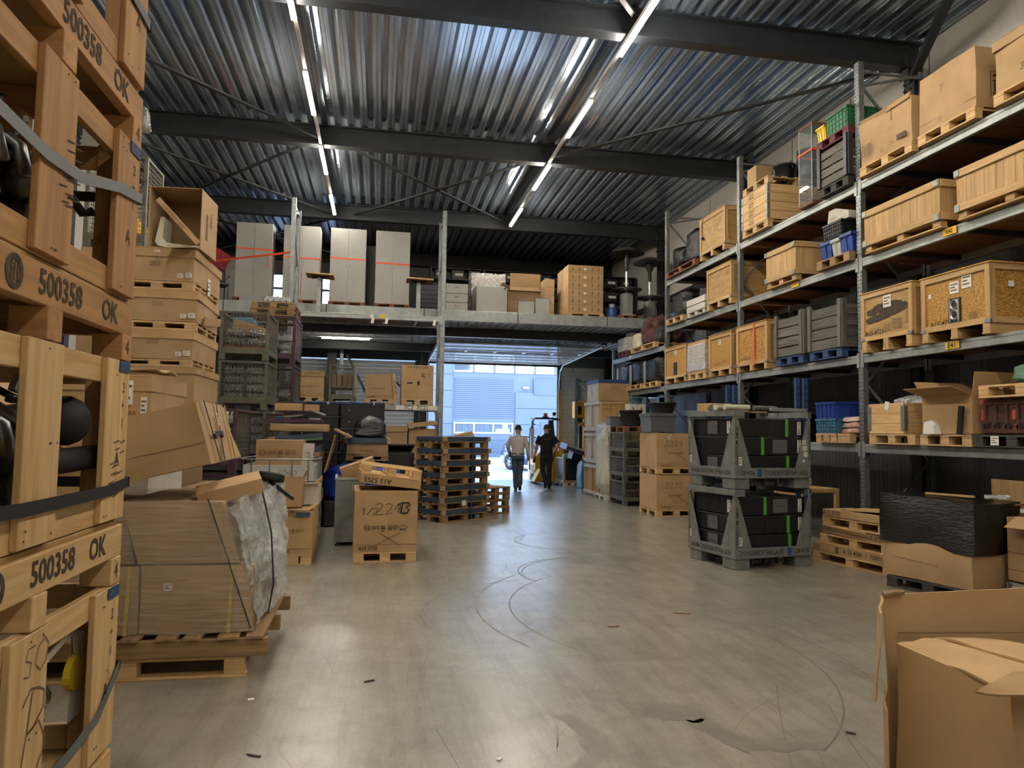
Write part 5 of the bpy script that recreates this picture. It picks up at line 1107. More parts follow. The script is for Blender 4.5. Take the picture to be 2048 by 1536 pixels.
# ARM AUTO cartons and blue lettered collar
t = collar('grey wooden pallet collar with blue letters SE at the right frame edge', (6.95, 6.0, 0), math.radians(4), 1.5, .8, .2, 'whitewood', brd=1)
txt('SERVICE', .17, 'inkblue', t, (-.32, -.405, .125), FRONT, .05); txt('HELSINKI', .028, 'inkfade', t, (-.46, -.404, .04))
pallet('wooden pallet under the blue lettered collar at the right edge', (6.95, 6.02, -.0), math.radians(4), .1, .1, .1) if False else None
for k, (z, hh) in enumerate(((.22, .10), (.325, .165), (.495, .34))):
    t = carton('cardboard_box', ('lowest flattened carton lettered ARM in the stack at the right edge', 'middle carton lettered ARM AUTO in the stack at the right edge', 'open topped upper carton with white foam in the stack at the right edge')[k], (6.62, 6.05, z), math.radians(4), (.9, .6, hh), ('card', 'card', 'card')[k], .008)
    if k == 1: txt('ARMATUREN', .075, 'ink', t, (.02, -.315, .115), FRONT, .02); txt('AUTOTEILE', .075, 'ink', t, (-.02, -.315, .035), FRONT, .02)
    if k == 0: txt('ARMATUREN', .06, 'ink', t, (.02, -.315, .04), FRONT, .02)
    if k == 2: bx('flap', (.9, .2, .006), 'cardnew', t, (.05, -.36, .37), (-.25, 0, 0)); bx('flap', (.2, .5, .006), 'cardnew', t, (-.50, -.05, .30), (0, -.5, .1)); bx('foam', (.8, .5, .05), 'paper', t, (.05, 0, .40), b=.015); bx('flap', (.9, .12, .006), 'card', t, (.05, .2, .47), (-.3, 0, 0))
t = plankcrate('brown plastic crate behind the white foam carton at the right edge', (6.88, 6.60, .0), math.radians(4), (.9, .42, 1.18), 3, 'crateply', horiz=True, feet=False, brk=False); 
# foreground torn cartons
t = T('large_carton', 'large torn open carton with drooping corner flap in the right foreground', 'box', (1.78, 2.3, 0), math.radians(-4))
g = G().m('cardnew')
def sheet(g, a, c, d, e, n=8, amp=.02, th=.007, sd=0, crink=0):
    """bent cardboard sheet through four corners a c d e, with thickness"""
    a, c, d, e = [Vector(p) for p in (a, c, d, e)]; nr = (c-a).cross(e-a).normalized(); V = []
    for i in range(n+1):
        for j in range(n+1):
            u, v = i/n, j/n; p = (a*(1-u)+c*u)*(1-v)+(e*(1-u)+d*u)*v
            p = p+nr*(mn.noise(Vector((u*2.2+sd, v*2.2, sd)))*amp+(abs(mn.noise(Vector((u*9+v*5+sd, v*3.5-u*2, sd))))+.5*abs(mn.noise(Vector((u*17-v*9, v*8+sd, 3)))))*crink); V.append(p)
    k = (n+1)**2; fs = [(i*(n+1)+j, (i+1)*(n+1)+j, (i+1)*(n+1)+j+1, i*(n+1)+j+1) for i in range(n) for j in range(n)]
    bd = [i*(n+1) for i in range(n+1)]+[n*(n+1)+j for j in range(1, n+1)]+[i*(n+1)+n for i in range(n-1, -1, -1)]+[j for j in range(n-1, 0, -1)]
    vs = [tuple(p) for p in V]+[tuple(p-nr*th) for p in V]
    g.smooth = True; g.add(vs, fs+[tuple(q+k for q in f[::-1]) for f in fs]); g.smooth = False
    L = len(bd); g.add([tuple(V[b]) for b in bd]+[tuple(V[b]-nr*th) for b in bd], [(i, (i+1) % L, L+(i+1) % L, L+i) for i in range(L)])
# finish the torn carton in the right foreground
t.location = (0, 0, 0); t.rotation_euler = (0, 0, 0)
g = G().m('cardnew'); sheet(g, (1.668, 2.2, .0), (2.62, 2.26, .0), (2.62, 2.26, 1.085), (1.664, 2.2, 1.078), 10, .02); g.build('back_wall', t)
g = G().m('cardnew'); sheet(g, (1.656, 2.20, 1.075), (1.548, 2.06, 1.055), (1.50, 2.03, .80), (1.632, 2.2, .80), 6, .008); g.build('corner_flap', t)
g = G().m('cardnew'); sheet(g, (1.660, 2.195, .80), (1.562, 2.06, .76), (1.555, 2.05, .0), (1.668, 2.195, .0), 6, .008); g.build('side_wall', t)
G().m('carddark').tube([(1.655, 2.195, 1.082), (1.69, 2.19, 1.09), (1.73, 2.196, 1.086)], .009, 6).build('torn_edge', t)
for zz in (.30, .7): bx('crease', (.5, .003, .006), 'carddark', t, (1.95, 2.185, zz+.25), (0, .03, 0), b=0)
t = T('crumpled_carton', 'crumpled brown carton with a torn flap standing inside the big torn carton', 'box', (0, 0, 0))
g = G().m('cardnew')
sheet(g, (1.60, 2.11, .0), (1.69, 1.70, .0), (1.675, 1.72, .925), (1.622, 2.085, .955), 10, .03, sd=3)
g.build('left_wall', t)
g = G().m('cardnew'); sheet(g, (1.622, 2.088, .955), (1.675, 1.72, .925), (1.80, 1.74, .985), (1.77, 2.095, .965), 8, .02, sd=5); g.build('top_fold', t)
g = G().m('cardnew'); sheet(g, (1.69, 1.70, .0), (2.3, 1.78, .0), (2.3, 1.80, .90), (1.675, 1.72, .925), 8, .03, sd=8); g.build('front_wall', t)
g = G().m('cardnew'); sheet(g, (1.77, 2.095, .965), (1.80, 1.74, .985), (2.3, 1.8, .93), (2.3, 2.1, .93), 8, .03, sd=9); g.build('top_wall', t)
g = G().m('card'); sheet(g, (1.52, 1.67, .955), (1.70, 1.62, .945), (2.0, 1.66, .985), (1.66, 1.70, .99), 6, .012, sd=2); g.build('torn_flap', t)
g = G().m('card'); sheet(g, (1.80, 1.62, .95), (2.1, 1.62, .93), (2.1, 1.66, .80), (1.84, 1.66, .83), 6, .01, sd=4); g.build('torn_flap', t)
# ------------------------------------------------------------------ engine crates at the left
def engine(label, loc, seed):
    """dark engine with head cover, manifold pipes, pulleys, alternator, hoses; local x along the crate"""
    R = random.Random(seed); t = T('car_engine', label, 'engine', loc, PI/2)
    bx('cylinder_block', (.62, .42, .26), 'engblack', t, (-.1, .05, .25), b=.03); bx('oil_pan', (.5, .3, .13), 'iron', t, (-.1, .05, .068), b=.02)
    bx('cylinder_head', (.56, .30, .10), 'alu', t, (-.1, .06, .43), b=.015); g = G().m('blackplastic').box((-.1, .06, .53), (.54, .28, .09), b=.03)
    for k in range(4): g.cyl((-.3+k*.13, .06, .57), (-.3+k*.13, .06, .60), .03, n=10)
    g.build('head_cover', t)
    for k, (z, r, x) in enumerate(((.16, .13, .27), (.36, .07, .28), (.44, .055, .29), (.24, .045, .30))):
        g = G().m('iron' if k else 'alu'); g.smooth = False; g.lathe([(.001, 0), (r*.35, 0), (r*.4, -.01), (r*.85, -.01), (r, .0), (r, .03), (r*.9, .035), (r*.9, .05), (r, .055), (r, .06), (.001, .06)], (x-.03, -.02+.05*k-.03*(k == 0), z), 18, 'x'); g.build('pulley', t)
    g = G().m('alu'); g.smooth = True; g.lathe([(.001, -.09), (.06, -.09), (.075, -.06), (.075, .05), (.05, .08), (.02, .1), (.001, .1)], (.05, -.22, .34), 16, 'x'); g.build('alternator', t)
    for k in range(8): bx('cooling_fin', (.012, .02, .05), 'alu', t, (-.0+.014*k, -.295, .34), b=0)
    for k in range(4):
        x = -.32+k*.13; g = G().m('alu'); g.smooth = True; g.tube([(x, -.10, .44), (x+.01, -.2, .46), (x+.03, -.28, .40), (x+.04, -.30, .30)], .024, 8); g.build('manifold_pipe', t)
    bx('manifold_flange', (.5, .02, .06), 'iron', t, (-.1, -.10, .44))
    for k in range(7):
        x, z = R.uniform(-.4, .25), R.uniform(.2, .62); g = G().m(R.choice(['rubber', 'engblack', 'alu', 'rubber'])); g.smooth = True
        pts = [(x, -.08, z)]
        for q in range(4): pts.append((max(-.42, min(.40, pts[-1][0]+R.uniform(-.09, .12))), max(-.34, pts[-1][1]+R.uniform(-.08, .03)), max(.05, min(.6, pts[-1][2]+R.uniform(-.08, .08)))))
        g.tube(pts, R.uniform(.008, .02), 7); g.build('hose', t)
    for k in range(10): bx('bracket', (R.uniform(.02, .07), .03, R.uniform(.02, .08)), R.choice(['alu', 'iron', 'engblack', 'alu']), t, (R.uniform(-.4, .3), -.2+R.uniform(-.05, .05), R.uniform(.12, .6)), (R.uniform(-.4, .4), R.uniform(-.5, .5), 0), b=.004)
    g = G().m('iron'); g.lathe([(.001, 0), (.02, 0), (.02, -.012), (.10, -.012), (.15, 0), (.16, .0), (.16, .025), (.001, .025)], (.12, -.24, .18), 26, 'y')
    for k in range(32): a = 2*PI*k/32; g.box((.12+.16*math.cos(a), -.23, .18+.16*math.sin(a)), (.012, .02, .012))
    g.build('flywheel', t)
    for k in range(5): a = 2*PI*k/5+.4; G().m('engblack').cyl((.12+.075*math.cos(a), -.253, .18+.075*math.sin(a)), (.12+.075*math.cos(a), -.25, .18+.075*math.sin(a)), .022, n=10).build('hole', t)
    return t
def engine_crate(label, z, m, n, hh=.935, open_=True):
    t = T('engine_crate', label, 'crate', (-1.57, 2.645, z), PI/2); L, W = 1.55, 1.0; fr = -W/2
    for x in (-.70, 0.0, .70):
        for y in (-.44, 0, .44): bx('foot', (.11, .12, .11), m, t, (x, y, .056))
    for y in (-.47, .47): bx('skid_board', (L, .045, .13), m, t, (0, y, .176))
    for x in (-.752, .752): bx('skid_board', (.045, W-.14, .13), m, t, (x, 0, .176))
    bx('base_panel', (L-.02, W-.05, .02), 'ply', t, (0, 0, .251))
    for y, s in ((-.46, -1), (.46, 1)):
        for zz in (.315, .885): bx('rail', (L-.02, .03, .10), m, t, (0, y, zz))
        for x in (-.645, -.045, .625): bx('post', (.26, .025, .66), m, t, (x, y+s*.027, .604))
    for x in (-.745, .745):
        for zz in (.315, .885): bx('rail', (.03, W-.12, .10), m, t, (x, 0, zz))
        for y in (-.40, .40): bx('post', (.025, .12, .66), m, t, (x-.026 if x > 0 else x+.026, y, .604))
    y = -.495
    txt('500358', .115, 'stencil', t, (.05+.06*(n % 2), y, .178), FRONT, .02); txt('OK', .115, 'stencil', t, (.50, y, .178), FRONT, .02)
    g = G().m('stencil'); ring(g, 0, 0, .045, .02, 16); [ribbon(g, [(-.02+.02*k, -.03), (-.02+.02*k, .03)], .01) for k in range(3)]; g.build('stencil_emblem', t, (-.28, y, .178), FRONT)
    py = -.502
    for i, s in enumerate(('2', '+', '1')): txt(s, .06, 'stencil', t, (.68, py, .82-.075*i), FRONT)
    txt('A', .085, 'stencil', t, (.64, py, .52), FRONT); txt('4', .09, 'stencil', t, (.70, -.502, .055), FRONT)
    for q in range(14): 
        x = random.Random(n*20+q).uniform(.52, .73) if q % 2 else random.Random(n*20+q).uniform(-.16, .07); G().m('ink').cyl((x, py, 0), (x, py-.001, 0), .004, n=6).build('nail_head', t, (0, 0, random.Random(n*31+q).choice((.30, .33, .87, .91, .6))))
    if n in (1, 2):
        g = G().m('stencil')
        for q in range(16): zz = random.Random(q).uniform(-.16, .1); x = random.Random(q+50).uniform(-.06, .06); ribbon(g, [(x-.03, zz), (x+.03, zz+.01)], .005)
        tag(g.build('wood_smudge', t, (.05 if n == 2 else .64, py, .60 if n == 2 else .50), FRONT), kind='stuff')
    bx('blue_plate', (.12, .004, .045), 'bluewood_x', t, (.68, py-.001, .91), b=0)
    return t
EC = ['lowest', 'second lowest', 'third', 'topmost']
for i, (m, z) in enumerate((('pinenew', 0), ('pinenew', .937), ('crateorange', 1.874), ('crateorange', 2.811))):
    t = engine_crate('%s of four tall pine engine crates stacked at the left edge' % EC[i], z, m, i)
    if i == 0: hand('B', .28, 'inkfade', t, (-.12, -.502, .48), w=.022); hand('S0', .10, 'inkfade', t, (-.1, -.502, .80), w=.05)
    e = engine('dark car engine inside the %s pine engine crate' % EC[i], (-1.50, 2.86, z+.266), 5+i); e.scale = (1.25, 1.0, .98)
    if i == 0:
        G().m('binyellow').cyl((.30, -.32, .36), (.30, -.345, .36), .07, n=16).build('yellow_cap', e); bx('white_card', (.10, .004, .14), 'paper', e, (.32, -.33, .24)); g = G().m('stainless'); g.smooth = True; g.tube([(.08, -.3, .46), (.22, -.34, .55), (.27, -.35, .52), (.31, -.34, .43), (.36, -.33, .40)], .02, 10); g.build('chrome_pipe', e); G().m('gasblue').cyl((.28, -.3, .58), (.36, -.3, .58), .016, n=8).build('blue_plug', e)
    if i == 1:
        g = G().m('rubber'); g.smooth = True; g.tube([(-.1, -.2, .28), (.1, -.3, .26), (.26, -.34, .27), (.35, -.34, .27)], .05, 14); g.build('intake_hose', e); g = G().m('rubber'); g.smooth = True; g.lathe([(.001, -.07), (.07, -.06), (.1, 0), (.07, .06), (.001, .07)], (.18, -.3, .42), 14, 'x'); g.build('air_pump', e)
    st = T('tension_strap', ('grey', 'black', 'grey black', 'black')[i]+' tension strap tied round the %s pine engine crate' % EC[i], 'strap', (-1.57, 2.645, z), PI/2)
    P = ([(-.76, .40, 0), (-.18, .40, 0), (.30, .42, .0), (.55, .45, 0), (.77, .58, 0)], [(-.78, .42, 0), (-.18, .40, 0), (.10, .40, 0), (.5, .40, 0), (.76, .42, 0)], [(-.76, .62, 0), (-.39, .60, 0), (-.15, .585, 0), (.12, .60, 0), (.50, .69, 0), (.77, .725, 0)], [(-.78, .6, 0), (.1, .6, 0), (.76, .58, 0)])[i]
    g = G().m('strapblack' if i % 2 else 'greyplastic')
    vs = []
    for a in P:
        for dz in (-.022, .022): vs += [(a[0], -.508-a[2], a[1]+dz), (a[0], -.511-a[2], a[1]+dz)]
    n = len(P); fs = []
    for k in range(n-1): b0 = 4*k; fs += [(b0, b0+2, b0+6, b0+4), (b0+1, b0+5, b0+7, b0+3), (b0, b0+4, b0+5, b0+1), (b0+2, b0+3, b0+7, b0+6)]
    g.add(vs, fs).build('webbing', st)
    bx('webbing', (.003, 1.02, .044), 'strapblack', st, (.782, 0, P[-1][1]), b=0)
bundle('film_scrap', 'crumpled clear film caught under the topmost engine crate corner', (-1.09, 3.46, 2.93), 0, (.06, .08, .12), 'clearfilm_thick', .02, 'film')
t = cage('tall wire cage with yellow netting seen just beyond the engine crates', (-3.62, 10.95, 4.0), 0, (.78, .75, 1.3), 'cageolive', 'cagewire', pitch=.06, feet=.1)
loose('yellow_sack', 'yellow netting sack inside the tall wire cage beyond the engine crates', 'sack', lambda g: g.m('label_yellow').box((0, 0, .14), (.5, .5, .28), b=.06), (-3.60, 10.95, 4.21))
for k in range(4): carton('cardboard_box', '%s plain carton of the hidden stack under the tall wire cage' % ('lowest', 'second', 'third', 'topmost')[k], (-3.62, 10.95, k*.999), 0, (.78, .8, .995), 'card', .004)
# ------------------------------------------------------------------ film wrapped carton pile on two pallets
WX = -1.52
pallet('lower pallet under the film wrapped carton pile, front stamped', (WX, 5.58, 0), 0, 1.42, 1.12, .135, 'pinenew')
t = T('stamp_mark', 'square stamp printed on the front block of the lower pallet', 'mark', (WX+.07, 5.01, .07)); bpy.data.objects.remove(t)
t = T('wide_pallet', 'wider rough upper pallet with thick beams under the film wrapped carton pile', 'pallet', (WX+.02, 5.62, .139), 0)
for y in (-.60, 0, .60): bx('beam', (1.66, .05, .11), 'pineold', t, (0, y, .055+.0), b=.004)
for k in range(9): bx('deck_board', (.11+.02*(k % 2), 1.3, .02), 'pineold', t, (-.74+k*.185, 0, .121), (0, 0, rnd.uniform(-.05, .05)), b=.003)
for k in range(4): bx('lower_board', (.1, 1.24, .018), 'pine', t, (-.6+k*.4, 0, -.0), b=.002) if False else None
t = T('wrapped_cartons', 'two tiers of brown cartons wrapped in crinkled clear film with a black strap', 'load', (WX, 5.62, .275), 0)
def tier(name, w, d, h, z, x=0, lean=(0, 0), m='card'): return bulgebox(G().m(m), w, d, h, .015, 6, .015, lean, 3).build(name, t, (x, 0, z))
tier('lower_carton', .69, 1.08, .43, 0, .39); tier('lower_carton', .69, 1.08, .43, 0, -.31)
tier('upper_carton', .62, 1.06, .40, .437, .33, (-.12, 0)); tier('upper_carton', .78, 1.06, .36, .437, -.40, (-.06, 0), 'carddark')
for x in (-.02, .60): bx('yellow_band', (.022, .004, .43), 'strapyellow', t, (x, -.572, .215), (0, .03, 0), b=0)
sticker(t, .22, .30, .05, .045, -.578); 
bulgebox(G().m('clearfilm'), 1.50, 1.16, .84, .02, 10, .02, (-.10, 0), 9).build('film', t, (0, 0, 0))
g = G().m('clearfilm_thick'); sheet(g, (.77, -.56, .05), (.82, .54, .02), (.74, .60, .90), (.62, -.52, .86), 40, .06, .004, 7, .045); g.build('film_fold', t)
g = G().m('clearfilm_thick'); sheet(g, (.72, -.58, .30), (.86, .10, .25), (.80, .2, .92), (.57, -.56, .80), 36, .07, .004, 17, .05); g.build('film_fold', t)
bx('flap_piece', (.42, .26, .10), 'cardnew', t, (.52, -.30, .90), (.15, -.25, .2))
G().m('strapblack').bar((.44, -.585, .86), (.735, -.585, .03), .022, .004).build('black_strap', t); G().m('strapblack').tube([(.70, -.2, .95), (.80, -.28, .6), (.83, -.30, .25), (.80, -.3, .05)], .006, 5).build('cord', t)
# tilted carton on top
t = T('cardboard_box', 'big tilted brown carton strapped with black bands on top of the wrapped pile', 'box', (-1.58, 5.60, 1.235), 0, None, (0, math.radians(-14), math.radians(2)))
bulgebox(G().m('cardnew'), .94, 1.10, .42, .012, 6, .02, (0, 0), 5).build('body', t, (.02, 0, 0)); bx('lower_band', (.95, 1.11, .002), 'carddark', t, (.02, 0, .15), b=0)
g = G().m('cardnew'); sheet(g, (.50, -.52, .0), (.53, .5, .0), (.49, .5, .43), (.48, -.5, .43), 10, .035, .006, 11); g.build('side_flap', t)
for yy, a in ((-.40, .05), (.05, -.25)): G().m('strapblack').bar((.515, yy, .43), (.53, yy+a, -.02), .004, .025).build('black_strap', t); bx('buckle', (.02, .04, .03), 'steelblack', t, (.53, yy+a*.6, .18))
bx('black_strap', (.004, .30, .025), 'strapblack', t, (.535, -.2, .20), b=0); bx('yellow_band', (.004, .02, .42), 'strapyellow', t, (.522, .35, .21), b=0); sticker(t, -.12, .30, .05, .09, .532, rot=RIGHT)
for yy in (-.1, .2): bx('crease', (.003, .004, .42), 'carddark', t, (.515, yy, .21), b=0)
t = T('caster_wheel', 'black spoked wheel on a bent arm lying on the wrapped pile corner', 'wheel', (-.80, 5.75, 1.205), 0, None, (math.radians(-12), math.radians(8), 0))
g = G().m('rubber'); g.lathe([(.07, 0), (.1, .0), (.105, .01), (.105, .04), (.1, .05), (.07, .05), (.07, 0)], n=24); g.build('tyre', t)
for k in range(6): a = k*PI/3; G().m('blackplastic').bar((0, 0, .025), (.075*math.cos(a), .075*math.sin(a), .025), .018, .02).build('spoke', t)
G().m('blackplastic').cyl((0, 0, .0), (0, 0, .05), .02, n=10).build('hub', t); G().m('blackplastic').bar((0, 0, -.005), (.20, -.10, -.12), .035, .025).build('arm', t)
# ------------------------------------------------------------------ carton column and near cartons
def marks(t, x, z, y, s=.05): icons(t, x, z, s, y, n=3, m='inkfade')
CX, CY = -2.47, 9.2
lev = [(2.86, 'third'), ]
pallet('pallet under the floor level carton of the tall carton column', (CX+.13, CY, 0), 0, .8, 1.2)
carton('cardboard_box', 'lowest carton of the tall column, with a deep lid', (CX+.13, CY, .13), 0, (.76, 1.16, .78), 'carddark', lid=(.16, 'carddark')); 
carton('cardboard_box', 'second lowest carton of the tall column, mostly hidden', (CX-.1, CY+.05, .93), 0, (.78, 1.1, .76), 'carddark', lid=(.14, 'card'))
pallet('pallet under the plain square carton of the tall column', (CX+.1, CY, 1.71), 0, .8, 1.2)
t = carton('cardboard_box', 'plain square carton with lid and small sticker in the tall column', (CX+.03, CY, 1.84), 0, (.80, 1.18, .41), 'card', lid=(.07, 'card')); sticker(t, .22, .09, .06, .045, -.60)
for k, (zz, dx, rz, nm) in enumerate(((2.34, 0, .0, 'third from the top'), (2.765, .015, .03, 'second from the top'), (3.215, 0, -.02, 'topmost flat carton'))):
    pallet('pallet under the flat lidded carton that is %s in the tall column' % nm, (CX+dx, CY, zz-.095 if k else 2.262), rz, .78, 1.2, .09 if k else .075)
    t = carton('cardboard_box', 'flat lidded carton of the tall column, %s, with transport symbols' % nm, (CX+dx, CY, zz), rz, (.79, 1.2, (.315, .34, .355)[k]), 'card', lid=(.09, 'cardnew'), wob=.008)
    marks(t, -.06, .19, -.612, .035); txt('X X', .05, 'inkfade', t, (.02, -.612, .255)); sticker(t, .25, .06, .06, .05, -.615); sticker(t, .34, .07, .07, .055, -.616)
    if k == 1: bx('hanging_flap', (.01, .9, .10), 'card', t, (.43, .1, .10), (.12, .15, 0)); 
    if k == 2: sticker(t, .0, .05, .12, .2, .412, rot=RIGHT)
    sticker(t, .0, .33, .06, .025, -.618) if k == 2 else None
t = T('open_carton', 'open carton lying on its side on top of the tall carton column', 'box', (-2.31, 8.95, 3.60), -.06)
for c, d in (((0, 0, .004), (.56, .62, .008)), ((0, 0, .69), (.56, .62, .008)), ((-.28, 0, .345), (.008, .62, .69)), ((.28, 0, .345), (.008, .62, .69)), ((0, .31, .345), (.56, .008, .69))): bx('wall', d, 'card', t, c)
bx('side_print', (.003, .06, .3), 'inkfade', t, (.286, -.1, .3), b=0); txt('HERE', .07, 'ink', t, (.287, .05, .42), (PI/2, PI/2, PI/2), .02); bx('lower_flap', (.26, .3, .008), 'card', t, (.14, -.42, -.0), (.25, 0, 0))
t = T('carton_strip', 'slanted carton strip printed A15 4581 / 6781 inside the open carton', 'strip', (-2.29, 8.62, 3.62)); bx('board', (.66, .02, .06), 'cardnew', t, (0, 0, .28), (0, math.radians(47), 0)); txt('A15 4581 / 6781', .045, 'inkfade', t, (-.03, -.012, .31), (PI/2, math.radians(47), 0))
g = G().m('bagwhite'); g.prism([(-.22, .05), (-.19, .01), (-.12, 0), (.26, -.01), (.26, .02), (-.10, .045), (-.14, .10), (-.13, .34), (-.17, .34), (-.21, .12)], -.12, .2); o = g.build('foam_corner', None, (-2.33, 8.83, 3.625)); tag(o, 'white curved foam corner lying inside the open carton', 'foam')
# nearer carton stack with white sheet
NX, NY = -2.25, 7.0
pallet('pallet on the floor below the carton with the hanging white sheet', (NX, NY, 0), 0, .8, 1.1); carton('cardboard_box', 'lowest carton below the one with the hanging white sheet', (NX, NY, .13), 0, (.78, 1.05, .62), 'card'); carton('cardboard_box', 'flat film topped carton just under the pallet of the sheet carton', (NX, NY, .76), 0, (.78, 1.05, .58), 'cardwhite', lid=(.1, 'cardwhite'))
pallet('pallet directly under the carton with the hanging white sheet', (NX, NY, 1.365), 0, .78, 1.1)
t = carton('cardboard_box', 'carton with a white printed sheet hanging on its front beside the engine crates', (NX, NY, 1.50), 0, (.76, 1.05, .50), 'cardnew', wob=.015, lid=(.12, 'cardnew')); sticker(t, .20, .37, .1, .20, -.552); txt('FODKR', .05, 'inkfade', t, (.20, -.545, .2)); bx('scallop', (.7, .003, .004), 'inkfade', t, (0, -.54, .07), b=0); sticker(t, .335, .26, .05, .15, -.546); sticker(t, .02, .36, .05, .09, -.546)
t = T('bent_board', 'bent strip of cardboard lying on the carton with the white sheet', 'board', (NX, NY-.2, 2.07)); g = G().m('cardnew'); sheet(g, (-.4, -.3, .05), (.42, -.34, .0), (.42, .3, .0), (-.4, .3, .06), 8, .03, .012, 4); g.build('board', t)
carton('cardboard_box', 'bulging brown carton seen through the engine crates', (-2.75, 4.9, 1.28), .1, (.9, .9, .58), 'cardnew', .05)
pallet('pallet under the bulging carton seen through the engine crates', (-2.75, 4.9, 1.15), .1, .9, .95); carton('wrapped_stack', 'white film wrapped sheet stack seen low through the engine crates', (-2.85, 4.9, .55), .05, (.95, .95, .58), 'cardwhite', .02, cat='stack'); carton('cardboard_box', 'brown carton on the floor under the white wrapped sheet stack', (-2.85, 4.9, 0), .05, (.95, .95, .54), 'card')
# ------------------------------------------------------------------ wire cages with castings
HL = {'a': 'grey cast aluminium cylinder head lying in an olive wire cage', 'b': 'small grey engine casting lying in a purple wire cage'}
RW = ['lowest', 'second', 'third', 'fourth']; CL = {2: ['left', 'right'], 3: ['left', 'middle', 'right']}
def fillcage(x, y, z, w, d, rows, kind, n=4, tilt=.25, where=''):
    for r in range(rows):
        for k in range(n):
            xx = x-w*.36+w*.72*(k+.5)/n+rnd.uniform(-.02, .02)
            if kind == 'a': cylhead('grey cast cylinder head, %s one of the %s row in the %s olive cage' % (CL[n][k], RW[r], where), (xx if n > 2 else x-w*.22+w*.44*k, y-d*.30+rnd.uniform(0, .05), z+.03+r*.145), (rnd.uniform(-tilt, tilt)*.15, rnd.uniform(-tilt, tilt)*.4, rnd.uniform(-.08, .08)), .29)
            else: cylhead('small casting, %s one of the %s row in the %s purple cage' % (CL[n][k], RW[r], where), (xx, y-d*.30+rnd.uniform(0, .1), z+.03+r*.15), (rnd.uniform(-tilt, tilt)*.3, rnd.uniform(-tilt, tilt)*.3, PI/2+rnd.uniform(-.1, .1)), .22, 'small castings in the purple wire cages', 'iron' if rnd.random() < .4 else 'alu', 'engine_casting', 'engine part')
gz = [.22, 1.05, 1.885, 2.715]
for k, z in enumerate(gz):
    cage(('lowest', 'second lowest', 'second highest', 'topmost')[k]+' olive wire mesh cage of the stack left of the rack bay', (-2.26, 13.25, z if k else 0), 0, (.79, 1.1, .82 if k else 1.045), 'cageolive', 'cagewire', pitch=.05, feet=.11)
fillcage(-2.26, 13.25, gz[1]+.13, .79, 1.1, 4, 'a', 2, where='second lowest'); fillcage(-2.26, 13.25, gz[2]+.13, .79, 1.1, 4, 'a', 2, .05, 'second highest'); fillcage(-2.26, 13.25, gz[3]+.24, .79, 1.1, 2, 'a', 2, .5, 'topmost')
loose('brown_board', 'brown board along the bottom of the topmost olive wire cage', 'board', lambda g: g.m('brownwood_x').box((0, 0, .06), (.66, .03, .10)), (-2.26, 12.78, gz[3]+.135))
loose('blue_film', 'pale blue film bag sticking out of the topmost olive wire cage', 'film', lambda g: g.m('bincyan').box((0, 0, .05), (.35, .4, .12), b=.03), (-2.38, 13.4, gz[3]+.68))
carton('cardboard_box', 'tilted brown carton inside the topmost olive wire cage', (-2.25, 13.2, gz[3]+.46), 0, (.56, .5, .2), 'card', rot=(0, .3, 0))
for k, z in enumerate((.0, .97)):
    cage(('lower', 'upper')[k]+' dark purple wire cage beyond the film wrapped pile', (-2.28, 10.95, z), 0, (.76, 1.12, (.965, .88)[k]), 'cagepurple', 'cagewire', pitch=.055, feet=.1)
    fillcage(-2.28, 10.95, z+.12, .76, 1.12, 4, 'b', 3, where=('lower', 'upper')[k]+' nearer')
for k in range(9):
    g = G().m('bottleclear'); g.smooth = True; g.lathe([(.001, 0), (.035, 0), (.038, .02), (.038, .09), (.015, .12), (.015, .14), (.001, .14)], n=12); o = g.build('metal_canister', None, (-2.50+.062*k, 10.6, 1.655)); tag(o, '%s canister from the left in the top row of the upper purple cage' % ('first', 'second', 'third', 'fourth', 'fifth', 'sixth', 'seventh', 'eighth', 'ninth')[k], 'canister', 'canister row in the upper purple cage')
    g = G().m('redpaint' if k in (3, 6) else 'cardwhite').cyl((0, 0, .14), (0, 0, .16), .018, n=8); g.build('cap', o)
loose('wooden_block', 'pale wooden block in the left corner of the upper purple cage', 'block', lambda g: g.m('crateply_x').box((0, 0, .07), (.14, .1, .14), b=.02), (-2.58, 10.5, 1.66))
for k, z in enumerate((.99, 1.895, 2.80)):
    cage(('lowest', 'middle', 'topmost')[k]+' of the purple wire cages standing behind the olive ones', (-1.98, 14.75, z), 0, (.76, 1.1, .9), 'cagepurple', 'cagewire', pitch=.055, feet=.1)
    fillcage(-1.98, 14.75, z+.12, .76, 1.1, 3, 'b', 3, where=('lowest', 'middle', 'topmost')[k]+' farther')
carton('cardboard_box', 'brown carton on the floor under the purple cages behind the olive ones', (-1.98, 14.75, .0), 0, (.8, 1.0, .98), 'carddark')
for k in range(2): pallet(('lower', 'upper')[k]+' of two pallets on the topmost purple cage below a cylinder head', (-2.05+.02*k, 14.75, 3.705+.131*k), 0, .80, 1.1, m='pineold')
cylhead('grey cylinder head lying on the pallets beside the tall grey cabinets', (-1.98, 14.4, 3.966), (0, 0, .05), .5, None, name='cylinder_head')
carton('grey_box', 'grey flat box on the mezzanine edge behind the chair', (-2.9, 17.49, 4.486), 0, (.7, .10, .2), 'cabgrey', .0)
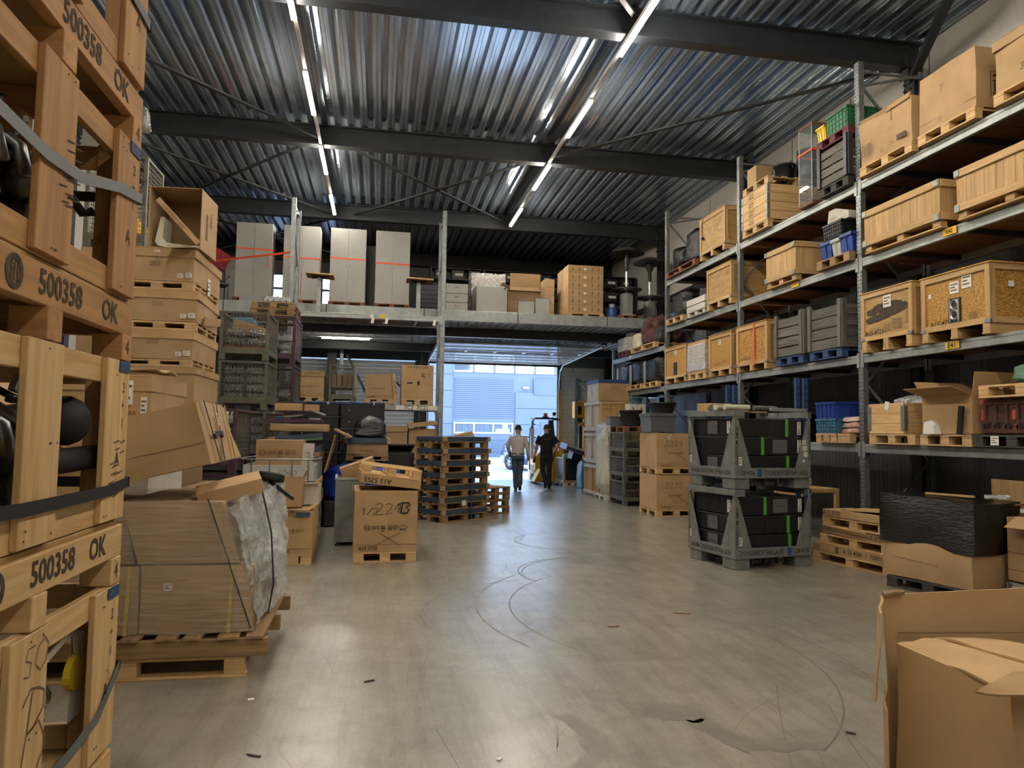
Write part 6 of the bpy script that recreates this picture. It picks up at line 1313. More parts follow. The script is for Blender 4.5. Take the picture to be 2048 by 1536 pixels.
# ------------------------------------------------------------------ middle left floor
pallet('pallet under the carton marked A15 5755', (-.965, 9.53, 0), .02, .42, 1.15)
t = vwcarton('tall narrow carton marked A15 5755 with a torn lid edge, left of the aisle', (-.965, 9.53, .13), .02, (.42, 1.13, .50), 'A15 5755', None, 1.0, 'cardnew', lw=.10, lg=False)
g = None; logos(t, -.02, .27, .04, -.58); 
bx('flap_band', (.40, .02, .07), 'cardnew', t, (-.03, -.58, .485), (.2, .03, 0)); txt('15 5755 /', .05, 'ink', t, (-.06, -.60, .49), FRONT, .01); bx('dark_tape', (.16, .003, .05), 'slate', t, (.1, -.603, .46), b=0); bx('torn_flap', (.12, .3, .006), 'cardnew', t, (.20, -.42, .54), (0, -.6, .1))
opencarton('open_carton', 'open brown carton standing on the tall narrow carton A15 5755', (-1.06, 9.45, .645), .02, (.30, .5, .34), 'card', (('r', .12, 25),))
t = opencarton('open_carton', 'greyish open carton with sticks poking out on the carton A15 5755', (-.83, 9.75, .645), .02, (.2, .5, .24), 'cardwhite', (('f', .06, 60),)); 
for k in range(3): loose('stick', ('left', 'middle', 'right')[k]+' pale stick poking out of the greyish open carton', 'stick', lambda g: g.m('crateply_x').bar((-.1, 0, 0), (.1, .05, .06+.03*k), .012), (-.82+.04*k, 9.62, .87), (0, 0, .4*k))
# cut open tank in a tube frame
t = T('caged_tank', 'cut open white plastic tank in a grey tube frame, hand lettered', 'tank', (-1.37, 11.15, 0), 0)
W, D, H = 1.03, 1.0, 1.16
pb = [((0, -D/2+.03, .62), (W-.08, .012, .92)), ((0, D/2-.03, .62), (W-.08, .012, .92)), ((-W/2+.04, 0, .62), (.012, D-.08, .92)), ((W/2-.04, 0, .62), (.012, D-.08, .92)), ((0, 0, .17), (W-.08, D-.08, .012))]
g = G().m('tankwhite'); [g.box(c, d, b=.003) for c, d in pb]; g.build('tank_wall', t)
for z in (.18, .50, .86, 1.16): g = G().m('galv'); g.smooth = True; g.tube([(-W/2, -D/2+.08, z), (-W/2+.02, -D/2+.02, z), (-W/2+.08, -D/2, z), (W/2-.08, -D/2, z), (W/2-.02, -D/2+.02, z), (W/2, -D/2+.08, z), (W/2, D/2-.08, z), (W/2-.08, D/2, z), (-W/2+.08, D/2, z), (-W/2, D/2-.08, z), (-W/2, -D/2+.08, z)], .012, 6); g.build('frame_tube', t)
for x in (-.36, -.12, .18, .40): 
    for y in (-D/2, D/2): bx('frame_tube', (.02, .018, 1.0), 'galv', t, (x, y, .66))
for y in (-.25, .1, .38):
    for x in (-W/2, W/2): bx('frame_tube', (.018, .02, 1.0), 'galv', t, (x, y, .66))
hand('5040', .075, 'ink', t, (-.02, -D/2+.018, .93), w=.07); txt('TANK', .075, 'ink', t, (.05, -D/2+.018, .85), FRONT, .01)
for x in (-.42, 0, .42):
    for y in (-.42, 0, .42): bx('foot', (.12, .12, .12), 'steelblack', t, (x, y, .06))
bx('base_pan', (W, D, .035), 'galv', t, (0, 0, .14))
t = vwcarton('carton with a row of maker emblems standing inside the cut open tank', (-1.41, 11.2, .185), .01, (.64, .5, 1.24), None, None, 1, 'card', lg=False); logos(t, .0, 1.06, .075, -.264)
bx('white_side', (.16, .004, .5), 'cardwhite', t, (.40, -.255, .95), (0, .05, 0), b=0); hand('351', .12, 'inkfade', t, (.34, -.262, .95), w=.08)
# blue wrapped block with carton, lid tray and black bag
t = T('wrapped_block', 'big block wrapped in shiny blue foil above and black below', 'load', (-.26, 12.88, 0), 0)
bx('lower_part', (1.2, 1.1, .42), 'blackplastic', t, (0, 0, .215), b=.02); bundle('blue_foil', 'w', (0, 0, .40), 0, (1.26, 1.12, .66), 'bluefoil', .05, n=18, taper=.04, parent=t)
pallet('pallet on top of the blue foil block', (-.2, 13.1, 1.06), .03, .72, .6, .09, m='pineold', detail=False)
t = vwcarton('carton marked A15 3725 with emblem row on the blue foil block', (-.2, 13.1, 1.152), .03, (.70, .6, .20), 'A15 3725', None, 2.2, 'card', lw=.05)
t = T('lid_tray', 'slate blue lid tray with brown corners under the black bag', 'tray', (-.2, 13.1, 1.356), .03); bx('body', (.78, .68, .09), 'slate', t, (0, 0, .045)); 
for sx in (-1, 1): bx('corner', (.07, .69, .10), 'card', t, (sx*.36, 0, .045))
bundle('black_bag', 'big loose black plastic bag heaped on the slate blue lid tray', (-.17, 13.1, 1.45), 0, (.62, .5, .36), 'blackfoil', .07, 'bag', taper=.4)
# grey steel container with cardboard scraps
t = T('steel_container', 'narrow grey steel container with a round hole, behind the carton marked 22413', 'container', (-.40, 10.8, 0), math.radians(3)); W, D, H = .38, .85, .93
for c, d in (((0, -D/2, .48), (W, .012, .86)), ((0, D/2, .48), (W, .012, .86)), ((-W/2, 0, .48), (.012, D, .86)), ((W/2, 0, .48), (.012, D, .86)), ((0, 0, .06), (W, D, .02))): bx('side_plate', d, 'crategrey', t, c)
for sx in (-1, 1):
    for sy in (-1, 1): bx('foot', (.06, .08, .05), 'steelblack', t, (sx*(W/2-.04), sy*(D/2-.05), .025)); bx('corner_post', (.03, .03, .9), 'galvbeam', t, (sx*(W/2-.01), sy*(D/2-.01), .48))
bx('top_rail', (W, .03, .03), 'galvbeam', t, (0, -D/2, .91)); bx('top_rail', (.03, D, .03), 'galvbeam', t, (-W/2, 0, .91)); bx('slot', (.13, .004, .10), 'ink', t, (.12, -D/2-.008, .15), b=0); G().m('ink').cyl((.15, -D/2-.006, .28), (.15, -D/2-.01, .28), .035, n=14).build('round_hole', t)
t = T('cardboard_sheet', 'folded carton panel leaning out of the grey steel container', 'panel', (-.30, 10.55, .82), .1, None, (.2, -.35, .05)); bx('panel', (.48, .02, .3), 'cardnew', t, (.1, 0, .12)); bx('edge', (.48, .12, .02), 'card', t, (.1, .06, .28))
# carton 22413
pallet('pallet under the big carton marked 22413', (.085, 9.56, 0), .04, .755, 1.06, m='pinenew')
t = vwcarton('big carton marked 1/2 22413 with crossed lines, standing free on a pallet', (.085, 9.56, .13), .04, (.755, 1.04, .72), 'A15 3725', None, 1.05, 'cardnew', lg=False); logos(t, -.04, .29, .058, -.535, 'ink', True); hand('1/2', .085, 'ink', t, (-.31, -.535, .44), w=.1); hand('224', .13, 'inkfade', t, (-.14, -.535, .45), w=.08); hand('13', .14, 'ink', t, (.10, -.535, .45), w=.14, sp=.55)
g = G().m('inkfade'); ribbon(g, [(-.14, -.07), (.16, .08)], .007); ribbon(g, [(-.10, .08), (.15, -.07)], .007); g.build('crossed_lines', t, (.02, -.535, .15), FRONT)
for sx in (-1, 1): bx('loose_flap', (.006, .9, .5), 'card', t, (sx*.385, 0, .48), (0, sx*.04, 0))
t = T('lid_pallet', 'pallet with a carton tray lying tilted upside down on the big carton 22413', 'pallet', (.12, 9.6, .93), 0, None, (0, math.radians(7), math.radians(4)))
bx('tray', (.74, .95, .10), 'cardnew', t, (0, 0, .03)); txt('A15 5755', .085, 'ink', t, (-.16, -.478, .03), (PI/2, PI, 0), .012)
for y in (-.40, 0, .40): bx('bottom_board', (.74, .09, .018), 'pinenew', t, (0, y, .20))
for x in (-.31, 0, .31):
    for y in (-.40, 0, .40): bx('block', (.11, .09, .07), 'pinenew', t, (x, y, .155))
    bx('stringer_board', (.11, .9, .02), 'pinenew', t, (x, 0, .11))
for y in (-.42, -.2, 0, .2, .42): bx('deck_board', (.74, .09, .018), 'pinenew', t, (0, y, .092))
# stack of pallets with slate lids
a = math.radians(37.6); ca, sa_ = math.cos(a), math.sin(a); ORD = ['lowest', 'second', 'third', 'fourth', 'fifth', 'sixth', 'topmost']
for k in range(7):
    dx, dy = rnd.uniform(-.015, .015), rnd.uniform(-.015, .015); da = rnd.uniform(-.02, .02); z = k*.2135
    pallet('%s pallet of the tall stack of pallets with blue grey lids' % ORD[k], (1.327+dx, 13.366+dy, z), a+da, 1.12, .76, m='pineold', group='pallets of the blue grey lid stack')
    t = T('lid_tray', '%s blue grey lid tray in the tall pallet stack by the open door' % ORD[k], 'tray', (1.327+dx, 13.366+dy, z+.129), a+da, 'blue grey lids of the pallet stack')
    m_ = 'slate' if k in (6, 5, 4, 0) else 'slategreen'
    bx('body', (1.13, .77, .08), m_, t, (0, 0, .04))
    for x in (-.545, .555):
        for y in (-.375, .375): bx('corner', (.07, .06, .084), 'card', t, (x, y, .041))
    if k == 1: sticker(t, -.05, -.02, .10, .09, -.40, lines=False); 
    for q in range(4): bx('rivet_tab', (.02, .004, .03), 'slategreen', t, (-.1+q*.18, -.388, .05), b=0)
bx('note', (.004, .09, .08), 'paper', t, (-.57, .1, -1.02), b=0)
t = T('blue_strap', 'blue strap around the tall stack of pallets with blue grey lids', 'strap', (1.327, 13.366, 0), a)
G().m('strapblue').tube([(.12, -.42, 1.50), (.10, -.43, 1.2), (.11, -.42, .8), (.08, -.43, .4), (.09, -.42, .03)], .014, 6).build('band', t); bx('band', (.03, .80, .004), 'strapblue', t, (.11, 0, 1.505), b=0)
loose('carton_scrap', 'bent carton scrap lying on the tall stack of lidded pallets', 'box', lambda g: g.m('cardnew').prism([(-.2, 0), (.2, 0), (.16, .09)], -.15, .15), (1.5, 13.5, 1.497), (0, 0, .2))
for k in range(4): pallet('%s plain pallet of the low stack behind the lidded pallets' % ('lowest', 'second', 'third', 'topmost')[k], (2.05+rnd.uniform(-.02, .02), 14.35, k*.129), a+.05, .8, .7, m='pineold', group='low plain pallet stack')
# black trays with blue lids
def traystack(cx, cy, n, w, d, lab, lid=True, z0=.13, h=.21):
    pallet('plastic pallet under the %s' % lab, (cx, cy, 0), 0, w, d, m='darkwood', detail=False)
    for k in range(n):
        t = T('black_tray', '%s black tray of the %s' % (('lowest', 'second', 'third', 'fourth', 'fifth', 'sixth', 'seventh', 'eighth', 'topmost')[k], lab), 'tray', (cx+rnd.uniform(-.006, .006), cy, z0+k*(h+.002)), 0, 'black trays of the '+lab)
        bx('body', (w, d, h-.02), 'blackplastic', t, (0, 0, h/2-.01), b=.008); bx('rim', (w+.02, d+.02, .025), 'tubblack', t, (0, 0, h-.014), b=.004); bx('grip', (.12, .006, .03), 'steelblack', t, (.06, -d/2-.004, h*.6), b=.002)
        bx('latch_dot', (.014, .006, .02), 'paper', t, (-w*.3, -d/2-.004, h*.55), b=0)
    if lid: 
        t = T('blue_cover', 'blue lid closing the %s' % lab, 'lid', (cx, cy, z0+n*(h+.002)), 0); bx('plate', (w+.02, d+.02, .05), 'bluetray', t, (0, 0, .026), b=.01); bx('label_rest', (.03, .003, .04), 'paper', t, (.2, -d/2-.012, .02), b=0)
traystack(-1.12, 14.05, 9, .80, 1.1, 'left tall tray stack below the rack bay')
traystack(-.31, 14.05, 9, .78, 1.1, 'right tall tray stack below the rack bay')
traystack(.56, 15.0, 3, .30, .8, 'low tray stack beside the lidded pallets', h=.22, z0=.13)
bin_('green slatted plastic crate on the blue lid of the low tray stack', (.56, 15.0, .86+.01), 0, (.32, .5, .16), 'bingreen', .02, 5, 'plastic_crate', 'crate', lattice=True)
tub('small dark tub with a pale pump standing on the green slatted crate', (.55, 15.0, 1.035), .09, .14, 'blackplastic', handles=False); loose('pump_bottle', 'white pump bottle beside the dark tub on the green crate', 'bottle', lambda g: [g.m('cardwhite').cyl((0, 0, 0), (0, 0, .14), .035, n=10), g.m('cardwhite').cyl((0, 0, .14), (0, 0, .2), .008, n=6), g.box((.02, 0, .2), (.06, .015, .012))], (.44, 14.9, 1.035))
t = T('black_container', 'black plastic container with a slanted louvred lid behind the black bag', 'container', (.385, 14.0, 0), .04); bx('body', (.50, .8, 1.18), 'blackplastic', t, (0, 0, .59), b=.02); bx('lid', (.52, .82, .03), 'tubblack', t, (0, 0, 1.26), (-.16, 0, 0))
for k in range(5): bx('louvre', (.05, .3, .01), 'steelblack', t, (-.16+k*.08, -.1, 1.272), (-.16, 0, 0), b=0)
bx('red_strap', (.03, .005, 1.0), 'rust', t, (.12, -.405, .6), (0, .03, 0), b=0)
# left pile of cartons on pallets with lids
LX, LY = -1.32, 12.35
zz = 0
for k, (hh, lm) in enumerate(((.17, 'greencard'), (.17, 'greencard'), (.15, 'greencard'), (.24, 'slate'))):
    pallet('%s pallet of the carton pile with green lids beside the tank' % ('lowest', 'second', 'third', 'topmost')[k], (LX, LY, zz), 0, .84, 1.0, m='pine'); zz += .13
    t = carton('cardboard_box', '%s flat carton with a green or blue lid in the pile beside the tank' % ('lowest', 'second', 'third', 'topmost')[k], (LX+rnd.uniform(-.02, .02), LY, zz), 0, (.83, .98, hh), 'card', 0.004)
    bx('lid_band', (.85, 1.0, .08), lm, t, (0, 0, hh-.03)); bx('lid_corner', (.10, 1.01, .082), 'card', t, (-.38, 0, hh-.03)); zz += hh+.02
    if k == 2: txt('VW AUDI SEAT', .05, 'inkfade', t, (.1, -.505, .05))
t = T('tilted_tray', 'tilted dark blue lid tray lying on the carton pile with green lids', 'tray', (LX+.02, LY-.1, zz+.08), .05, None, (0, -.10, .05)); bx('body', (.80, .9, .08), 'slate', t, (0, 0, .04)); bx('corner', (.1, .92, .085), 'card', t, (-.36, 0, .04)); bx('green_edge', (.7, .91, .03), 'greencard', t, (.05, -.0, -.01))
t = carton('cardboard_box', 'long low carton with torn flap on the tilted dark blue tray', (LX+.05, LY+.1, zz+.22), .02, (.86, .7, .12), 'card', .01, wob=.02)
t = T('scrap_heap', 'low plastic tray of mixed scrap on top of the green lid carton pile', 'tray', (LX-.05, LY+.1, zz+.36), .05); bx('body', (.9, .6, .05), 'cagepurple', t, (0, 0, .025))
for k in range(7): bx('scrap_piece', (rnd.uniform(.08, .3), .03, .03), rnd.choice(['cardwhite', 'card', 'blackplastic', 'bincyan', 'galvbeam']), t, (rnd.uniform(-.3, .4), rnd.uniform(-.2, .1), .065+.02*k), (rnd.uniform(-.3, .3), rnd.uniform(-.3, .3), rnd.uniform(-.7, .7)))
opencarton('open_carton', 'small open carton on the scrap tray above the green lid pile', (LX-.14, LY+.05, zz+.55), .05, (.42, .35, .12), 'cardnew', (('r', .1, 60),)) ; 
t = T('open_carton', 'right hand little carton beside the small open carton on the scrap tray', 'box', (LX+.22, LY+.05, zz+.55), -.1); bx('body', (.2, .25, .11), 'cardnew', t, (0, 0, .055))
t = T('carton_lid_board', 'bent carton lid board hanging over the right side of the green lid pile', 'board', (LX+.55, LY+.1, 1.2), .0, None, (0, .25, 0)); bx('board', (.02, .8, .62), 'card', t, (0, 0, 0)); bx('rolled_edge', (.3, .7, .03), 'pineold', t, (.1, 0, .36), (0, .2, 0))
# ------------------------------------------------------------------ rack bay before the mezzanine
zl = 2.146
def lr(x0, x1): return ((x0+x1)/2, 16.72, zl), x1-x0
for x0, x1, lb in ((-1.83, -1.20, 'pallet under the lidded carton at the left of the rack bay'), (-.34, .30, 'pallet under the carton with a slanted strip in the rack bay'), (.45, 1.16, 'pallet under the tall carton beside the open door')):
    c, w = lr(x0, x1); pallet(lb, c, 0, w, .95)
t = vwcarton('carton with overhanging lid on the low rack shelf beside the wire cage', (-1.515, 16.72, zl+.13), 0, (.61, .93, .55), 'A15 5755', None, 1, 'card', lw=.055, lg=True, lid=(.10, 'card')); txt('A15 3755 / 5755', .05, 'ink', t, (.06, -.492, .51), FRONT, .01)
t = cage('wire cage holding two bound paper bales on the low rack shelf', (-.83, 16.75, zl), 0, (.56, .9, .86), 'cageolive', 'cagewire', pitch=.05, feet=.1)
bx('white_slat', (.012, .9, .7), 'cardwhite', t, (.285, 0, .5)); bx('middle_shelf', (.5, .85, .05), 'cageolive', t, (0, 0, .36))
for k in range(2): t2 = carton('paper_bale', '%s bound brown bale in the wire cage on the low rack shelf' % ('left', 'right')[k], (-.95+.23*k, 16.7, zl+.388), 0, (.2, .6, .26), 'carddark', .01, cat='bale'); bx('band', (.02, .62, .27), 'steelblack', t2, (0, 0, .135), b=0)
t = vwcarton('carton with emblem row and a slanted printed strip on the low rack shelf', (-.02, 16.72, zl+.13), 0, (.62, .93, .53), 'A15 5755', None, 1, 'card', lw=.065); bx('slanted_strip', (.075, .02, .62), 'cardnew', t, (.33, -.50, .24), (0, -.12, 0)); txt('A15 6781 / 5755', .045, 'ink', t, (.335, -.513, .24), (PI/2, PI/2-.12, 0), .01)
t = carton('cardboard_box', 'tall plain carton on the low rack shelf beside the open door', (.805, 16.72, zl+.13), 0, (.70, .93, .76), 'cardnew', .008); txt('F 41 ROB X  2023', .06, 'ink', t, (0, -.476, .71), FRONT, .015); bx('print', (.12, .002, .03), 'ink', t, (-.17, -.478, .36), b=0); bx('print', (.05, .002, .09), 'ink', t, (.02, -.478, .36), b=0)
for q in range(3): bx('print', (.08, .002, .014), 'inkfade', t, (.12, -.478, .57-.03*q), b=0); bx('print', (.03, .002, .014), 'inkfade', t, (.25, -.478, .57-.03*q), b=0)
pallet('pallet on the floor under the closed emblem carton below the rack bay', (.28, 16.75, 0), 0, .66, .95, detail=False)
carton('cardboard_box', 'closed emblem carton under the low rack shelf with a tilted lid', (.28, 16.75, .13), 0, (.64, .93, 1.55), 'card', lid=(.13, 'card'))
pallet('pallet on the floor under the open emblem carton beside the rack upright', (.94, 16.75, 0), 0, .60, .95, detail=False)
t = vwcarton('emblem carton with a loose slanted lid beside the right upright of the rack bay', (.94, 16.75, .13), 0, (.6, .93, 1.5), None, None, 1, 'card', lg=False); logos(t, -.0, 1.15, .07, -.48); bx('loose_lid', (.64, .5, .10), 'card', t, (-.0, -.3, 1.60), (0, -.12, 0)); bx('white_film', (.16, .3, .10), 'cardwhite', t, (.24, -.3, 1.62), (0, .2, 0))
# tables upside on the upper shelf, cabinets and goods on the mezzanine
for i, x in enumerate((-1.42, .80)):
    t = T('column_table', '%s column table with a wooden top on the rack bay before the cabinets' % ('left hand', 'right hand')[i], 'table', (x, 16.75, 4.136), 0)
    bx('column', (.09, .07, .84), 'galvbeam', t, (0, 0, .44)); bx('base_plate', (.4, .4, .02), 'galvbeam', t, (0, 0, .011)); bx('tabletop', (.60, .55, .03), 'brownwood', t, (.02, 0, .89), (0, .04 if i == 0 else .03, 0)); bx('edge_band', (.60, .006, .032), 'crateply_x', t, (.02, -.278, .89), (0, .04 if i == 0 else .03, 0))
    for q in (.7, -.7): bx('support_arm', (.42, .04, .025), 'steelblack', t, (0, 0, .855), (0, 0, q))
zm = 4.487
cabs = [(-3.42, -2.60, 'leftmost'), (-2.35, -1.51, 'second'), (-1.27, -.43, 'third'), (-.20, .62, 'rightmost')]
for x0, x1, nm in cabs:
    w = x1-x0; x = (x0+x1)/2
    pallet('dark pallet under the %s tall grey cabinet on the mezzanine' % nm, (x, 18.0, zm), 0, w+.03, .8, m='brownwood')
    t = T('tall_cabinet', '%s of four tall grey two door cabinets on the mezzanine' % nm, 'cabinet', (x, 17.95, zm+.131), 0, 'tall grey cabinets')
    bx('body', (w, .42, 1.80), 'cabgrey', t, (0, .02, .90), b=.004)
    for s in (-1, 1): 
        d = bx('door', (w/2-.006, .02, 1.79), 'cabgrey', t, (s*(w/4), -.20, .90), b=.003); bx('handle', (.012, .015, .10), 'galv', d, (-s*(w/4-.05), -.015, .0))
    if nm != 'x':
        st = T('orange_strap', 'orange strap round the %s tall grey cabinet' % nm, 'strap', (x, 17.95, zm+.131+(1.17, 1.02, 1.06, 1.0)[cabs.index((x0, x1, nm))])); bx('band', (w+.01, .003, .035), 'orange', st, (0, -.213, 0), (0, .015, 0), b=0)
        for s in (-1, 1): bx('band', (.003, .45, .035), 'orange', st, (s*(w/2+.003), .01, 0), b=0)
t = T('orange_strap', 'long slack orange strap running from the chair past the leftmost cabinet to the upright', 'strap', (0, 0, 0)); G().m('orange').bar((-4.0, 17.70, 5.42), (-1.95, 16.26, 5.42), .008, .045).build('band', t); G().m('orange').bar((-2.7, 17.70, 5.75), (-2.66, 17.69, 5.35), .006, .03).build('loose_end', t)
t = T('stacking_chair', 'dark padded chair standing on the mezzanine left of the grey cabinets', 'chair', (-3.85, 18.0, zm), .4); bx('seat', (.44, .44, .05), 'engblack', t, (0, 0, .46), b=.02); bx('backrest', (.42, .05, .34), 'engblack', t, (0, .22, .74), (-.15, 0, 0), b=.02)
for sx in (-1, 1):
    for sy in (-1, 1): bx('leg', (.025, .025, .45), 'steelblack', t, (sx*.2, sy*.2, .225))
    G().m('galv').tube([(sx*.22, .22, .46), (sx*.24, .2, .66), (sx*.24, -.18, .67)], .012, 6).build('armrest', t)
t = T('red_chair', 'red padded chair tipped onto the dark chair at the mezzanine edge', 'chair', (-4.0, 17.8, zm+.62), .3, None, (.3, .5, .3)); bx('seat', (.4, .4, .05), 'redpaint', t, (0, 0, .2), b=.02); bx('backrest', (.4, .05, .4), 'redpaint', t, (0, .2, .45), b=.02)
for sx in (-1, 1): bx('leg', (.02, .02, .4), 'galv', t, (sx*.18, 0, .0))
t = T('dark_cabinet', 'narrow dark cabinet standing between the third and rightmost grey cabinets', 'cabinet', (-.32, 18.6, zm), 0); bx('body', (.2, .4, 1.7), 'steelblack', t, (0, 0, .85)); bx('door_front', (.18, .02, 1.6), 'engblack', t, (0, -.21, .85))
t = T('drawer_cabinet', 'pale grey low drawer cabinet right of the rack upright on the mezzanine', 'cabinet', (1.78, 18.0, zm), 0); bx('body', (.55, .6, .70), 'cabgrey', t, (0, 0, .36))
for k in range(3): d = bx('drawer', (.53, .02, .21), 'cabgrey', t, (0, -.31, .13+.225*k)); bx('handle', (.1, .02, .015), 'galv', d, (0, -.018, .04))
t = T('louvred_cabinet', 'dark louvred low cabinet left of the rack upright on the mezzanine', 'cabinet', (1.10, 18.3, zm), 0); bx('body', (.6, .5, .72), 'steeldark', t, (0, 0, .36))
for k in range(6): bx('louvre', (.56, .02, .08), 'tubblack', t, (0, -.255, .08+.11*k))
t = T('grey_panel_unit', 'large grey flat sided unit before the film wrapped cartons on the mezzanine', 'cabinet', (2.66, 18.0, zm), .05); bx('body', (.78, .6, .72), 'cabgrey', t, (0, .1, .36)); bx('front_panel', (.76, .012, .70), 'cabgrey', t, (0, -.206, .36)); G().m('rubber').tube([(.3, -.22, .66), (.36, -.24, .72), (.44, -.22, .70), (.42, -.23, .60)], .014, 6).build('cable', t)
for r in range(4):
    for q in range(2): carton('cardboard_box', '%s carton in the %s layer of the film wrapped block on the mezzanine' % (('left', 'right')[q], ('lowest', 'second', 'third', 'topmost')[r]), (2.46+.43*q, 18.78, zm+.01+r*.285), 0, (.42, .5, .28), 'carddark', .003, group='film wrapped carton block')
tag(bulgebox(G().m('clearfilm_thick'), .90, .56, .60, .02, 6, .02).build('stretch_film', None, (2.675, 18.78, zm+.60)), 'glossy stretch film round the carton block behind the grey unit', 'film')
for r in range(3): carton('cardboard_box', '%s carton of the column under the carton with a raised flap' % ('lowest', 'middle', 'topmost')[r], (3.58, 18.55, zm+.01+r*.235), 0, (.86, .6, .23), 'carddark', .003, group='wrapped column on the mezzanine')
opencarton('open_carton', 'open carton with a raised front flap on the mezzanine, beside the carton wall', (3.58, 18.5, zm+.72), .0, (.80, .6, .10), 'cardnew', (('f', .34, 12), ('l', .2, 60)))
for i, (x, hh) in enumerate(((3.52, .34), (3.93, .42))): t = T('grey_box', '%s small grey steel box in front of the open carton on the mezzanine' % ('left', 'right')[i], 'box', (x, 17.75, zm), -.15); bx('body', (.40-.06*i, .4, hh), 'cabgrey', t, (0, 0, hh/2)); bx('lid', (.41-.06*i, .41, .015), 'greyplastic', t, (0, 0, hh+.008))
for r in range(5): carton('cardboard_box', '%s small carton of the narrow column beside the strapped carton wall' % ('lowest', 'second', 'third', 'fourth', 'topmost')[r], (4.25, 18.55, zm+.01+r*.215), 0, (.26, .5, .21), 'card', .003, group='narrow carton column on the mezzanine')
pallet('pallet under the strapped six tier carton wall on the mezzanine', (5.07, 18.3, zm), 0, .96, 1.2)
for r in range(6):
    for q in range(2):
        t = carton('cardboard_box', '%s carton of tier %s in the strapped carton wall' % (('front', 'rear')[q], ('one, the lowest,', 'two', 'three', 'four', 'five', 'six, the topmost,')[r]), (5.06, 18.0+.58*q, zm+.13+r*.205), 0, (.92, .57, .20), 'cardnew', .005, group='strapped six tier carton wall')
        if q == 0: 
            bx('sticker', (.07, .002, .06), 'paper', t, (-.02, -.294, .1), b=0)
            for k in range(5): bx('gap_print', (.02, .002, .09), 'inkfade', t, (-.34+k*.17, -.292, .1), (0, rnd.uniform(-.2, .2), 0), b=0)
t = T('white_strap', 'two white bands down the left side of the six tier carton wall', 'strap', (4.59, 18.3, zm+.13)); 
for y in (-.3, .2): bx('band', (.006, .03, 1.24), 'cardwhite', t, (-.005, y, .62), b=0)
t = T('gas_bottle', 'blue gas bottle standing beside the patio heaters on the mezzanine', 'bottle', (5.80, 17.85, zm)); g = G().m('gasblue'); g.smooth = True; g.lathe([(.001, 0), (.11, 0), (.13, .03), (.13, .26), (.10, .32), (.03, .34), (.03, .38), (.001, .38)], n=18); g.build('body', t); g = G().m('cabgrey'); g.lathe([(.075, .33), (.075, .42), (.068, .42), (.068, .33)], n=14); g.build('collar', t)
for i, x in enumerate((6.24, 7.22)):
    y = 18.0+.9*i
    pallet('dark pallet under the %s patio heater' % ('left', 'right')[i], (x, y, zm), 0, .64, .7, m='brownwood')
    t = T('patio_heater', '%s tall steel patio heater with a mushroom hood on the mezzanine' % ('left', 'right')[i], 'heater', (x, y, zm+.131), 0, None)
    g = G().m('stainless'); g.smooth = True; g.lathe([(.001, 0), (.26, 0), (.26, .03), (.17, .06), (.17, .58), (.15, .60), (.001, .60)], n=24); g.build('tank_housing', t)
    G().m('stainless').cyl((0, 0, .6), (0, 0, 1.20), .032, n=12).build('pole', t)
    g = G().m('heatertop'); g.smooth = True; g.lathe([(.04, .66), (.36, .68), (.40, .70), (.40, .72), (.04, .74)], n=26); g.build('table_ring', t)
    for k in range(5): a2 = k*2*PI/5; G().m('iron').bar((.05*math.cos(a2), .05*math.sin(a2), .50), (.2*math.cos(a2), .2*math.sin(a2), .68), .015).build('bracket', t)
    g = G().m('iron'); g.smooth = True; g.lathe([(.045, 1.20), (.06, 1.25), (.06, 1.56), (.045, 1.62)] if i == 0 else [(.05, 1.15), (.045, 1.4), (.11, 1.52), (.14, 1.66), (.10, 1.68)], n=14); g.build('burner', t)
    g = G().m('heatertop'); g.smooth = True; g.lathe([(.46, 1.66), (.43, 1.68), (.30, 1.76), (.16, 1.81), (.001, 1.83)], n=28); g.lathe([(.46, 1.66), (.43, 1.665), (.001, 1.79)], n=28); g.build('hood', t)
# dark shelving with labelled boxes along the back of the mezzanine
t = T('dark_shelving', 'long dark shelving with rows of dark boxes behind the mezzanine goods', 'shelf', (4.6, 21.9, zm), 0)
for x in (-3.2, -1.6, 0, 1.6, 3.2): bx('upright', (.05, .5, 2.0), 'steelblack', t, (x, 0, 1.0))
for z in (.3, .75, 1.2, 1.65, 1.98): bx('shelf', (6.4, .5, .03), 'steelblack', t, (0, 0, z))
for r in range(4):
    for k in range(12):
        if rnd.random() < .85:
            b = T('dark_box', 'dark labelled box, %s from the left on the %s dark mezzanine shelf' % (('first', 'second', 'third', 'fourth', 'fifth', 'sixth', 'seventh', 'eighth', 'ninth', 'tenth', 'eleventh', 'twelfth', 'thirteenth', 'fourteenth')[k], ('lowest', 'second', 'third', 'topmost')[r]), 'box', (4.6-3.2+1.6*(k//3)+.3+.5*(k % 3), 21.85, zm+.318+r*.45), 0, 'dark boxes on the mezzanine shelving'); bx('body', (.36, .4, .26), 'engblack', b, (0, 0, .13)); bx('label', (rnd.choice((.16, .24)), .003, .08), 'paper', b, (rnd.uniform(-.05, .05), -.203, .13), b=0)
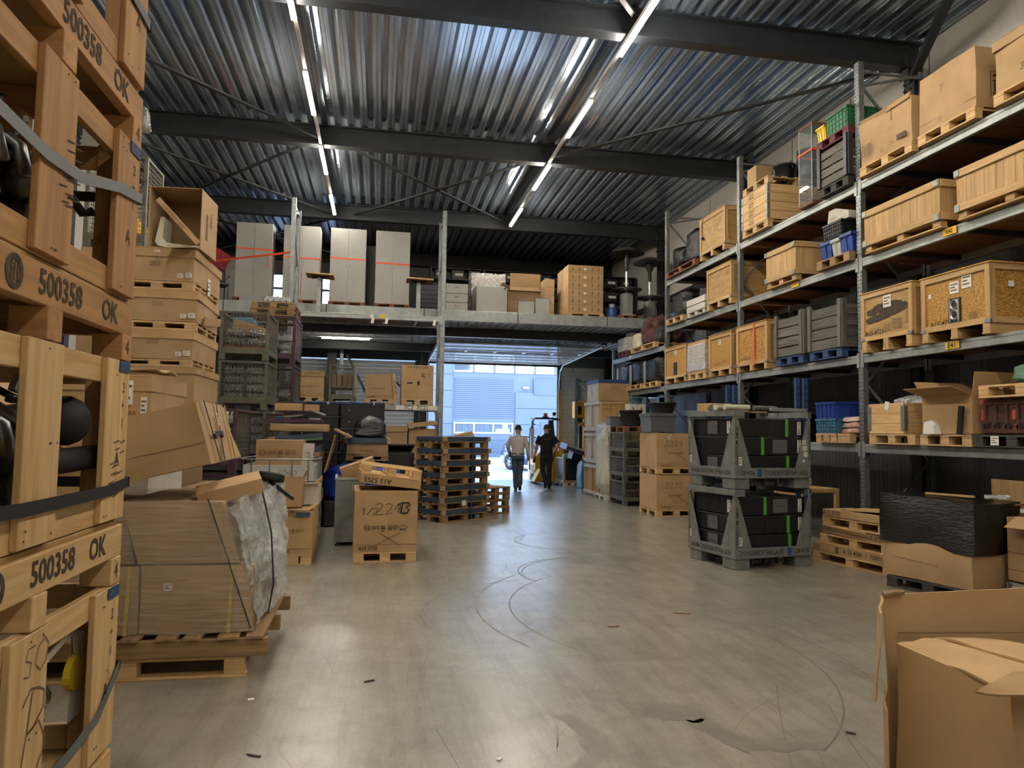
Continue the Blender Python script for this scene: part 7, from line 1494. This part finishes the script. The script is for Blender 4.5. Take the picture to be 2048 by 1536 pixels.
# ------------------------------------------------------------------ people
def skinmesh(name, verts, edges, radii, m, parent, root=0, sub=2):
    me = bpy.data.meshes.new(name); me.from_pydata(verts, edges, []); me.materials.append(MATS[m]); o = newobj(name, me, parent)
    md = o.modifiers.new('skin', 'SKIN'); md.use_smooth_shade = True; md.branch_smoothing = .6
    sv = me.skin_vertices[0].data
    for i, r in enumerate(radii): sv[i].radius = r if isinstance(r, tuple) else (r, r); sv[i].use_root = (i == root)
    s = o.modifiers.new('sub', 'SUBSURF'); s.levels = sub; s.render_levels = sub; return o
def hand_mesh(parent, w, d, side):
    """palm with four curled fingers of different lengths and a thumb leaving its side"""
    w = Vector(w); d = Vector(d).normalized(); fx = Vector((0, 1, 0)); fx = (fx-d*fx.dot(d)).normalized(); inn = d.cross(fx)*(-side if False else 1)
    if inn.x*side > 0: inn = -inn
    g = G().m('skin'); g.smooth = True
    g.tube([w-d*.01, w+d*.03, w+d*.075, w+d*.095], [.022, .034, .036, .028], 8)
    for k in range(4):
        b = w+d*.085+fx*(.028-.019*k); L = (.068, .076, .070, .055)[k]
        g.tube([b-d*.02, b+d*L*.4+inn*.006, b+d*L*.75+inn*.022, b+d*L*.9+inn*.042], [.010, .0095, .009, .007], 6)
    b = w+d*.03+fx*.026; g.tube([b-fx*.01, b+fx*.02+d*.022, b+fx*.026+d*.05+inn*.012, b+fx*.02+d*.07+inn*.02], [.012, .011, .010, .008], 6)
    return g.build('hand', parent)
def person(label, loc, rz, J, top, sleeves, pants, shoe, hairlen=0):
    t = T('person', label, 'person', loc, rz)
    V = lambda n: J[n]
    names = ['pel', 'sp', 'ch', 'nk', 'hd0', 'hd1', 'shL', 'elL', 'wrL', 'shR', 'elR', 'wrR', 'hpL', 'knL', 'anL', 'hpR', 'knR', 'anR']
    R = {'pel': (.10, .07), 'sp': (.10, .07), 'ch': (.11, .07), 'nk': (.060, .062), 'hd0': (.082, .096), 'hd1': (.088, .104), 'shL': .060, 'elL': .056, 'wrL': .040, 'shR': .060, 'elR': .056, 'wrR': .040, 'hpL': .07, 'knL': .055, 'anL': .04, 'hpR': .07, 'knR': .055, 'anR': .04}
    E = [('pel', 'sp'), ('sp', 'ch'), ('ch', 'nk'), ('nk', 'hd0'), ('hd0', 'hd1'), ('ch', 'shL'), ('shL', 'elL'), ('elL', 'wrL'), ('ch', 'shR'), ('shR', 'elR'), ('elR', 'wrR'), ('pel', 'hpL'), ('hpL', 'knL'), ('knL', 'anL'), ('pel', 'hpR'), ('hpR', 'knR'), ('knR', 'anR')]
    ix = {n: i for i, n in enumerate(names)}
    skinmesh('body', [V(n) for n in names], [(ix[a], ix[c]) for a, c in E], [R[n] for n in names], 'skin', t)
    lerp = lambda a, c, f: tuple(a[i]+(c[i]-a[i])*f for i in range(3))
    f = 1.0 if sleeves == 'long' else .62
    e = .016
    # garments: stacked ellipses for the trunk, tapering tubes for sleeves and legs, each garment one mesh
    def loft(g, secs, n=18):
        k0 = len(g.v); vs = [(c[0]+r[0]*math.cos(2*PI*k/n), c[1]+r[1]*math.sin(2*PI*k/n), c[2]) for c, r in secs for k in range(n)]
        g.add(vs, [(i*n+k, i*n+(k+1) % n, (i+1)*n+(k+1) % n, (i+1)*n+k) for i in range(len(secs)-1) for k in range(n)]+[tuple(range(n))[::-1], tuple(range((len(secs)-1)*n, len(secs)*n))])
    P_, S_, C_, N_ = V('pel'), V('sp'), V('ch'), V('nk'); sw = abs(V('shR')[0])
    g = G().m(top); g.smooth = True
    loft(g, [(lerp(P_, S_, -.10), (.176, .128)), (lerp(P_, S_, .45), (.178, .126)), (S_, (.170, .120)), (lerp(S_, C_, .5), (.186, .126)), (C_, (.205, .130)), (lerp(C_, N_, .35), (.214, .122)), (lerp(C_, N_, .55), (.19, .105)), (lerp(C_, N_, .72), (.125, .085)), (lerp(C_, N_, .9), (.072, .072)), (lerp(C_, N_, 1.06), (.062, .068))])
    for s in 'LR':
        sh, el, wr = V('sh'+s), V('el'+s), V('wr'+s); inn = lerp(sh, C_, .35)
        if sleeves == 'long': g.tube([inn, sh, lerp(sh, el, .5), el, lerp(el, wr, .5), lerp(el, wr, .95)], [.045, .066, .066, .058, .052, .040], 12)
        else: g.tube([inn, sh, lerp(sh, el, .5), lerp(sh, el, .74)], [.045, .068, .072, .078], 12)
    g.build('shirt' if sleeves == 'long' else 'tee_shirt', t)
    g = G().m(pants); g.smooth = True
    loft(g, [(lerp(P_, S_, .28), (.168, .120)), (P_, (.178, .130)), (lerp(P_, V('hpL'), .5)[:1] and (P_[0], P_[1], P_[2]-.06), (.180, .132)), ((P_[0], P_[1], P_[2]-.12), (.165, .122))])
    for s in 'LR':
        hp, kn, an = V('hp'+s), V('kn'+s), V('an'+s)
        g.tube([(hp[0], hp[1], hp[2]+.04), lerp(hp, kn, .18), lerp(hp, kn, .55), kn, lerp(kn, an, .4), lerp(kn, an, .95), lerp(kn, an, 1.02)], [.086, .100, .088, .074, .074, .066, .062], 14)
    g.build('trousers', t)
    for s in 'LR':
        a = Vector(V('an'+s)); d = Vector(J['toe'+s])-a; g = G().m(shoe); g.smooth = True
        back = a-Vector((d.x, d.y, 0)).normalized()*.05
        g.tube([back+Vector((0, 0, -.035)), a+Vector((0, 0, -.02)), a+d*.45+Vector((0, 0, .012)), a+d*.85, Vector(J['toe'+s])+d*.08], [.034, .046, .044, .040, .022], 10); g.build('shoe', t)
        n = d.normalized(); G().m('rubber').bar(back+Vector((0, 0, -.068)), Vector(J['toe'+s])+Vector((0, 0, -.036)), .075, .018).build('shoe_sole', t)
        w = Vector(V('wr'+s)); hand_mesh(t, w, w-Vector(V('el'+s))+Vector(J.get('hand'+s, (0, 0, 0))), 1 if s == 'R' else -1)
    h = (Vector(V('hd0'))+Vector(V('hd1')))/2
    g = G().m('hair'); g.smooth = True; vs = []; N, Mx = 16, 8
    for i in range(Mx+1):
        ph = (PI*.70)*i/Mx
        for k in range(N):
            a = 2*PI*k/N; bk = -math.sin(a); z = math.cos(ph); low = 1 if bk > -.2 else .72
            vs.append((h.x+.086*math.sin(ph*low)*math.cos(a), h.y-.006+.102*math.sin(ph*low)*math.sin(a), h.z+.055+.088*math.cos(ph*low)-hairlen*(i == Mx)*(bk > 0)))
    g.add(vs, [(i*N+k, (i+1)*N+k, (i+1)*N+(k+1) % N, i*N+(k+1) % N) for i in range(Mx) for k in range(N)]); g.build('hair', t)
    for s in (-1, 1): g = G().m('skin'); g.smooth = True; g.tube([(h.x+s*.082, h.y+.0, h.z-.02), (h.x+s*.094, h.y-.012, h.z+.01), (h.x+s*.084, h.y-.004, h.z+.04)], [.010, .014, .008], 6); g.build('ear', t); G().m('ink').lathe([(.001, -.004), (.009, 0), (.001, .004)], (h.x+s*.032, h.y+.088, h.z+.02), 8, 'y').build('eye', t)
    g = G().m('skin'); g.smooth = True; g.tube([(h.x, h.y+.085, h.z+.03), (h.x, h.y+.108, h.z-.005), (h.x, h.y+.088, h.z-.014)], [.008, .014, .006], 6); g.build('nose', t); bx('mouth', (.04, .006, .008), 'redpaint', t, (h.x, h.y+.088, h.z-.045), b=.002)
    return t
J1 = dict(pel=(0, 0, .95), sp=(0, -.01, 1.12), ch=(0, 0, 1.34), nk=(0, .01, 1.52), hd0=(0, .03, 1.60), hd1=(0, .03, 1.69), shL=(-.185, 0, 1.43), elL=(-.275, -.05, 1.18), wrL=(-.21, .13, .99), shR=(.185, 0, 1.43), elR=(.265, .02, 1.15), wrR=(.285, .10, .92),
          hpL=(-.085, 0, .90), knL=(-.06, .06, .50), anL=(-.04, .02, .09), toeL=(-.05, .20, .045), hpR=(.085, 0, .90), knR=(.075, .10, .50), anR=(.06, -.16, .20), toeR=(.065, -.02, .06), handR=(.0, .02, -.06))
p1 = person('man walking away in a beige shirt, blue jeans and brown shoes', (3.71, 19.5, 0), math.radians(-8), J1, 'shirt', 'long', 'jeans', 'shoe')
bx('belt', (.355, .252, .035), 'brownwood', p1, (0, 0, 1.005), b=.012); bx('belt_tag', (.07, .006, .02), 'paper', p1, (-.10, -.134, .965), b=.001); bx('collar', (.13, .12, .04), 'shirt', p1, (0, .01, 1.505), (.15, 0, 0), b=.015)
t = T('phone_case', 'thin black case held at the side of the man in the beige shirt', 'case', (3.50, 19.60, 1.0), .1, None, (.2, 0, .1)); bx('body', (.03, .10, .22), 'steelblack', t, (0, 0, .02))
J2 = dict(pel=(0, 0, .98), sp=(0, -.01, 1.15), ch=(0, 0, 1.37), nk=(0, .01, 1.55), hd0=(0, .03, 1.635), hd1=(0, .03, 1.725), shL=(-.20, 0, 1.46), elL=(-.275, -.01, 1.18), wrL=(-.32, .06, .95), shR=(.20, 0, 1.46), elR=(.345, -.08, 1.24), wrR=(.22, .06, 1.04),
          hpL=(-.09, 0, .93), knL=(-.10, .07, .52), anL=(-.03, -.20, .24), toeL=(-.03, -.17, .07), hpR=(.09, 0, .93), knR=(.09, .05, .52), anR=(.09, .02, .09), toeR=(.11, .20, .045), handR=(-.1, .1, -.1), handL=(0, .03, -.08))
p2 = person('man walking away in a black tee shirt and dark trousers holding a dark pouch', (4.66, 20.2, 0), math.radians(-10), J2, 'tshirt', 'short', 'blackpants', 'shoeblack')
bx('back_print', (.22, .003, .012), 'greyplastic', p2, (0, -.133, 1.40), b=0)
t = T('dark_pouch', 'small dark pouch in the left hand of the man in black', 'pouch', (4.335, 20.33, .80), .1); bx('body', (.07, .10, .14), 'steelblack', t, (0, 0, .0), b=.02); bx('flap', (.072, .102, .04), 'engblack', t, (0, 0, .05), b=.01)
# ------------------------------------------------------------------ forklift, reach truck mast and goods by the door
t = T('forklift', 'yellow stand-on forklift with a dark cab frame and orange beacon by the open door', 'forklift', (5.22, 22.65, 0), math.radians(0))
bx('chassis', (.86, 1.1, .70), 'yellowtruck', t, (.04, .5, .42), b=.05)
G().m('yellowtruck').prism([(-.38, .42), (.52, .42), (.52, .72), (.30, 1.12), (-.10, 1.10), (-.38, .80)], -.12, .45).build('hood', t); bx('hood_slot', (.03, .006, .3), 'ink', t, (.22, -.124, .82), (0, .25, 0), b=0)
bx('battery_cover', (.5, .5, .5), 'steelblack', t, (-.15, .35, .30))
for s, x in ((-1, -.36), (1, .26)): G().m('steeldark').tube([(x, .55, .7), (x, .5, 1.5), (x+.02*s, .35, 1.95), (x, .15, 2.02)], .035, 6).build('cab_pillar', t)
G().m('steeldark').prism([(.02, .95), (.34, .95), (.22, 1.98), (.08, 1.98)], .0, .12).build('mast_column', t)
bx('roof_guard', (.72, .8, .05), 'steeldark', t, (-.04, .25, 2.03), b=.015); bx('roof_lip', (.2, .1, .05), 'steeldark', t, (.34, .0, 2.0), b=.01)
G().m('amber').cyl((-.02, .1, 2.09), (-.02, .1, 2.20), .065, n=14).build('beacon', t); bx('beacon_base', (.2, .16, .03), 'steelblack', t, (-.02, .1, 2.075)); g = G().m('steelblack'); g.lathe([(.001, -.02), (.06, -.01), (.065, .01), (.001, .03)], (.25, .0, 2.18), 12, 'y'); g.build('mirror', t); G().m('steelblack').bar((.20, .05, 2.05), (.25, .02, 2.15), .012).build('mirror_arm', t)
G().m('lampwhite').cyl((-.42, .2, .75), (-.42, .2, 1.72), .06, n=14).build('gas_cylinder', t); G().m('steelblack').tube([(-.50, .15, .4), (-.52, .15, 1.3), (-.50, .15, 1.7), (-.40, .15, 1.84), (-.33, .2, 1.84)], .018, 6).build('grab_rail', t)
for x in (-.30, .06): bx('fork', (.12, 1.15, .05), 'steelblack', t, (x, -.70, .05)); G().m('rubber').cyl((x*1.3-.06, .1, .14), (x*1.3+.06, .1, .14), .14, n=16).build('wheel', t)
G().m('yellowtruck').prism([(-.50, .06), (-.18, .06), (-.30, .46)], -.55, -.05).build('outrigger', t); G().m('yellowtruck').prism([(.02, .06), (.26, .06), (.10, .5)], -.4, -.05).build('outrigger', t)
bx('screen_plate', (.22, .02, .5), 'glasspane', t, (-.26, .45, 1.5), b=0)
t = T('reach_truck', 'second yellow truck with a tall yellow mast standing behind the crate stack', 'forklift', (6.42, 23.0, 0), 0)
bx('mast_head', (.36, .5, .56), 'yellowtruck', t, (.0, .1, 2.34), b=.03); bx('head_slot', (.12, .01, .28), 'ink', t, (-.06, -.155, 2.32), b=0); bx('mast_rail', (.07, .12, 2.0), 'yellowtruck', t, (-.13, 0, 1.02)); bx('mast_rail', (.10, .12, 2.0), 'yellowtruck', t, (.16, 0, 1.02)); bx('lift_chain', (.10, .05, 1.85), 'steeldark', t, (.02, .02, .98)); bx('bracket', (.18, .1, .12), 'steelblack', t, (-.04, -.05, 2.0)); bx('cross_bar', (.3, .1, .14), 'yellowtruck', t, (0, -.02, 1.88)); bx('chassis', (.8, .9, .6), 'yellowtruck', t, (.1, .55, .38), b=.04)
for s in (-1, 1): G().m('rubber').cyl((s*.35, .4, .14), (s*.35+.1, .4, .14), .14, n=16).build('wheel', t)
tag(bx('long_board', (.13, .03, 3.05), 'crateply', None, (6.07, 24.25, 1.525), (-.045, 0, 0)), 'long upright wooden board leaning on the wall right of the open door', 'board')
tag(bx('dark_mat', (.30, .03, .72), 'brownwood', None, (6.40, 24.42, .80), (0, 0, 0)), 'dark brown panel against the wall behind the yellow mast', 'panel')
tag(bx('metal_ladder', (.16, .05, 1.9), 'galv', None, (6.75, 24.46, 2.5), (0, 0, 0)), 'narrow grey metal channel fixed upright on the back wall', 'channel')
t = T('display_crate', 'wood framed crate with a dark front and a pale picture panel, beyond the tall crates', 'crate', (5.72, 21.7, 0), math.radians(2)); w, d, h = .54, .80, .72
pallet('pale pallet under the wood framed crate with the dark front', (5.72, 21.7, 0), math.radians(2), .56, .82, .1, m='whitewood', detail=False)
bx('core', (w-.02, d-.02, h-.02), 'steelblack', t, (0, 0, .1+h/2)); bx('picture_panel', (.006, d-.1, h-.1), 'facade', t, (-w/2, 0, .1+h/2))
for sx in (-1, 1):
    for sy in (-1, 1): bx('post', (.06, .06, h), 'crateply', t, (sx*w/2, sy*d/2, .105+h/2))
for sy in (-1, 1): bx('rail', (w, .05, .06), 'crateply', t, (0, sy*d/2, .135)); bx('rail', (w, .05, .04), 'galvbeam', t, (0, sy*d/2, .10+h))
for sx in (-1, 1): bx('rail', (.05, d, .06), 'whitewood', t, (sx*w/2, 0, .135)); bx('rail', (.05, d, .04), 'whitewood', t, (sx*w/2, 0, .1+h))
for k in range(3): bx('slat', (w-.06, .02, .02), 'tubblack', t, (0, -d/2-.01, .3+.2*k))
bundle('blue_white_bundle', 'pale blue film wrapped bundle on the floor behind the crate stack', (5.80, 20.35, 0), 0, (.34, .6, .84), 'bincyan', .04); 
t = T('flat_white_box', 'flat white box with a blue edge tilted on top of the framed crate', 'box', (5.66, 21.0, 1.05), 0, None, (.1, .30, .1)); bx('body', (.66, .6, .16), 'cardwhite', t, (0, 0, .06)); bx('blue_edge', (.02, .61, .165), 'binblue', t, (-.33, 0, .06)); bx('front_edge', (.66, .01, .10), 'slate', t, (0, -.303, .04)); bx('support', (.3, .4, .22), 'steelblack', t, (.1, 0, -.13))
bundle('white_rag', 'crumpled white rag on top of the wood framed crate', (5.55, 21.5, .825), 0, (.2, .2, .14), 'cardwhite', .04, 'rag')
# ------------------------------------------------------------------ car in the yard
t = T('car', 'parked blue grey hatchback in the yard seen through the open door', 'car', (6.75, 29.6, .02), math.radians(-64))
L = 4.2; W = 1.74
def carsec(x, zb, zt, hw, top=.86): return [(x, -hw, zb), (x, -hw*1.0, zb+(zt-zb)*.6), (x, -hw*top, zt), (x, hw*top, zt), (x, hw, zb+(zt-zb)*.6), (x, hw, zb)]
def loftx(g, secs):
    n = len(secs[0]); vs = [p for s in secs for p in s]
    g.add(vs, [(i*n+k, i*n+(k+1) % n, (i+1)*n+(k+1) % n, (i+1)*n+k) for i in range(len(secs)-1) for k in range(n)]+[tuple(range(n))[::-1], tuple(range((len(secs)-1)*n, len(secs)*n))]); return g
g = G().m('carpaint'); g.smooth = True; loftx(g, [carsec(2.1, .3, .55, .62), carsec(2.02, .24, .68, .76), carsec(1.7, .22, .78, .85), carsec(.95, .22, .90, .87), carsec(-.6, .22, .94, .87), carsec(-1.7, .24, .96, .85), carsec(-2.05, .28, .9, .78)]); g.build('body', t)
g = G().m('carglass'); g.smooth = True; loftx(g, [carsec(.98, .86, .90, .78, .95), carsec(.25, .88, 1.36, .76, .80), carsec(-.9, .9, 1.42, .76, .80), carsec(-1.75, .92, 1.14, .74, .84), carsec(-1.95, .92, .96, .72, .9)]); g.build('glasshouse', t)
g = G().m('carpaint'); g.smooth = True; loftx(g, [carsec(.22, 1.37, 1.385, .62, .9), carsec(-.3, 1.40, 1.43, .64, .9), carsec(-1.0, 1.41, 1.44, .63, .9), carsec(-1.55, 1.30, 1.31, .60, .9)]); g.build('roof', t)
for x in (1.32, -1.28):
    for s in (-1, 1):
        g = G().m('rubber'); g.lathe([(.20, -.1), (.32, -.1), (.335, -.06), (.335, .06), (.32, .1), (.20, .1)], (x, s*.79, .315), 24, 'y'); g.build('tyre', t)
        g = G().m('galvbeam'); g.lathe([(.001, s*.08), (.06, s*.085), (.06, s*.07), (.2, s*.06), (.21, s*.09)], (x, s*.79, .315), 20, 'y'); [g.bar((x+.05*math.cos(k*1.257), s*.865, .315+.05*math.sin(k*1.257)), (x+.19*math.cos(k*1.257), s*.865, .315+.19*math.sin(k*1.257)), .04, .02) for k in range(5)]; g.build('rim', t)
for s in (-1, 1): bx('headlight', (.22, .34, .13), 'facadeframe', t, (1.96, s*.58, .60), (0, .2, s*.35), b=.04); bx('mirror', (.1, .18, .12), 'carpaint', t, (.75, s*.97, .95), b=.03); bx('door_handle', (.16, .02, .03), 'galv', t, (-.2, s*.875, .78)); bx('fog_light', (.06, .16, .08), 'steelblack', t, (2.05, s*.52, .40), b=.01)
bx('grille', (.06, .9, .14), 'steelblack', t, (2.06, 0, .55), b=.02); bx('lower_grille', (.06, 1.0, .12), 'steelblack', t, (2.08, 0, .36), b=.02); bx('bumper_lip', (.1, 1.3, .05), 'blackplastic', t, (2.08, 0, .27), b=.02); bx('number_plate', (.015, .5, .11), 'label_yellow', t, (2.12, 0, .46), b=.002)
